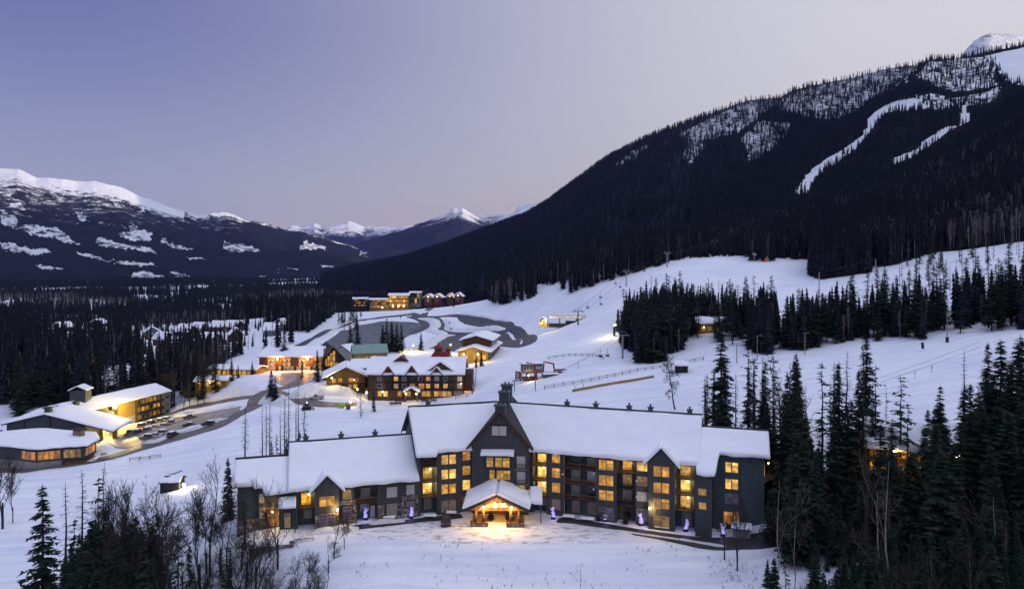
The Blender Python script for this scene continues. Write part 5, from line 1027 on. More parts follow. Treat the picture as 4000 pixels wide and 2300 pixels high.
# ---------------------------------------------------------------- roads, lots and banks
def smooth_line(pts, step):
    P = [Vector(p) for p in pts]; P = [P[0] * 2 - P[1]] + P + [P[-1] * 2 - P[-2]]; o = []
    for i in range(1, len(P) - 2):
        n = max(2, int((P[i + 1] - P[i]).length / step))
        for k in range(n):
            t = k / n; a, b, c, d = P[i - 1], P[i], P[i + 1], P[i + 2]
            o.append(.5 * ((2 * b) + (-a + c) * t + (2 * a - 5 * b + 4 * c - d) * t * t + (-a + 3 * b - 3 * c + d) * t ** 3))
    o.append(P[-2]); return np.array([(p.x, p.y) for p in o])
def strip(name, pxpy, width, mat, lift=.10, step=3., cols=7, prof=None, kind='structure', off=0., world=False, rough=0.):
    L = smooth_line([on_ground(*p).xy.to_3d() for p in pxpy] if not world else [Vector((*p, 0)) for p in pxpy], step)
    T = np.gradient(L, axis=0); T /= np.linalg.norm(T, axis=1)[:, None] + 1e-9; Nn = np.stack([-T[:, 1], T[:, 0]], 1); s = np.r_[0, np.cumsum(np.linalg.norm(np.diff(L, axis=0), axis=1))]
    u = np.linspace(-.5, .5, cols); wd = width if np.isscalar(width) else np.interp(np.linspace(0, 1, len(L)), np.linspace(0, 1, len(width)), width)[:, None]
    ew = 1 + (rough * fbm(s / 6, s * 0, 3, 90))[:, None] if rough else 1
    X = L[:, None, 0] + Nn[:, None, 0] * (u * wd * ew + off); Y = L[:, None, 1] + Nn[:, None, 1] * (u * wd * ew + off)
    Z = ground(X, Y) + lift + Y * 0.0004
    tap = np.clip(np.minimum(s, s[-1] - s) / max(3., .12 * s[-1]), 0, 1)[:, None]
    if prof is not None: Z = Z + tap * prof * np.cos(u * np.pi) * (0.55 + 1.1 * np.clip(fbm(X / 2.2, Y / 2.2, 3, 77) + .4, 0, 1)) - .12
    Z[:, 0] -= lift + .25; Z[:, -1] -= lift + .25; Z[0] -= .3; Z[-1] -= .3
    uv = np.stack([np.broadcast_to(u * np.max(wd), X.shape), np.broadcast_to(s[:, None], X.shape)], -1).reshape(-1, 2)
    o = mesh_obj(name, np.stack([X, Y, Z], -1).reshape(-1, 3), grid_faces(*X.shape), mat, smooth=True, uv=uv); tag(o, kind=kind); return o
def lot(name, pxpy, mat, lift=.07, step=2.0, cols=26):
    P = [on_ground(*p) for p in pxpy]; xs, ys = [p.x for p in P], [p.y for p in P]; rows = []
    for y in np.linspace(min(ys) + .05, max(ys) - .05, max(8, int((max(ys) - min(ys)) / step))):
        it = []
        for i in range(len(P)):
            a, b = P[i], P[(i + 1) % len(P)]
            if (a.y > y) != (b.y > y): it.append(a.x + (b.x - a.x) * (y - a.y) / (b.y - a.y))
        if len(it) >= 2:
            j = 1.2 * fbm(np.array(y / 5.), np.array(3.), 3, 5); rows.append((min(it) + j, max(it) - j, y))
    X = np.array([np.linspace(a, b, cols) for a, b, _ in rows]); Y = np.array([[y] * cols for *_, y in rows]); Z = ground(X, Y) + lift + Y * .0004; Z[:, 0] -= .4; Z[:, -1] -= .4; Z[0] -= .4; Z[-1] -= .4
    o = mesh_obj(name, np.stack([X, Y, Z], -1).reshape(-1, 3), grid_faces(*X.shape), mat, smooth=True, uv=np.stack([X, Y], -1).reshape(-1, 2) * .6); tag(o, kind='structure'); return o
def z4(pts): return [(x / 2.427, 1400 + y / 2.427) for x, y in pts]
def z6(pts): return [(1200 + x / 2.533, 1100 + y / 2.533) for x, y in pts]
lot('car_park', z4([(985,790),(1020,700),(1250,630),(1540,560),(1780,510),(2100,480),(2330,440),(2290,500),(2150,560),(1900,650),(1700,720),(1500,800),(1250,860),(1080,850)]), 'dirty_snow')
strip('road', [(-300,1836),(0,1838),(124,1833)] + z4([(700,1005),(1000,945),(1250,872),(1500,800),(1800,720),(2100,620),(2300,510),(2427,440)]) + [(1012,1548),(1040,1530),(1100,1518),(1150,1502),(1185,1478),(1180,1456)], [7,7,8,9,9,8,8], 'snowy_road', .16, rough=.3)
strip('road', z4([(1560,545),(1750,480),(2000,432),(2427,365)]) + [(1030,1538)], 5.5, 'snowy_road', .14, rough=.3)
strip('road', [(1050,1530),(1120,1552),(1200,1572),(1290,1582),(1400,1578)], [9, 10, 10, 8], 'snowy_road', .15, rough=.4)
lot('motel_forecourt', [(1080,1465),(1110,1455),(1240,1452),(1255,1470),(1220,1490),(1170,1510),(1120,1515),(1075,1495)], 'dirty_snow')
lot('driveway', [(1330,2060),(1450,2048),(1600,2036),(1760,2030),(1900,2050),(2050,2045),(2250,2060),(2420,2085),(2450,2115),(2250,2125),(2000,2135),(1750,2130),(1500,2110),(1350,2085)], 'packed_snow', .05, 1.0, 60)
lot('car_park_far', z6([(130,632),(330,485),(520,432),(720,398),(1000,398),(1120,415),(1180,445),(1120,490),(1010,530),(900,610),(840,700),(560,715),(380,700)]), 'icy_lot', .2)
strip('road', z6([(-120,650),(0,600),(200,492),(450,412),(700,362),(900,340),(1060,318),(1200,280),(1500,212),(1750,152),(1840,122)]), 8, 'asphalt', .3, 6)
strip('road', z6([(1020,345),(1180,352),(1300,350),(1420,340),(1540,342),(1700,364),(1850,402),(1975,425),(2000,460),(2090,500),(2180,545),(2205,588),(2150,628),(2060,655)]), 9, 'asphalt', .34, 6)
strip('road', z6([(1010,350),(1120,380),(1170,440),(1120,480),(1000,520)]), 8, 'asphalt', .30, 6)
strip('road', z6([(1230,352),(1300,395),(1312,440),(1305,478),(1380,508),(1500,518),(1700,513),(1900,503),(2000,492)]), 9, 'asphalt', .38, 6)
lot('car_park_far', z6([(1400,545),(1500,528),(1990,512),(2130,570),(2100,635),(2000,655),(1700,650),(1450,690),(1190,660),(1260,600)]), 'asphalt', .22)
lot('car_park_far', z6([(1475,342),(1540,345),(1720,372),(1940,415),(1965,468),(1800,450),(1560,425),(1500,385)]), 'asphalt', .24)
lot('car_park_far', z6([(1650,78),(1790,75),(1790,140),(1655,140)]), 'icy_lot', .3)
def P3(M, x, y): return (M @ Vector((x, y, 0)))
fp = [(Matrix.Translation(LO) @ MR @ Vector((x, y, 0))).xy for x, y in ((6, -2.2), (14, -2.6), (24, -4.0), (34, -4.6), (42, -2.2), (52, -1))]
strip('footpath', fp, [3.2, 3.6, 4, 5.5, 6, 4], 'asphalt', .09, 1.0, world=True, cols=8)
fp = [(Matrix.Translation(LO) @ ML @ Vector((x, y, 0))).xy for x, y in ((-2, -2.0), (-12, -2.4), (-22, -2.6), (-32, -3.0))]
strip('footpath', fp, [3, 3, 3.4, 2.6], 'asphalt', .09, 1.0, world=True, cols=8)
# ploughed snow banks
for q, w_, h_ in (([(1420,2052),(1500,2042),(1600,2036)], 2.2, .8), ([(2110,2052),(2200,2050),(2330,2066),(2480,2086),(2650,2110),(2800,2132),(2900,2150)], 1.6, .35), ([(1180,2085),(1300,2075),(1420,2066)], 3.0, .9),
     ([(3010,2085),(3040,2060),(3120,2050),(3180,2090)], 7, 2.6), (z4([(1620,470),(2000,405),(2427,330)]), 4, 1.6), (z4([(1600,560),(2000,500),(2300,450)]), 3, .9), (z4([(1340,800),(1500,790),(1700,700),(1900,640),(2200,560)]), 3.2, .9), ([(1035,1580),(1055,1560),(1100,1575),(1130,1590)], 7, 2.2), ([(880,1545),(950,1530),(1000,1535)], 8, 2.6),
     (z6([(0,640),(250,500),(450,430),(700,385),(1000,385)]), 5, 1.2), (z6([(1080,360),(1180,380),(1260,400),(1270,450),(1240,490),(1340,530),(1250,600),(1050,700)]), 11, 2.2), (z6([(1370,370),(1420,440),(1440,480),(1600,480),(1800,470),(1960,490)]), 9, 2.0), (z6([(1480,328),(1700,345),(1900,385),(2030,410)]), 5, 1.4), (z6([(1040,300),(1200,260),(1500,195),(1700,150)]), 4, 1.0), ([(1130,1560),(1180,1545),(1240,1535),(1330,1540),(1400,1545)], 9, 3.0)):
    strip('snow_bank', q, w_, 'rough_snow', .0, .8 if w_ < 4 else 1.6, 9, h_, rough=.4)
# bushes of dead stalks poking through the bank by the drive are made with the trees

# ---------------------------------------------------------------- vehicles
def car_paint(name, c):
    m, t, b = new_mat(name); f = noise(t, geo_pos(t), 2.0, 4)
    t.links.new(mixn(t, f, tuple(x * .7 for x in c), c), b.inputs['Base Color']); b.inputs['Roughness'].default_value = .35; b.inputs['Coat Weight'].default_value = .4
for n_, c in dict(paint_black=(.02, .02, .022), paint_white=(.6, .6, .6), paint_grey=(.12, .125, .13), paint_red=(.30, .05, .02), paint_blue=(.02, .03, .07), paint_tan=(.24, .20, .13), paint_silver=(.34, .34, .35)).items(): car_paint(n_, c)
simple('rubber', (.015, .015, .015), .9, .2, 3); simple('car_glass', (.012, .014, .018), .1, .1, 2, spec=.6); emit('tail_lamp', (.5, .02, .01), .4); simple('head_lamp', (.5, .5, .52), .2, .1, 2)
def loft(secs, name, mat, parent):           # sections: list of (x, [(y,z)...]) closed loops of equal length
    V, Fc = [], []; k = len(secs[0][1])
    for x, lp in secs: V += [(x, y, z) for y, z in lp]
    for i in range(len(secs) - 1): Fc += [(i * k + j, i * k + (j + 1) % k, (i + 1) * k + (j + 1) % k, (i + 1) * k + j) for j in range(k)]
    Fc += [tuple(range(k - 1, -1, -1)), tuple(range((len(secs) - 1) * k, len(secs) * k))]
    return mesh_obj(name, V, Fc, mat, parent)
def ring(w, z0, z1, tuck=.08): return [(-w + tuck, z0), (w - tuck, z0), (w, z0 + (z1 - z0) * .45), (w - .03, z1 - .04), (w - .14, z1), (-w + .14, z1), (-w + .03, z1 - .04), (-w, z0 + (z1 - z0) * .45)]
def car(kind, paint, loc, head, label, group, snow=True):
    """x forward"""
    o = empty('pickup_truck' if kind == 'pickup' else 'parked_car', loc, R(head)); tag(o, label, 'pickup' if kind == 'pickup' else 'car', group)
    L, W, H, hood = {'suv': (4.7, .95, 1.75, .98), 'sedan': (4.6, .9, 1.45, .88), 'pickup': (5.6, 1.0, 1.85, 1.08)}[kind]; a = L / 2; g = .32
    loft([(-a, ring(W * .86, g + .18, hood * .9)), (-a + .15, ring(W * .96, g + .02, hood * .99)), (-a + .9, ring(W, g, hood)), (a - 1.1, ring(W, g, hood)), (a - .25, ring(W * .95, g + .02, hood * .93)), (a, ring(W * .84, g + .15, hood * .82))], 'body', paint, o)
    c0, c1 = {'suv': (-a + .25, a - 1.25), 'sedan': (-a + .75, a - 1.35), 'pickup': (-.35, a - 1.45)}[kind]; rk = {'suv': .3, 'sedan': .65, 'pickup': .18}[kind]
    def cab(x, w, z1): return [(-w, hood - .02), (w, hood - .02), (w - .06, hood + (z1 - hood) * .5), (w - .16, z1 - .05), (w - .28, z1), (-w + .28, z1), (-w + .16, z1 - .05), (-w + .06, hood + (z1 - hood) * .5)]
    loft([(c0, cab(0, W * .93, hood + .02)), (c0 + rk, cab(0, W * .9, H)), (c1 - .75, cab(0, W * .9, H)), (c1, cab(0, W * .93, hood + .02))], 'cabin', 'car_glass', o)
    rp = loft([(c0 + rk - .05, cab(0, W * .84, H)), (c0 + rk, [(y * .93, z + .03 if z > H - .1 else H - .12) for y, z in cab(0, W * .9, H)]), (c1 - .75, [(y * .93, z + .03 if z > H - .1 else H - .12) for y, z in cab(0, W * .9, H)]), (c1 - .7, cab(0, W * .84, H))], 'roof_panel', paint, o) if False else MB().prism([(-W * .70, H - .02), (W * .70, H - .02), (W * .62, H + .05), (-W * .62, H + .05)], c0 + rk, c1 - .78, 'x').build('roof_panel', paint, o)
    mb = MB()
    for sy in (-1, 1):
        for x in (c0 + rk * .55, (c0 + c1) / 2, c1 - .42): mb.bar((x, sy * W * .94, hood), (x + (.18 if x < c1 - .6 else -.25) * (0 if abs(x - (c0 + c1) / 2) < .01 else 1), sy * W * .74, H), .09, .05)
    mb.build('pillars', paint, o)
    if kind == 'pickup': MB().box(-a + .12, -.45, -W * .82, W * .82, hood - .02, hood + .02).build('bed_floor', 'rubber', o)
    for sx in (-a + .95, a - .95):
        for sy in (-1, 1):
            w_ = MB().cyl((sx, sy * (W - .22), .36), (sx, sy * (W + .01), .36), .36, .36, 12).build('wheel', 'rubber', o); MB().cyl((sx, sy * (W - .05), .36), (sx, sy * (W + .03), .36), .2, .17, 8).build('rim', 'grey_metal', w_)
    for sy in (-1, 1):
        MB().box(-a - .02, -a + .1, sy * W * .74 - .12, sy * W * .74 + .12, hood - .28, hood - .08).build('tail_light', 'tail_lamp', o); MB().box(a - .14, a + .0, sy * W * .62 - .16, sy * W * .62 + .16, hood - .3, hood - .16).build('headlight', 'head_lamp', o); MB().box(c1 - .5, c1 - .28, sy * (W + .02) - .09, sy * (W + .02) + .09, hood, hood + .14).build('wing_mirror', paint, o)
    MB().box(a - .06, a + .03, -W * .4, W * .4, hood - .42, hood - .2).build('grille', 'dark_metal', o); MB().box(a - .02, a + .05, -W * .85, W * .85, g + .1, g + .25).build('bumper', 'dark_metal', o); MB().box(-a - .05, -a + .02, -W * .85, W * .85, g + .12, g + .27).build('bumper', 'dark_metal', o)
    if snow: snow_cover(o, None, (c0 + rk, -W * .68, H + .05), (c1 - .8, -W * .68, H + .05), (c1 - .8, W * .68, H + .05), (c0 + rk, W * .68, H + .05), .14, 5, nx=5, ny=4, edge=.2)
    return o
CARS = [(1225,715,'pickup','paint_tan',100,'tan pickup with snowy roof, nearest the drive-through'),(1305,700,'suv','paint_black',98,'black car second in the row from the drive-through'),(1395,680,'suv','paint_tan',96,'tan car third in the row from the drive-through'),(1345,640,'suv','paint_red',94,'orange-red car parked in the second row'),
 (1432,612,'suv','paint_black',96,'black car right behind the orange-red car'),(1522,592,'suv','paint_tan',100,'tan car in the back row under the hotel balconies'),(1586,577,'suv','paint_silver',98,'silver car at the end of the back row by the hotel'),(1467,652,'sedan','paint_white',100,'pale saloon lit yellow in the middle of the car park'),(1547,637,'sedan','paint_silver',104,'silver saloon beside the amber car'),(1620,615,'suv','paint_tan',-80,'amber-lit car at the right end of the middle row'),
 (1522,712,'suv','paint_white',186,'white car side-on in the front row'),(1463,737,'sedan','paint_white',188,'white saloon side-on beside the grey car'),(1387,757,'suv','paint_grey',188,'grey car side-on at the left end of the front row'),(1640,728,'suv','paint_black',80,'black car at the right end of the front row'),
 (1805,563,'pickup','paint_blue',170,'dark blue pickup parked alone on the upper lane'),(1793,634,'sedan','paint_black',182,'low black saloon side-on beyond the front row'),(1975,625,'suv','paint_black',178,'black car parked furthest up the lane')]
for x, y, k_, pt, hd, lb in CARS: car(k_, pt, on_ground(x / 2.427, 1400 + (y + 12) / 2.427), hd, lb, 'cars in the hotel car park')
car('suv', 'paint_black', on_ground(1742, 2046), 95, 'black car parked nose-in beside the lodge porch', None, False)
car('pickup', 'paint_white', on_ground(1237, 1560), 190, 'white pickup on the snowy road below the rambling chalet', None)
# tracked loader
p = on_ground(1198, 1600); o = empty('snow_loader', p, R(15)); tag(o, 'small dark tracked snow loader with yellow beacon on the snowy road', 'loader')
MB().box(-1.4, 1.2, -.9, .9, .5, 1.4).build('body', 'paint_black', o); MB().prism([(-.6, 1.4), (.8, 1.4), (.6, 2.4), (-.5, 2.4)], -.7, .7).build('cab', 'car_glass', o); MB().cyl((0, 0, 2.4), (0, 0, 2.62), .12).build('beacon', 'bulb', o)
for sy in (-1, 1): MB().prism([(-1.6, .1), (1.5, .1), (1.7, .4), (1.4, .75), (-1.5, .75), (-1.8, .4)], sy * 1.05 - .2, sy * 1.05 + .2).build('track', 'rubber', o); MB().bar((.9, sy * .7, 1.1), (2.2, sy * .7, .6), .14).build('lift_arm', 'dark_metal', o)
MB().prism([(2.1, .1), (2.7, .05), (2.3, .25), (2.25, .9), (2.1, .95)], -1.1, 1.1).build('bucket', 'dark_metal', o)
# bins
simple('lime_paint', (.25, .50, .04), .6, .2, 1); simple('bin_green', (.06, .10, .10), .6, .2, 1); simple('orange_net', (.75, .14, .03), .8, .2, 1)
for px, py, w_, mt, lb in ((1335, 1592, 2.2, 'lime_paint', 'lime green skip beside the snowy road'), (1361, 1598, 1.6, 'bin_green', 'small dark green bin right of the lime skip')):
    p = on_ground(px, py); o = empty('skip', p, .1); tag(o, lb, 'skip'); MB().prism([(-w_ * .42, 0), (w_ * .42, 0), (w_ * .5, 1.5), (-w_ * .5, 1.5)], -.8, .8).build('bin_body', mt, o); MB().box(-w_ * .52, w_ * .52, -.85, .85, 1.5, 1.58).build('lid', mt, o)
# ---------------------------------------------------------------- ice sculptures, benches, people by the lodge
m, t, b = new_mat('ice_purple'); f = noise(t, geo_pos(t), 2.6, 4, .7); b.inputs['Base Color'].default_value = (.6, .6, .9, 1); b.inputs['Roughness'].default_value = .25
t.links.new(ramp(t, f, [(.38, (.10, .06, .42)), (.5, (.42, .33, .95)), (.62, (.95, .92, 1.0))]), b.inputs['Emission Color']); b.inputs['Emission Strength'].default_value = .30
SC = [(1277,2046,'ice sculpture glowing violet in front of the stone bay of the left wing'),(1355,2035,'ice sculpture glowing violet below the lit wall lamp of the left wing'),(1428,2032,'slender violet ice sculpture under the long timber balcony'),(1605,2024,'tall violet ice sculpture against the stone wall next to the tall block'),(2161,2026,'violet ice sculpture on a dark plinth right of the porch'),(2365,2038,'violet ice sculpture beside the small spruce in front of the right wing'),(2504,2052,'violet ice sculpture left of the gabled bay of the right wing'),(2677,2076,'violet ice sculpture in front of the dark door right of the gabled bay'),(2823,2094,'violet ice sculpture at the right end by the snow-topped shelter')]
for i, (px, py, lb) in enumerate(SC):
    p = on_ground(px, py); r = random.Random(i); o = empty('ice_sculpture', p, r.uniform(-.4, .4)); o.scale = (.8, .8, .8); tag(o, lb, 'sculpture', 'glowing ice sculptures along the lodge front')
    MB().box(-.5, .5, -.45, .45, -.3, .55).build('plinth', 'black_siding', o)
    bm = bmesh.new(); z = .55; zs = [.55, .75, 1.1, 1.5, 1.85, 2.15, 2.4, 2.7, 2.95]; lp = []
    wd = [.5, .55, r.uniform(.3, .5), r.uniform(.35, .6), r.uniform(.25, .5), r.uniform(.2, .4), r.uniform(.25, .5), r.uniform(.15, .35), .08]; ox = 0
    for z_, w_ in zip(zs, wd):
        ox += r.uniform(-.18, .18); a0 = r.random(); lp.append([bm.verts.new((ox + w_ * r.uniform(.8, 1.2) * math.cos(2 * math.pi * (k_ + a0) / 9), .75 * w_ * r.uniform(.8, 1.2) * math.sin(2 * math.pi * (k_ + a0) / 9), z_)) for k_ in range(9)])
    for a_, b_ in zip(lp[:-1], lp[1:]):
        for k_ in range(9): bm.faces.new((a_[k_], a_[(k_ + 1) % 9], b_[(k_ + 1) % 9], b_[k_]))
    bm.faces.new(lp[-1]); me = bpy.data.meshes.new('ice_figure'); bm.to_mesh(me); bm.free(); me.materials.append(MATS['ice_purple']); link(bpy.data.objects.new('ice_figure', me), o)
    sg = r.choice((-1, 1)); MB().bar((0, 0, 1.9), (sg * .55, 0, 2.3), .2).bar((sg * .55, 0, 2.3), (sg * .6, .1, 2.75), .15).build('ice_arm', 'ice_purple', o)
    l = bpy.data.lights.new('sculpture_light', 'POINT'); l.energy = 16; l.color = (.45, .3, 1.0); l.shadow_soft_size = .3; q = link(bpy.data.objects.new('sculpture_light', l), o); q.location = (0, -1.0, 1.2)
BN = [(1521,2031,2.2),(1681,2023,2.4),(1764,2012,2.0),(2223,2027,2.4),(2295,2036,2.6),(2587,2070,2.6),(2752,2092,2.8)]
BL = ['left of the porch under the blinds', 'nearest the black car', 'behind the black car', 'first right of the porch', 'second right of the porch', 'below the gabled bay', 'below the stair bay']
for (px, py, w_), wh in zip(BN, BL):
    p = on_ground(px, py); o = empty('planter_bench', p, -.08 if px < 2000 else -.3); tag(o, 'long planter bench topped with snow, ' + wh, 'bench', 'snow-topped benches along the lodge front')
    MB().box(-w_ / 2, w_ / 2, -.4, .4, .35, .5).build('seat', 'timber', o)
    for sx in (-1, 1): MB().box(sx * w_ * .4 - .12, sx * w_ * .4 + .12, -.35, .35, -.3, .35).build('leg', 'stone_grey', o)
    snow_cover(o, None, (-w_ / 2, -.4, .5), (w_ / 2, -.4, .5), (w_ / 2, .4, .5), (-w_ / 2, .4, .5), .28, 3, nx=6, ny=3, edge=.25)
p = on_ground(2897, 2098); o = empty('shelter', p, R(-18)); tag(o, 'small slatted shelter with snow on its roof at the right end of the lodge', 'shelter'); MB().box(-1.5, 1.5, -.8, 1.2, -.5, 1.7).build('wall', 'concrete', o)
for i in range(7): MB().box(-1.1, 1.1, -.86, -.8, .1 + i * .2, .2 + i * .2).build('slat', 'grey_metal', o)
q = MB().box(-1.8, 1.8, -1.1, 1.5, 1.7, 1.85).build('roof', 'dark_trim', o); snow_cover(q, None, (-1.8, -1.1, 1.86), (1.8, -1.1, 1.86), (1.8, 1.5, 1.86), (-1.8, 1.5, 1.86), .4, 8, nx=6, ny=5)
def person(px, d, z, head, top, legs, label, stride=.12, pose=0):
    o = empty('person', ((px - 2000) * d / F, d, z), R(head)); tag(o, label, 'person'); me = bpy.data.meshes.new('body')
    J = [(0, 0, .95), (0, 0, 1.15), (0, 0, 1.38), (0, 0, 1.50), (0, -.02, 1.62), (0, 0, 1.76), (.17, 0, 1.40), (.25, .02, 1.12), (.23, -.14, .92), (-.17, 0, 1.40), (-.25, .02, 1.12), (-.23, -.14, .92), (.09, 0, .90), (.10, -stride, .50), (.10, -stride * .6, .08), (.11, -stride * .6 - .16, .04), (-.09, 0, .90), (-.10, stride, .50), (-.10, stride * 1.4, .08), (-.11, stride * 1.4 - .16, .04)]
    E_ = [(0, 1), (1, 2), (2, 3), (3, 4), (4, 5), (2, 6), (6, 7), (7, 8), (2, 9), (9, 10), (10, 11), (0, 12), (12, 13), (13, 14), (14, 15), (0, 16), (16, 17), (17, 18), (18, 19)]
    rd = [.16, .15, .17, .07, .10, .085, .085, .065, .045, .085, .065, .045, .11, .08, .06, .05, .11, .08, .06, .05]
    me.from_pydata(J, E_, []); b_ = link(bpy.data.objects.new('body', me), o); sk = b_.modifiers.new('skin', 'SKIN'); b_.modifiers.new('sub', 'SUBSURF').levels = 1
    for v_, r_ in zip(me.skin_vertices[0].data, rd): v_.radius = (r_, r_)
    me.skin_vertices[0].data[0].use_root = True; b_.modifiers['sub'].render_levels = 1; me.materials.append(MATS[top])
    MB().ball((0, 0, 1.72), .125, 1.1).build('hat', 'paint_black', o, smooth=True); return o
person(2006, 131.4, .02, 200, 'paint_black', 'paint_black', 'person in dark clothes standing beside a porch post of the lodge')
for i, (x, lb) in enumerate(((1918, 'dark shrub tub left of the lodge entrance doors'), (1985, 'dark shrub tub right of the lodge entrance doors'))):
    p = at(x, 133.6); o = empty('shrub_tub', (p.x, p.y, .02)); tag(o, lb, 'planter'); MB().cyl((0, 0, 0), (0, 0, .6), .38, .48, 10).build('tub', 'brown_siding', o); TBs = spruce_mesh(90 + i, 1.1, .55, .12, 7, .1); q = link(bpy.data.objects.new('shrub', TBs), o); q.location = (0, 0, .5)
# ---------------------------------------------------------------- lifts, fences and slope furniture
lit_mat('lit_strip', (1.0, .78, .34), .8, furn=.5)
simple('lift_red', (.26, .035, .015), .55, .25, 1.5); simple('galv', (.30, .31, .33), .5, .2, 1.5, metal=.3); simple('weathered', (.05, .042, .036), .85, .3, 2); simple('raw_plank', (.34, .20, .075), .75, .3, 1.5, stretch=(.3, .3, 2)); simple('pole_wood', (.22, .19, .12), .85, .3, 2)
def fence(pts, label, h=1.25, gap=3.2, rails=(1.05, .5), mat='weathered'):
    L = smooth_line([on_ground(*p).xy.to_3d() for p in pts], .8); s = np.r_[0, np.cumsum(np.linalg.norm(np.diff(L, axis=0), axis=1))]; n = max(2, int(s[-1] / gap)); t_ = np.linspace(0, s[-1], n + 1)
    xs, ys = np.interp(t_, s, L[:, 0]), np.interp(t_, s, L[:, 1]); zs = ground(xs, ys); o = empty('fence', (xs[0], ys[0], zs[0])); tag(o, label, 'fence'); B = Vector((xs[0], ys[0], zs[0]))
    pm = MB().box(-.09, .09, -.09, .09, -.6, h).mesh('fence_post', mat)
    for i in range(n + 1):
        p = Vector((xs[i], ys[i], zs[i])) - B; q = link(bpy.data.objects.new('fence_post', pm), o); q.location = p
        if i < n:
            e = Vector((xs[i + 1], ys[i + 1], zs[i + 1])) - B
            for r_ in rails: MB().bar(p + Vector((0, -.1, r_)), e + Vector((0, -.1, r_)), .07, .12).build('fence_rail', mat, o)
    return o
fence([(2127,1521),(2300,1491),(2480,1455),(2620,1430),(2748,1407)], 'long dark post-and-rail fence running up the slope behind the lodge')
fence([(2141,1404),(2200,1394),(2256,1391),(2300,1391),(2340,1396),(2357,1402)], 'curved post-and-rail fence above the red lift station')
fence([(1780,1560),(1840,1545),(1856,1500),(1860,1450)], 'netting fence with posts beside the brown lodge', 1.2, 4)
fence([(2640,1320),(2700,1308),(2730,1295)], 'short rail fence in front of the hillside house')
p, q = on_ground(2236, 1531), on_ground(2555, 1475); o = empty('plank_barrier', p); tag(o, 'long low barrier of raw yellow planks lying across the slope', 'barrier'); n = 9
for i in range(n):
    a, b_ = p.lerp(q, i / n), p.lerp(q, (i + .985) / n); a.z = ground(a.x, a.y); b_.z = ground(b_.x, b_.y); MB().bar(a - p + Vector((0, 0, .35)), b_ - p + Vector((0, 0, .35)), .14, .95).build('plank', 'raw_plank', o)
for f_ in (.03, .13): a = p.lerp(q, f_); a.z = ground(a.x, a.y); MB().bar(a - p + Vector((0, .2, -.3)), a - p + Vector((0, .2, 1.9)), .14).build('post', 'weathered', o)
a, b_ = on_ground(2010, 1530), on_ground(2091, 1528); o = empty('timber_portal', a); tag(o, 'plain timber portal of two posts and a crossbeam below the lift station', 'portal'); d = b_ - a
for v in (Vector(), d): MB().bar(v + Vector((0, 0, -.5)), v + Vector((0, 0, 3.6)), .26).build('post', 'weathered', o)
MB().bar(Vector((0, 0, 3.6)) - d * .12, d + Vector((0, 0, 3.6)) + d * .12, .22, .26).build('crossbeam', 'weathered', o)
# lower chairlift station
p = on_ground(2105, 1478); LS = p; o = empty('lift_station', p, R(14)); tag(o, 'red steel chairlift drive station with a grey cabin and snowy roof', 'lift station')
cb = MB().box(-6.0, 1.3, -.4, 3.0, 2.4, 5.2).build('cabin', 'grey_siding', o); MB().prism([(-.8, 5.35), (3.4, 5.35), (3.4, 5.2), (-.8, 5.2)], -6.5, 1.7, 'x').build('cabin_roof', 'dark_trim', cb); snow_cover(cb, None, (-6.5, -.8, 5.36), (1.7, -.8, 5.36), (1.7, 3.4, 5.36), (-6.5, 3.4, 5.36), .3, 4, nx=8, ny=5)
for x in (-5.7, -4.6, -3.5): window(cb, None, x, x + .8, 3.3, 4.6, -.4, 'glass_dark', 'white_frame', False)
MB().box(-1.4, .8, -.5, -.41, 3.7, 4.1).build('name_plate', 'white_frame', cb)
for x0 in (-1.8, 5.2): MB().bar((x0 - 3.0, -.3, 5.9), (x0, -.9, 5.2), .42, .5).bar((x0, -.9, 5.3), (x0 + .7, -1.2, -.6), .42, .5).build('red_frame', 'lift_red', o)
MB().bar((2.2, 1, 5.9), (1.9, 1, .8), .4, .45).bar((-7.5, 1.3, 2.0), (9.0, .6, 1.9), .35, .4).build('red_beam', 'lift_red', o); MB().box(1.2, 6.6, -2.6, .5, -.6, 1.7).build('ramp_shed', 'bin_green', o); snow_cover(o, None, (1.0, -2.8, 1.72), (6.8, -2.8, 1.72), (6.8, .7, 1.72), (1.0, .7, 1.72), .35, 6, nx=7, ny=5, name='ramp_snow')
MB().cyl((7.6, .5, 2.5), (7.6, .5, 2.8), 1.6, 1.6, 14).bar((6, .5, 2.65), (10.2, .5, 2.9), .25).bar((8, 1.6, 2.3), (11, 1.2, 2.6), .2).build('bullwheel', 'dark_metal', o)
for x in (-6.8, -4, -1): MB().box(x, x + .3, -.6, 2.8, -.6, 2.4).build('leg', 'lift_red', o)
MB().box(-5.6, -1.2, .2, 2.6, -.5, .5).build('machinery', 'dark_metal', o); lamp(o, (-4.2, -1.0, 1.4), 90, (1, .75, .25), .2, .22, 'work_lamp')
o = empty('concrete_stub', on_ground(2019, 1483)); tag(o, 'grey concrete counterweight post left of the red lift station', 'post'); MB().prism([(-.8, -.5), (.9, -.5), (.45, 3.2), (-.6, 3.2)], -.5, .6).build('post', 'concrete', o)
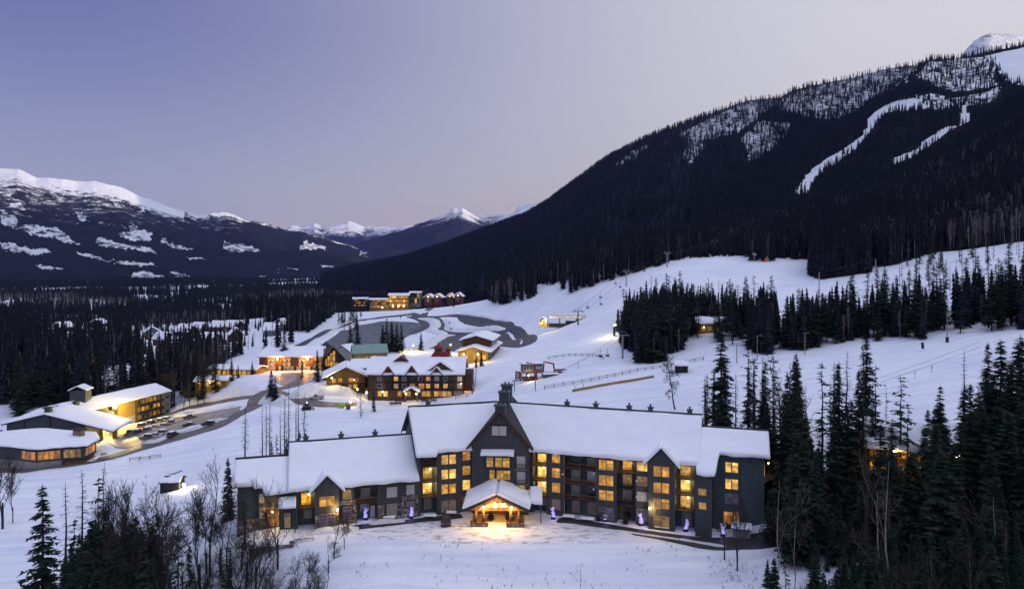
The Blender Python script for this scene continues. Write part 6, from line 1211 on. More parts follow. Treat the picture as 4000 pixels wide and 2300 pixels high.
def tower(px, py, h, label, arm=3.0, rz=0, mat='galv', z=None):
    p = on_ground(px, py); o = empty('lift_tower', p, R(rz)); tag(o, label, 'lift tower', 'chairlift towers'); MB().cyl((0, 0, -1), (0, 0, h), .45, .3, 10).build('mast', mat, o, smooth=True)
    c = MB().box(-arm, arm, -.2, .2, h, h + .35).bar((-arm * .8, 0, h + .35), (-arm * .55, 0, h + 1.5), .12).bar((arm * .8, 0, h + .35), (arm * .55, 0, h + 1.5), .12).bar((-arm * .55, 0, h + 1.5), (arm * .55, 0, h + 1.5), .12).build('crossarm', mat, o)
    for sx in (-1, 1): MB().box(sx * arm - .1, sx * arm + .1, -1.2, 1.2, h - .35, h - .05).build('sheave_train', 'dark_metal', o)
    M = Matrix.Translation(p) @ Matrix.Rotation(R(rz), 4, 'Z'); return [M @ Vector((sx * arm, 0, h)) for sx in (-1, 1)]
simple('cable_steel', (.05, .05, .055), .5, .1, 1)
def cable(a, b_, label, sag=.02, r_=.06):
    pts = [a.lerp(b_, i / 12) - Vector((0, 0, sag * (a - b_).length * 4 * (i / 12) * (1 - i / 12))) for i in range(13)]; mb = MB()
    for u, v in zip(pts[:-1], pts[1:]): mb.bar(u - a, v - a, r_)
    o = mb.build('lift_cable', 'cable_steel', None, Matrix.Translation(a)); tag(o, label, 'cable', 'chairlift cables'); return pts
_ch = None
def chair(p, rz, label, grp, s=1.0):
    o = empty('lift_chair', p, R(rz)); o.scale = (s, s, s); tag(o, label, 'lift chair', grp)
    MB().bar((0, 0, 0), (0, .25, -1.3), .09).bar((0, .25, -1.3), (0, 0, -2.2), .09).build('hanger', 'dark_metal', o); MB().bar((-.95, 0, -2.2), (.95, 0, -2.2), .09).bar((-.95, 0, -2.2), (-.95, .1, -3.3), .09).bar((.95, 0, -2.2), (.95, .1, -3.3), .09).build('bail', 'dark_metal', o)
    MB().box(-.95, .95, -.5, .1, -3.3, -3.2).build('seat', 'dark_metal', o); MB().box(-.95, .95, .08, .14, -3.2, -2.7).build('backrest', 'dark_metal', o); MB().bar((-.9, -.6, -3.7), (.9, -.6, -3.7), .07).bar((0, -.3, -3.2), (0, -.6, -3.7), .06).build('footrest', 'dark_metal', o)
t1 = tower(2432, 1400, 9.0, 'galvanised lift tower at the edge of the spruces above the red station', 2.6, 20)
M = Matrix.Translation(LS) @ Matrix.Rotation(R(14), 4, 'Z'); b0 = [M @ Vector((9.5, -.9, 2.8)), M @ Vector((9.5, 2.2, 2.8))]
far1 = [v + (t1[i] - b0[i]) * .9 + Vector((0, 0, 3)) for i, v in enumerate(t1)]
for i, (a, b_) in enumerate(zip(b0, t1)):
    pts = cable(a, b_, ['near', 'far'][i] + ' haul cable rising from the red station to the galvanised tower'); cable(b_, far1[i], ['near', 'far'][i] + ' haul cable running on from the galvanised tower through the spruces')
    for k_ in ((3, 8) if i == 0 else (8,)): chair(pts[k_], 35, ['empty chair hanging just above the red station', 'nearer empty chair of the pair below the galvanised tower', 'farther empty chair of the pair below the galvanised tower'][[(0, 3), (0, 8), (1, 8)].index((i, k_))], 'chairs of the lower chairlift')
# upper lift terminal and line
p = on_ground(2205, 1272); o = empty('lift_terminal', p, R(-12)); tag(o, 'rounded chairlift terminal with a long lit window strip glowing on the slope', 'lift terminal')
hs = [(x, [(-w_, 4.4), (w_, 4.4), (w_, 5.6), (w_ * .6, 6.5), (-w_ * .6, 6.5), (-w_, 5.6)]) for x, w_ in ((-9, .7), (-7.5, 1.7), (-5, 2.1), (8, 2.1), (11, 1.6), (12.5, .8))]
loft(hs, 'terminal_hood', 'white_frame', o); MB().box(-6.5, 10.5, -2.18, -2.1, 4.9, 5.5).build('window_strip', 'lit_strip', o); snow_cover(o, None, (-7, -1.2, 6.5), (11, -1.2, 6.5), (11, 1.2, 6.5), (-7, 1.2, 6.5), .25, 3, nx=10, ny=3)
for x in (-3, 7): MB().cyl((x, 0, -1), (x, 0, 4.5), .5, .5, 10).build('leg', 'galv', o)
q = MB().box(-14.5, -10, -2, 2, -1, 3.6).build('operator_hut', 'ochre_siding', o); gable_roof(q, None, 2.8, -2.6, 2.6, 3.5, 5.0, .3, seed=3, xc=-12.2); window(q, None, -13.4, -11.2, 1.2, 3.0, -2.0, 'lit_bright', 'tan_frame'); MB().box(-9, 2, -3.5, -1, -.8, 1.5).build('loading_fence', 'weathered', o); MB().box(1, 12, -3.2, -2.6, -.8, 3.2).build('chair_rack', 'dark_metal', o)
lamp(o, (-10.5, -3.0, 3.0), 330, (1, .86, .55), .3, .5, 'flood_lamp', 'bulb_white'); lamp(o, (-13.0, -3.4, 1.6), 160, (1, .8, .4), .3, .3, 'flood_lamp')
prev = tower(2258, 1270, 7.5, 'short dark lift tower at the end of the rounded terminal', 2.8, 10, 'dark_metal')
for j, (px, py, h, lb) in enumerate(((2446, 1118, 10, 'lift tower standing at the forest edge halfway up the run'), (2606, 1044, 10, 'pale lift tower against the dark trees higher up the run'), (2790, 1000, 11, 'highest lift tower on the skyline of the run'))):
    cur = tower(px, py, h, lb, 3, 15)
    for i in (0, 1):
        pts = cable(prev[i], cur[i], '%s cable of the long chairlift, %s span' % (['inner', 'outer'][i], ['lowest', 'second', 'third'][j]), .015, .09)
        for k_ in ((3, 6, 10) if i == 0 else (4, 9)): chair(pts[k_], 40, 'empty chair on the %s cable of the long chairlift, %s span, %s from below' % (['inner', 'outer'][i], ['lowest', 'second', 'third'][j], {3: 'first', 6: 'second', 10: 'third', 4: 'first', 9: 'second'}[k_]), 'chairs of the long chairlift', 1.1)
    prev = cur
end_ = [v + Vector((70, 110, 26)) for v in prev]
for i in (0, 1): cable(prev[i], end_[i], '%s cable of the long chairlift leaving the highest tower' % ['inner', 'outer'][i], .01, .09)
a, b_ = at(3200, 390, 9), at(3420, 400, 10); pts = cable(a, b_, 'cable of the lift crossing the upper run on the right', .01)
for k_ in (4, 6, 8): chair(pts[k_], 60, '%s of three empty chairs on the lift crossing the upper right run' % {4: 'leftmost', 6: 'middle', 8: 'rightmost'}[k_], 'chairs on the upper right lift')
for px in (3200, 3420): p = at(px, 390 if px == 3200 else 400); MB().cyl((0, 0, -1), (0, 0, 9.4), .3, .22, 8).build('lift_pole', 'galv', None, Matrix.Translation(p)); o = bpy.context.scene.objects[-1] if False else None
for o in [x for x in COL.objects if x.name.startswith('lift_pole')]: tag(o, ['slim lift pole left of the three chairs on the upper right run', 'slim lift pole right of the three chairs on the upper right run'][0 if o.location.x < 190 else 1], 'pole')
# drag lift cables and hangers on the right
a, b_ = at(3440, 168, 8.5), at(3830, 176, 10.5)
for k_, dz in enumerate((0, -1.2)):
    pts = cable(a + Vector((0, 0, dz)), b_ + Vector((0, 0, dz * 1.1)), ['upper', 'lower'][k_] + ' cable of the drag lift behind the right-hand spruces', .005, .05)
for k_ in (4, 6): o = MB().bar((0, 0, 0), (0, 0, -1.9), .05).bar((-.3, 0, -1.9), (.3, 0, -1.9), .07).ball((0, 0, -.7), .16).build('drag_bar', 'dark_metal', None, Matrix.Translation(pts[k_])); tag(o, ['left of two drag-lift bars hanging over the snow', 'right of two drag-lift bars hanging over the snow'][k_ == 6], 'drag bar')
# power poles, banner, snow gun, hut
tops = []
for i, (px, py, h, lb) in enumerate(((2878, 1418, 6.6, 'leftmost wooden lamp pole at the foot of the spruces'), (2958, 1405, 8.2, 'second wooden lamp pole at the foot of the spruces'), (3144, 1385, 7.4, 'third wooden lamp pole with a side arm on the open slope'), (3700, 1338, 9.8, 'tall wooden lamp pole with padded base on the right-hand slope'))):
    p = on_ground(px, py); o = empty('lamp_pole', p); tag(o, lb, 'pole', 'wooden poles along the slope'); MB().cyl((0, 0, -1), (0, 0, h), .17, .12, 8).build('mast', 'pole_wood', o); MB().bar((0, 0, h - .3), (1.3, 0, h), .08).box(1.0, 1.5, -.15, .15, h - .05, h + .12).build('lamp_arm', 'galv', o); tops.append(p + Vector((0, 0, h)))
    if i == 3: MB().box(-.35, .35, -.35, .35, -.3, 1.6).build('pad', 'dark_metal', o)
for i in range(2): cable(tops[i], tops[i + 1], ['wire between the first two lamp poles', 'wire between the second and third lamp poles'][i], .03, .04)
simple('banner_blue', (.03, .03, .12), .6, .3, 1)
o = empty('banner', on_ground(3606, 1370), R(10)); tag(o, 'dark blue banner leaning on two canes in the snow', 'banner'); MB().bar((-.5, 0, -.3), (-.8, 0, 2.9), .05).bar((.5, 0, -.3), (.2, 0, 2.9), .05).build('cane', 'pole_wood', o); MB().poly([(-.58, -.03, .6), (.42, -.03, .6), (.25, -.03, 2.6), (-.78, -.03, 2.6)]).poly([(-.58, .01, .6), (.42, .01, .6), (.25, .01, 2.6), (-.78, .01, 2.6)]).build('cloth', 'banner_blue', o)
o = empty('snow_gun', on_ground(2947, 1024), R(20)); tag(o, 'snow gun on a pole at the corner of the upper spruces', 'snow gun'); MB().cyl((0, 0, -.5), (0, 0, 5), .25, .2).build('mast', 'galv', o); MB().cyl((0, -1.1, 5.3), (0, 1.1, 5.9), .9, .8, 12).build('barrel', 'galv', o)
o = empty('crash_pad', on_ground(2992, 1024)); tag(o, 'bright orange crash pad at the edge of the upper run', 'crash pad'); MB().prism([(-.9, -.2), (.9, -.2), (.8, 2.6), (-.8, 2.6)], -.4, .4).build('pad', 'orange_net', o)
p = on_ground(2662, 1458); o = building('lift_hut', 'small dark hut with a snow-capped roof beside the long fence', 'hut', p.x, p.y, p.z, -12, 4.2, 3.6, 2.5, 1.0, 'black_siding', th=.4, over=.4); window(o, None, -.5, .5, 1.0, 1.9, 0, 'glass_dark', 'dark_frame', False)
# lower left: shed with a lamp, low barriers
p = on_ground(662, 1922); o = building('lift_shed', 'small dark shed with a snowy lean-to roof and a bright lamp beside it', 'shed', p.x, p.y, p.z, 6, 4.6, 4.0, 2.6, .9, 'black_siding', th=.3, over=.5); window(o, None, -1.2, -.2, 1.1, 2.0, 0, 'glass_dark', 'dark_frame', False); lamp(o, (3.2, .6, 1.6), 300, (1, .86, .5), .25, .3, 'flood_lamp', 'bulb_white'); MB().cyl((-1, 2, 3.6), (2.2, 2.4, 4.6), .12).cyl((-1, 2, 3.5), (-1, 2, 3.8), 1.2, 1.2, 12).build('return_wheel', 'dark_metal', o)
for i, (px, py, lb) in enumerate(((606, 1790, 'rightmost of three low timber hurdles on the snow below the road'), (565, 1797, 'middle of three low timber hurdles on the snow below the road'), (528, 1800, 'leftmost of three low timber hurdles on the snow below the road'))):
    o = empty('hurdle', on_ground(px, py), R(25)); tag(o, lb, 'hurdle', 'low timber hurdles'); MB().bar((-1.5, 0, .9), (1.5, 0, .9), .12).bar((-1.5, 0, .45), (1.5, 0, .45), .1).build('rail', 'weathered', o); MB().bar((-1.5, -.4, -.2), (-1.5, 0, 1.0), .12).bar((-1.5, .4, -.2), (-1.5, 0, 1.0), .12).bar((1.5, -.4, -.2), (1.5, 0, 1.0), .12).bar((1.5, .4, -.2), (1.5, 0, 1.0), .12).build('trestle', 'weathered', o)
# street lamps and flood lights
for px, py, h, pw, c, lb in ((1396, 1556, 3.2, 110, (1, .72, .36), 'round-headed street lamp at the corner of the brown lodge'), (1614, 1376, 3.6, 1500, (1, .68, .12), 'yellow street lamp beside the heap of ploughed snow'), (2402, 1312, 5.0, 1500, (1, .86, .55), 'floodlight shining across the snow from the edge of the spruces'), (366, 1455, 5.0, 2500, (1, .66, .12), 'yellow street lamp among the spruces behind the hotel'), (480, 1400, 4.0, 900, (1, .6, .12), 'amber street lamp deep in the valley spruces'), (1760, 1385, 5.0, 700, (1, .7, .2), 'lamp on a tall sign pole by the far car park'), (1370, 1590, 1.6, 55, (1, .5, .15), 'low amber lamp by the bins'), (1432, 1560, 2.4, 50, (1, .5, .15), 'low amber lamp at the foot of the brown lodge wall')):
    o = empty('street_lamp', on_ground(px, py)); tag(o, lb, 'street lamp'); MB().cyl((0, 0, -.5), (0, 0, h), .08, .06, 8).build('post', 'dark_metal', o); q = lamp(o, (0, 0, h + .25), pw, c, .3, .32 if px != 2402 else .5, 'lamp_head', 'bulb'); 
    if px == 2402: q.children[0].location = (-1.5, -1.0, 0)
# small signs and benches in the village
for px, py, h, lb in ((1565, 1250, 3.4, 'dark sign post at the far road junction'), (1772, 1212, 4.5, 'tall thin sign post above the far car park'), (1756, 1275, 3.5, 'blue-topped sign post beside the snowy island'), (1762, 1295, 3.0, 'small roofed notice board on the snowy island'), (1802, 1380, 6.5, 'tall dark sign mast behind the brown lodge'), (1668, 1240, 4.5, 'timber gateway sign beside the far road')):
    o = empty('sign_post', on_ground(px, py)); tag(o, lb, 'sign'); MB().cyl((0, 0, -.4), (0, 0, h), .12, .1).build('post', 'dark_metal', o); MB().box(-.7, .7, -.08, .08, h - 1.1, h).build('panel', 'banner_blue' if 'blue' in lb else 'weathered', o)
for px, py, lb in ((1660, 1572, 'left of two snowy benches in front of the brown lodge'), (1692, 1570, 'right of two snowy benches in front of the brown lodge'), (1565, 1572, 'long bench at the snowy terrace by the brown lodge porch'), (1545, 1582, 'long bench at the front edge of the snowy terrace')):
    o = empty('bench', on_ground(px, py)); tag(o, lb, 'bench'); w_ = 2.2 if px < 1600 else 1.3; MB().box(-w_, w_, -.3, .3, .42, .5).build('seat', 'weathered', o); MB().box(-w_, w_, .3, .36, .55, 1.0).build('backrest', 'weathered', o); [MB().box(sx * w_ * .9 - .06, sx * w_ * .9 + .06, -.3, .36, -.3, .42).build('leg', 'weathered', o) for sx in (-1, 1)]
# ---------------------------------------------------------------- single trees (trunk and crown each)
SPR = [spruce_mesh(100 + i, 22, [3.5, 4.1, 3.1, 4.5, 3.7][i], .40, 8, [.05, .1, .16, .04, .08][i], [.28, .35, .45, .3, .5][i]) for i in range(5)]
MSP = [spruce_mesh(120 + i, 22, [3.6, 4.0, 3.2, 4.4][i], .62, 6, [.06, .12, .18, .05][i], .32, 3, wide=1.25) for i in range(4)]
RAG = [spruce_mesh(140 + i, 22, [2.9, 3.2, 3.6][i], .55, 5, [.16, .2, .12][i], .85, 3, 'needles', .6, .25) for i in range(3)]
LAR = [larch_mesh(160 + i, 22, [1.8, 2.3, 2.0, 1.5][i], [.42, .5, .38, .6][i], 6, [.18, .25, .3, .15][i]) for i in range(4)]
DEC = [decid_mesh(180 + i, 16, [.5, .6, .45, .7][i], .22, 'twigs', 5, (2, 3), [.22, .3, .18, .25][i], [.55, .5, .7, .4][i], .022) for i in range(4)]
BIR = [decid_mesh(190 + i, 16, .62, .10, 'birch_twigs', 4, (1, 3), .35, .35, .018) for i in range(3)]
PIN = decid_mesh(199, 14, .8, .22, 'bark', 2, (3, 4), .4, .3, .05)
CTR = [trunk_mesh(22, .28, 'bark_dark', i) for i in range(3)]; PTR = [trunk_mesh(22, .20, 'bark', 9 + i) for i in range(2)]
DTR = [stem_mesh(16 * .35, .2, 'bark_dark', 'trunk'), stem_mesh(16 * .35, .14, 'bark_pale', 'trunk')]
BTRK = trunk_mesh(16, .15, 'bark_pale', 4, .95, .25, 'pale_trunk')
def plant(name, loc, H, crown, trunk, base_h, label, cat, group=None, wf=1.0, lean=0.):
    o = empty(name, loc, random.uniform(0, 6.28)); s = H / base_h; o.scale = (s * wf, s * wf, s); o.rotation_euler[0] = lean; tag(o, label, cat, group)
    link(bpy.data.objects.new('trunk', trunk), o); link(bpy.data.objects.new('crown', crown), o); return o
KIND = {'s': ('spruce_tree', SPR, CTR, 22, 'spruce'), 'm': ('spruce_tree', MSP, CTR, 22, 'spruce'), 'r': ('ragged_spruce', RAG, CTR, 22, 'spruce'), 'l': ('larch_tree', LAR, CTR, 22, 'larch'), 'd': ('bare_tree', DEC, DTR[:1], 16, 'bare tree'), 'b': ('birch_tree', BIR, [BTRK], 16, 'birch')}
def tree(px, top, d, k, label, group=None, wf=1.0, H=None, lean=0.):
    p = at(px, d); h = H or max(3., zof(top, d) - p.z); nm, cr, tk, bh, ct = KIND[k]; q = random.choice(cr)
    return plant(nm, p - Vector((0, 0, .3)), h, q, random.choice(tk), bh, label, ct, group, wf, lean)
# --- right foreground: named trees (bearing, top, distance)
for px, top, d, k, wf, lb in (
 (2818,1252,163,'s',1.15,'big spruce rising highest directly behind the right end of the lodge roof'),(2922,1334,158,'r',1.0,'slim spruce with stepped branches right of the big spruce behind the lodge'),(2980,1383,155,'l',1.2,'thin larch next to the stepped spruce behind the lodge'),(2755,1493,168,'r',1.0,'short spruce behind the right corner of the main lodge roof'),
 (3073,1383,140,'d',1.0,'tall leafless tree among the spruces right of the lodge'),(3115,1403,138,'s',.9,'dense spruce just right of the tall leafless tree'),(3211,1405,136,'r',1.0,'sparse spruce standing in front of the bright snow, first of a close trio'),(3258,1403,139,'l',1.0,'bare-stemmed larch in the middle of the close trio'),(3274,1411,133,'s',.75,'narrow dark spruce, right one of the close trio'),
 (3354,1430,132,'s',.7,'narrow dark spruce left of the tallest larch'),(3373,1328,130,'l',1.1,'tallest larch on the right, its top reaching the upper snow edge'),(3420,1416,134,'r',.9,'ragged spruce right of the tallest larch'),(3461,1488,136,'l',.6,'very thin dead larch beside the ragged spruce'),(3519,1457,130,'r',1.2,'broad ragged spruce in front of the drag-lift cables'),(3546,1565,126,'r',1.0,'lower spruce below the drag-lift bars'),
 (3672,1496,124,'s',1.1,'neat pointed spruce standing alone under the drag-lift bars'),(3766,1356,128,'l',1.0,'tall dead larch to the right of the drag-lift bars'),(3790,1490,122,'s',1.2,'wide dark spruce at the foot of the tall dead larch'),(3854,1427,126,'s',1.2,'snow-flecked spruce near the right edge'),(3909,1317,130,'s',1.3,'very large dark spruce at the right edge'),(3985,1300,124,'s',1.4,'largest dark spruce cut by the right edge of the picture'),(3860,1330,142,'s',1.2,'tall spruce behind the snow-flecked one near the right edge'),
 (890,1780,141,'s',1.0,'dark pointed spruce standing against the left end of the lodge'),(166,1883,122,'s',1.25,'broad spruce standing alone at the lower left on open snow'),(256,1875,120,'l',1.1,'drooping larch beside the broad spruce at the lower left'),(322,1823,118,'l',1.1,'taller larch with hooked top at the lower left'),(407,1797,121,'l',.9,'tall thin larch at the left edge of the bare thicket'),(385,1850,124,'r',.9,'ragged dark spruce behind the larches at the lower left'),
 (696,2034,112,'r',.9,'small ragged spruce in the thicket below the shed'),(739,2110,110,'s',.8,'small dark spruce in the thicket left of the lodge terrace'),(900,2130,113,'s',.55,'narrow column-like spruce below the lodge terrace'),
 (958,1580,186,'l',1.2,'lone larch on the snow behind the left end of the lodge'),(1025,1565,184,'l',.9,'larch at the left of the close group behind the left wing'),(1040,1572,190,'l',.8,'second larch of the close group behind the left wing'),(1054,1566,187,'l',.9,'third larch of the close group behind the left wing'),(1095,1590,183,'l',.9,'shortest larch of the close group behind the left wing'),(1112,1540,188,'l',.9,'larch left of the tallest pair behind the left wing'),(1128,1490,190,'l',.8,'left one of the tallest pair of larches behind the left wing'),(1165,1486,186,'l',.8,'right one of the tallest pair of larches behind the left wing'),(1156,1520,192,'l',.7,'thin larch between the tallest pair behind the left wing'),(1189,1532,182,'l',1.0,'rightmost larch of the group behind the left wing'),
 (1080,1690,181,'r',1.0,'low dark spruce among the larch stems behind the left wing'),(1060,1715,182,'s',1.2,'low bushy spruce at the left foot of the larch group'),(1120,1700,180,'s',1.2,'low bushy spruce in the middle of the larch group'),(1170,1680,180,'s',1.2,'low bushy spruce at the right foot of the larch group'),
 (1060,1440,262,'s',1.5,'broad spruce on the snow beside the road junction'),(1075,1462,258,'s',1.2,'second spruce leaning on the broad one by the road junction'),(1410,1532,236,'r',1.2,'small spruce left of the brown lodge lit from behind'),(1460,1512,246,'s',.9,'small dark spruce in front of the left corner of the brown lodge'),
 (1369,1264,378,'s',1.3,'left one of a pair of tall spruces beside the icy car park'),(1397,1258,374,'s',1.3,'right one of a pair of tall spruces beside the icy car park'),(1495,1262,392,'s',1.2,'leftmost spruce of the clump in the middle of the car parks'),(1511,1238,388,'s',1.0,'tallest spruce of the clump in the middle of the car parks'),(1530,1250,392,'s',1.2,'spruce in the middle of the car-park clump'),(1550,1258,390,'s',1.0,'second spruce from the right in the car-park clump'),(1568,1262,388,'s',1.2,'rightmost spruce of the clump in the middle of the car parks'),(1500,1290,384,'s',1.4,'lower spruce at the front of the car-park clump'),(1645,1297,398,'s',1.4,'single spruce by the yellow street lamp behind the brown lodge'),
 (1239,1364,300,'s',1.1,'left one of two spruces in front of the glazed chalet'),(1267,1352,306,'s',1.0,'right one of two spruces in front of the glazed chalet'),(1110,1300,352,'s',1.4,'spruce glowing olive beside the motel, left'),(1085,1310,356,'s',1.3,'spruce glowing olive at the motel corner'),
 (1860,1375,318,'s',1.0,'left small spruce before the day lodge terrace'),(1880,1365,322,'s',1.0,'right small spruce before the day lodge terrace'),(2340,1972,133.5,'s',1.6,'small bushy spruce against the right wing of the lodge'),(2444,2002,131.6,'s',1.8,'low bushy spruce left of the gabled bay of the right wing'),
 (1305,1975,119,'d',.9,'bare tree on the bank in front of the left wing'),(1345,2010,121,'d',.9,'smaller bare tree on the bank in front of the left wing'),(1085,1860,118,'d',.9,'bare tree rising in front of the left end block'),(1000,1990,112,'d',1.0,'bare tree left of the lodge terrace'),(2830,1905,118.5,'d',.8,'left one of two bare trees before the right end of the lodge'),(2880,1930,116,'d',.8,'right one of two bare trees before the right end of the lodge'),(2268,2185,112,'l',.5,'tiny bare sapling on the front lawn'),
 (820,1800,122,'d',.8,'tall thin bare tree left of the lodge'),(780,1900,118,'d',.9,'bare tree in the thicket left of the lodge'),(860,1930,121,'d',.9,'bare tree against the snow left of the lodge wall'),(10,1760,165,'d',1.1,'bare tree at the left edge below the restaurant'),(50,1850,168,'d',.8,'small bare tree at the left edge below the restaurant')): tree(px, top, d, k, lb, None, wf)
for px, top, d, wf, lb in ((3040,1830,112,.8,'thin pale birch right of the lodge snowbank'),(3105,1990,108,.8,'pale birch sapling right of the lodge snowbank'),(3465,1760,98,.9,'pale forked birch in front of the dark spruces'),(3430,1880,96,.8,'second stem of the forked birch'),(3885,1915,97,1.0,'pale birch before the dark spruces near the right edge'),(3930,2010,94,.7,'short pale birch near the right edge'),(3790,2100,92,.8,'low bare sapling at the bottom right'),(3640,2120,92,.8,'low bare sapling among the bottom right spruces')): tree(px, top, d, 'b', lb, None, wf)
o = tree(3385, 1560, 102, 'l', 'tall pale-barked dead trunk in front of the spruces on the right', None, .8)
# leaning pine beside the fence
p = on_ground(2637, 1600); o = empty('pine_tree', p, .5); o.rotation_euler = (0, R(-9), 0); tag(o, 'leaning pine with rounded clumps beside the long fence', 'pine'); link(bpy.data.objects.new('trunk', trunk_mesh(15, .24, 'bark_dark', 77, 1.0, .2)), o)
r = random.Random(8); t_ = TB()
for i in range(58):
    z = r.uniform(3.2, 15.2); a = r.uniform(0, 6.28); L = r.uniform(.6, 2.3) * (1.0 if z < 12 else .6); c = Vector((math.cos(a) * L, math.sin(a) * L, z + r.uniform(-.2, .5))); b_ = Vector((0, 0, z - .3)); s_ = (c - b_).cross(Vector((0, 0, 1))).normalized() * .05; t_.tri(b_ + s_, b_ - s_, c)
    for k_ in range(26): q = c + rv(r, .55); e = rv(r, .28); t_.tri(q, q + e, q + rv(r, .28))
link(bpy.data.objects.new('crown', t_.mesh('pine_crown', 'needles')), o)
# --- stands where the trees can no longer be told apart
def stand(poly, n, kinds, hr, label, group, wr=(1.0, 1.5), dmin=None, gap=2.2):
    pts = []; xs = [p[0] for p in poly]; ys = [p[1] for p in poly]; k_ = 0
    while len(pts) < n and k_ < n * 40:
        k_ += 1; px, py = random.uniform(min(xs), max(xs)), random.uniform(min(ys), max(ys))
        if not inpoly(np.array([px]), np.array([py]), poly)[0]: continue
        p = on_ground(px, py)
        if all((p.x - q.x) ** 2 + (p.y - q.y) ** 2 > gap * gap for q in pts): pts.append(p)
    for p in pts:
        nm, cr, tk, bh, ct = KIND[random.choice(kinds)]; plant(nm, p - Vector((0, 0, .3)), random.uniform(*hr), random.choice(cr), random.choice(tk), bh, label, ct, group, random.uniform(*wr))
def stand_d(px0, px1, d0, d1, n, kinds, hr, label, group, wr=(.85, 1.25)):
    for i in range(n):
        px, d = random.uniform(px0, px1), random.uniform(d0, d1); p = at(px, d); nm, cr, tk, bh, ct = KIND[random.choice(kinds)]
        plant(nm, p - Vector((0, 0, .3)), random.uniform(*hr), random.choice(cr), random.choice(tk), bh, label, ct, group, random.uniform(*wr))
stand([(2690,1345),(2700,1310),(2850,1305),(2870,1345),(2780,1362)], 9, 'mr', (12, 19), 'spruce screening the hillside house', 'spruces before the hillside house')
stand([(2395,1318),(2440,1250),(2560,1215),(2640,1215),(2700,1240),(2720,1280),(2660,1370),(2640,1405),(2560,1418),(2490,1420),(2455,1375)], 50, 'mmmrl', (12, 25), 'spruce in the dark stand above the long fence', 'stand above the long fence')
STD2 = [(2700,1262),(2760,1240),(2900,1235),(3020,1240),(3045,1290),(3040,1340),(3000,1390),(2960,1395),(2900,1340),(2850,1300)]
stand(STD2, 38, 'mmmrl', (11, 22), 'spruce in the dark stand between the two open runs', 'stand between the open runs')
STD3 = [(3075,1310),(3105,1278),(3200,1265),(3300,1270),(3330,1330),(3240,1350),(3110,1372),(3060,1365)]
stand(STD3, 24, 'mmr', (13, 20), 'spruce in the stand behind the third lamp pole', 'stand behind the third lamp pole')
STD4 = [(3310,1325),(3330,1265),(3500,1235),(3750,1210),(4050,1180),(4250,1200),(4050,1285),(3850,1300),(3640,1322),(3450,1335)]
stand(STD4, 66, 'mmmr', (11, 24), 'spruce in the broad dark stand across the right-hand slope', 'broad stand on the right-hand slope', gap=2.4)
stand([(3400,1200),(3430,1090),(3550,1040),(3700,1010),(4000,940),(4050,1150),(3750,1190),(3500,1210)], 46, 'rlm', (9, 19), 'thin tree on the speckled snowy slope at the upper right', 'thin trees on the speckled slope', (.6, 1.0), gap=5)
stand_d(3000, 3180, 116, 134, 14, 'ssr', (9, 17), 'dark spruce in the wood right of the lodge', 'wood right of the lodge', (1.05, 1.45))
stand_d(2740, 2960, 152, 172, 15, 'srl', (11, 20), 'spruce behind the right end of the lodge', 'spruces behind the lodge end', (.8, 1.15))
stand_d(3020, 3400, 126, 150, 17, 'srl', (15, 25), 'tall spruce in the wood right of the lodge', 'tall spruces right of the lodge', (.85, 1.2))
stand_d(2940, 3120, 140, 158, 18, 'srl', (15, 25), 'spruce behind the right end of the lodge', 'spruces behind the lodge end', (.8, 1.15))
stand_d(3180, 3640, 108, 134, 26, 'ssrs', (10, 19), 'dark spruce in the wood right of the lodge', 'wood right of the lodge', (1.05, 1.5))
stand_d(3640, 4080, 98, 130, 34, 'sss', (11, 21), 'dark spruce in the thick wood at the right edge', 'thick wood at the right edge', (1.0, 1.5))
stand_d(3240, 4080, 84, 100, 30, 'ssd', (5, 12), 'young spruce or sapling at the bottom right', 'young growth at the bottom right', (.9, 1.5))
stand_d(3010, 3200, 112, 132, 9, 'srs', (12, 21), 'dark spruce in the wood right of the lodge', 'wood right of the lodge', (.9, 1.3))
stand_d(2960, 3200, 100, 112, 10, 'sdr', (4, 9), 'low spruce on the snow below the lodge snowbank', 'low growth below the snowbank', (.9, 1.4))
stand_d(280, 600, 104, 122, 36, 'sssr', (13, 20), 'dark spruce in the thicket at the lower left', 'spruces of the lower-left thicket')
stand_d(100, 230, 106, 114, 7, 'ss', (5, 9), 'low spruce at the foot of the lone lower-left spruce', 'low spruces at the lower left')
stand_d(400, 650, 108, 130, 22, 'd', (15, 22), 'leafless tree in the tall thicket at the lower left', 'leafless thicket at the lower left', (.7, 1.0))
stand_d(640, 1010, 104, 126, 38, 'ddddr', (6, 13), 'leafless sapling on the bank left of the lodge', 'saplings left of the lodge', (.8, 1.2))
stand_d(960, 1290, 104, 117, 24, 'd', (3, 8), 'leafless shrub on the bank below the lodge terrace', 'shrubs below the terrace', (.9, 1.4))
stand([(640,1600),(660,1560),(760,1530),(860,1470),(880,1500),(790,1590),(700,1615)], 26, 'ddrm', (12, 19), 'bare tree in the grove above the car park lane', 'grove above the car park lane', (.7, 1.0))
stand([(20,1640),(60,1590),(330,1540),(460,1500),(640,1480),(640,1520),(480,1550),(330,1575),(190,1600)], 30, 'mms', (14, 22), 'spruce in the dark row behind the hotel roof', 'spruces behind the hotel')
stand([(1310,1290),(1330,1255),(1410,1235),(1420,1275),(1400,1300)], 16, 'mmr', (14, 20), 'slim spruce in the clump beside the far road', 'clump beside the far road', (.6, .9))

for px, top, d, wf in ((905,1395,318,1.2),(930,1420,322,1.1),(985,1405,330,1.2),(1330,1390,318,1.2),(1345,1405,312,1.1),(1180,1398,312,.9)): tree(px, top, d, 's', 'dark spruce standing between the village buildings', 'spruces between the village buildings', wf)
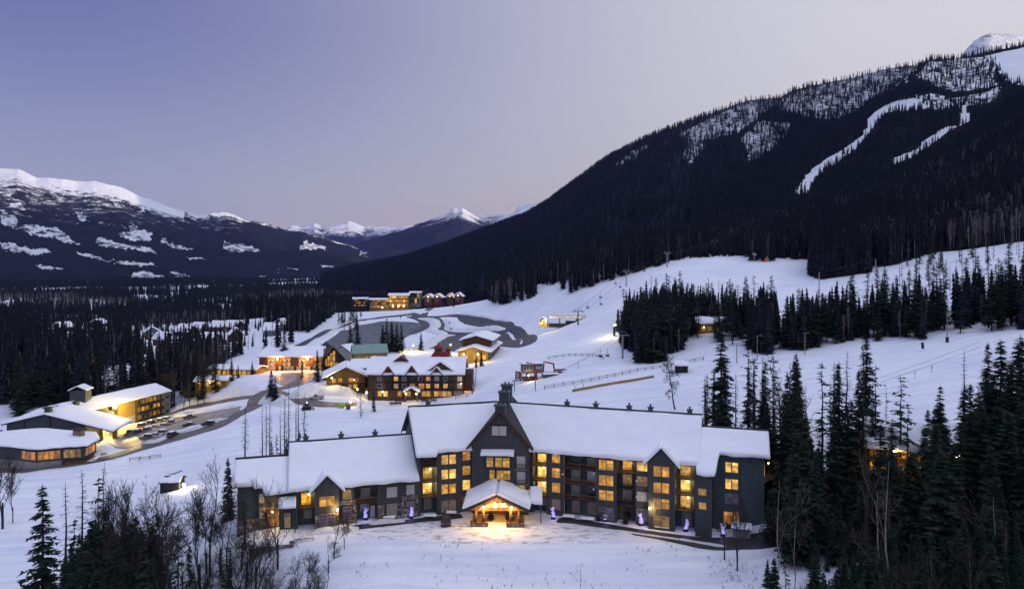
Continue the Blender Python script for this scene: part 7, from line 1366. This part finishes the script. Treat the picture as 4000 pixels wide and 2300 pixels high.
# ---------------------------------------------------------------- forests (after the village, so that houses stand clear)
HAM = [[(505,1262),(600,1255),(760,1250),(900,1252),(1010,1262),(1120,1268),(1120,1340),(990,1368),(900,1395),(780,1425),(620,1428),(510,1360)], [(110,1250),(200,1238),(400,1240),(430,1290),(440,1372),(300,1385),(150,1370)], [(395,1440),(480,1425),(600,1420),(620,1470),(560,1500),(430,1480)], [(330,1490),(420,1470),(520,1500),(470,1560),(350,1560)]]
P = terrain_points(26000, -700, 1450, 300, 900, LEFT_WOOD)
py_ = HY - F * (P[:, 2] - CZ) / P[:, 1]; px_ = P[:, 0] * F / P[:, 1] + 2000; ham = np.zeros(len(P), bool)
for q in HAM: ham |= inpoly(px_, py_, q)
Ph = P[ham]; Ph = Ph[RNG.random(len(Ph)) < .10]; P = P[~ham]
spread('forest', Ph, 'scattered young trees between the valley chalets', [(SRC[0], .3), (SRC[1], .3), (BARE[0], .2), (BARE[1], .2)], (.3, .6))
k = fbm(P[:, 0] / 60, P[:, 1] / 60, 3, 52) > -.12; P = P[k]
spread('forest', P, 'dark mixed forest on the valley floor around the chalets', [(SRC[0], .15), (SRC[1], .15), (SRC[2], .14), (SRC[3], .12), (BARE[0], .15), (BARE[1], .15), (POLE[0], .14)], (.62, 1.1))
P = terrain_points(26000, -900, 1500, 900, 2300, LEFT_WOOD, VCLEAR)
k = fbm(P[:, 0] / 160, P[:, 1] / 160, 3, 55) > 0.02; n_ = fbm(P[:, 0] / 300, P[:, 1] / 300, 2, 57)
kk = fbm(P[:, 0] / 110, P[:, 1] / 110, 3, 58) > -.07; P = P[kk]; n_ = n_[kk]
spread('forest', P[n_ < 0.0], 'dark conifer forest further down the valley', [(SRC[0], .3), (SRC[1], .3), (SRCF[0], .3), (BARE[2], .1)], (.7, 1.25))
spread('forest', P[n_ >= 0.0], 'grey leafless cottonwoods along the river flats', [(BARE[0], .4), (BARE[1], .4), (SRC[2], .2)], (.7, 1.15))
P = terrain_points(22000, -1000, 1700, 2300, 4300, [(-1200,1040),(1700,1040),(1700,1140),(-1200,1200)], VCLEAR + CLEAR)
k = fbm(P[:, 0] / 420, P[:, 1] / 420, 3, 61) > -.03
spread('forest', P[k], 'far dark woods on the valley floor below the left mountain', [(SRCF[0], .5), (SRCF[1], .5)], (1.0, 1.7))
P = terrain_points(60000, 1200, 3500, 440, 1700, MID_WOOD)
n_ = fbm(P[:, 0] / 120, P[:, 1] / 120, 3, 66); k = (n_ > 0.02)
spread('forest', P[~k], 'dark spruce forest above the village', [(SRC[0], .26), (SRC[1], .24), (SRC[2], .2), (POLE[0], .16), (BARE[0], .14)], (.7, 1.15))
spread('forest', P[k], 'grey leafless aspen patches in the forest above the village', [(BARE[0], .3), (BARE[1], .3), (SRC[3], .25), (POLE[1], .15)], (.7, 1.15))
P = terrain_points(9000, 1250, 2000, 900, 1700); spread('forest', P, 'dark forest behind the distant hotels', [(SRC[0], .3), (SRC[1], .3), (BARE[0], .3), (POLE[0], .1)], (.7, 1.15))
P = terrain_points(9000, 3100, 3420, 380, 640, LOBE); spread('forest', P, 'clump of spruces between two upper ski runs', [(SRC[0], .5), (SRC[1], .5)], (.7, 1.05))
P = terrain_points(26000, 3380, 4700, 330, 800, RIGHT_WOOD); spread('forest', P, 'dark forest along the top of the open slope on the right', [(SRC[0], .35), (SRC[1], .35), (POLE[0], .2), (BARE[1], .1)], (.75, 1.15))
P = np.concatenate([sheet_points(R4, 72000, -.2, 1, pxr=(2300, 4700))])
n_ = fbm(P[:, 0] / 150, P[:, 1] / 150, 3, 71) > 0.06
spread('forest', P[~n_], 'dark conifer forest on the near mountain foot', [(SRC[0], .28), (SRC[1], .28), (SRC[2], .24), (SRC[3], .2)], (.75, 1.2))
spread('forest', P[n_], 'brown leafless trees on the near mountain foot', [(BARE[0], .35), (BARE[2], .3), (SRC[1], .35)], (.8, 1.2))
P = sheet_points(R3, 105000, -0.03, 1.0, cmax=0.42, pxr=(2650, 4300))
k = RNG.random(len(P)) < np.interp(P[:, 2], [450, 620, 780, 900], [1, .75, .5, .3])
spread('forest', P[k], 'conifer forest on the mountain shoulder beside the ski run', [(SRC[0], .3), (SRC[1], .3), (SRCF[0], .4)], (.8, 1.25))
P = sheet_points(R2, 52000, -0.02, 1.0, cmax=0.42, pxr=(2430, 4100), thin=.32)
k = RNG.random(len(P)) < np.interp(P[:, 2], [500, 700, 900], [1, .5, .2]); spread('forest', P[k], 'conifer forest on the second mountain spur', [(SRCF[0], .5), (SRCF[1], .5)], (.9, 1.5))
P = sheet_points(R1, 52000, -0.01, 1.0, cmax=0.42, pxr=(1200, 3400), thin=.28)
k = RNG.random(len(P)) < np.interp(P[:, 2], [500, 750, 1000], [1, .45, .15]); spread('forest', P[k], 'dark forest on the long mountain flank', [(SRCF[0], .5), (SRCF[1], .5)], (1.0, 1.7))

# fill between the single trees of the stands on the right
for q, n_, lb in (([(2395,1318),(2440,1250),(2560,1215),(2640,1215),(2720,1240),(2740,1270),(2660,1370),(2640,1405),(2560,1418),(2490,1420),(2455,1375)], 3600, 'undergrowth of young spruce in the stand above the long fence'), (STD2, 3000, 'undergrowth of young spruce between the open runs'),
     (STD3, 3000, 'undergrowth of young spruce behind the third lamp pole'), (STD4, 4400, 'undergrowth of young spruce across the right-hand slope')):
    xs = [a[0] for a in q]; P = terrain_points(n_, min(xs), max(xs), 210, 420, q); P = P[::2]; P = P[fbm(P[:, 0] / 14, P[:, 1] / 14, 2, 25) > -.06]; spread('undergrowth', P, lb, [(SRC[0], .3), (SRC[1], .3), (SRC[3], .25), (BARE[0], .15)], (.25, .8))

P = np.concatenate([terrain_points(700, 2990, 4150, 96, 136), terrain_points(260, 3150, 4150, 82, 100)]); P = P[(P[:, 0] * F / P[:, 1] + 2000 > 3160) | (P[:, 1] < 112) | (P[:, 1] > 131)]
NS = [proto(m_) for m_ in SPR[:3]]
spread('undergrowth', P[fbm(P[:, 0] / 9, P[:, 1] / 9, 2, 5) > -.16], 'thick undergrowth of young spruce in the wood on the right', [(NS[0], .35), (NS[1], .35), (NS[2], .3)], (.16, .42))
P = terrain_points(330, 255, 610, 100, 122); spread('undergrowth', P, 'dark spruce undergrowth filling the lower-left thicket', [(NS[0], .5), (NS[1], .5)], (.35, .75))

TW = [proto(m_) for m_ in DEC[:2]]
P = np.concatenate([terrain_points(420, 1350, 2950, 108, 124), terrain_points(260, 2700, 3100, 104, 118)]); P = P[fbm(P[:, 0] / 6, P[:, 1] / 6, 2, 15) > .03]
spread('dry_stalks', P, 'dry stalks poking through the snow of the front lawn', [(TW[0], .5), (TW[1], .5)], (.02, .06))
# ---------------------------------------------------------------- blue evening air
m, t, b = new_mat('haze_air'); t.nodes.remove(b); v = nn(t, 'ShaderNodeVolumePrincipled'); v.inputs['Color'].default_value = (.30, .36, 1.0, 1); v.inputs['Density'].default_value = 1.4e-5; v.inputs['Anisotropy'].default_value = 0.0
t.links.new(v.outputs[0], t.nodes['Material Output'].inputs['Volume'])
hz = MB().box(-11500, 7500, -6500, 26500, -230, 2050).build('haze', 'haze_air'); tag(hz, 'thin blue evening haze filling the valley', kind='stuff')
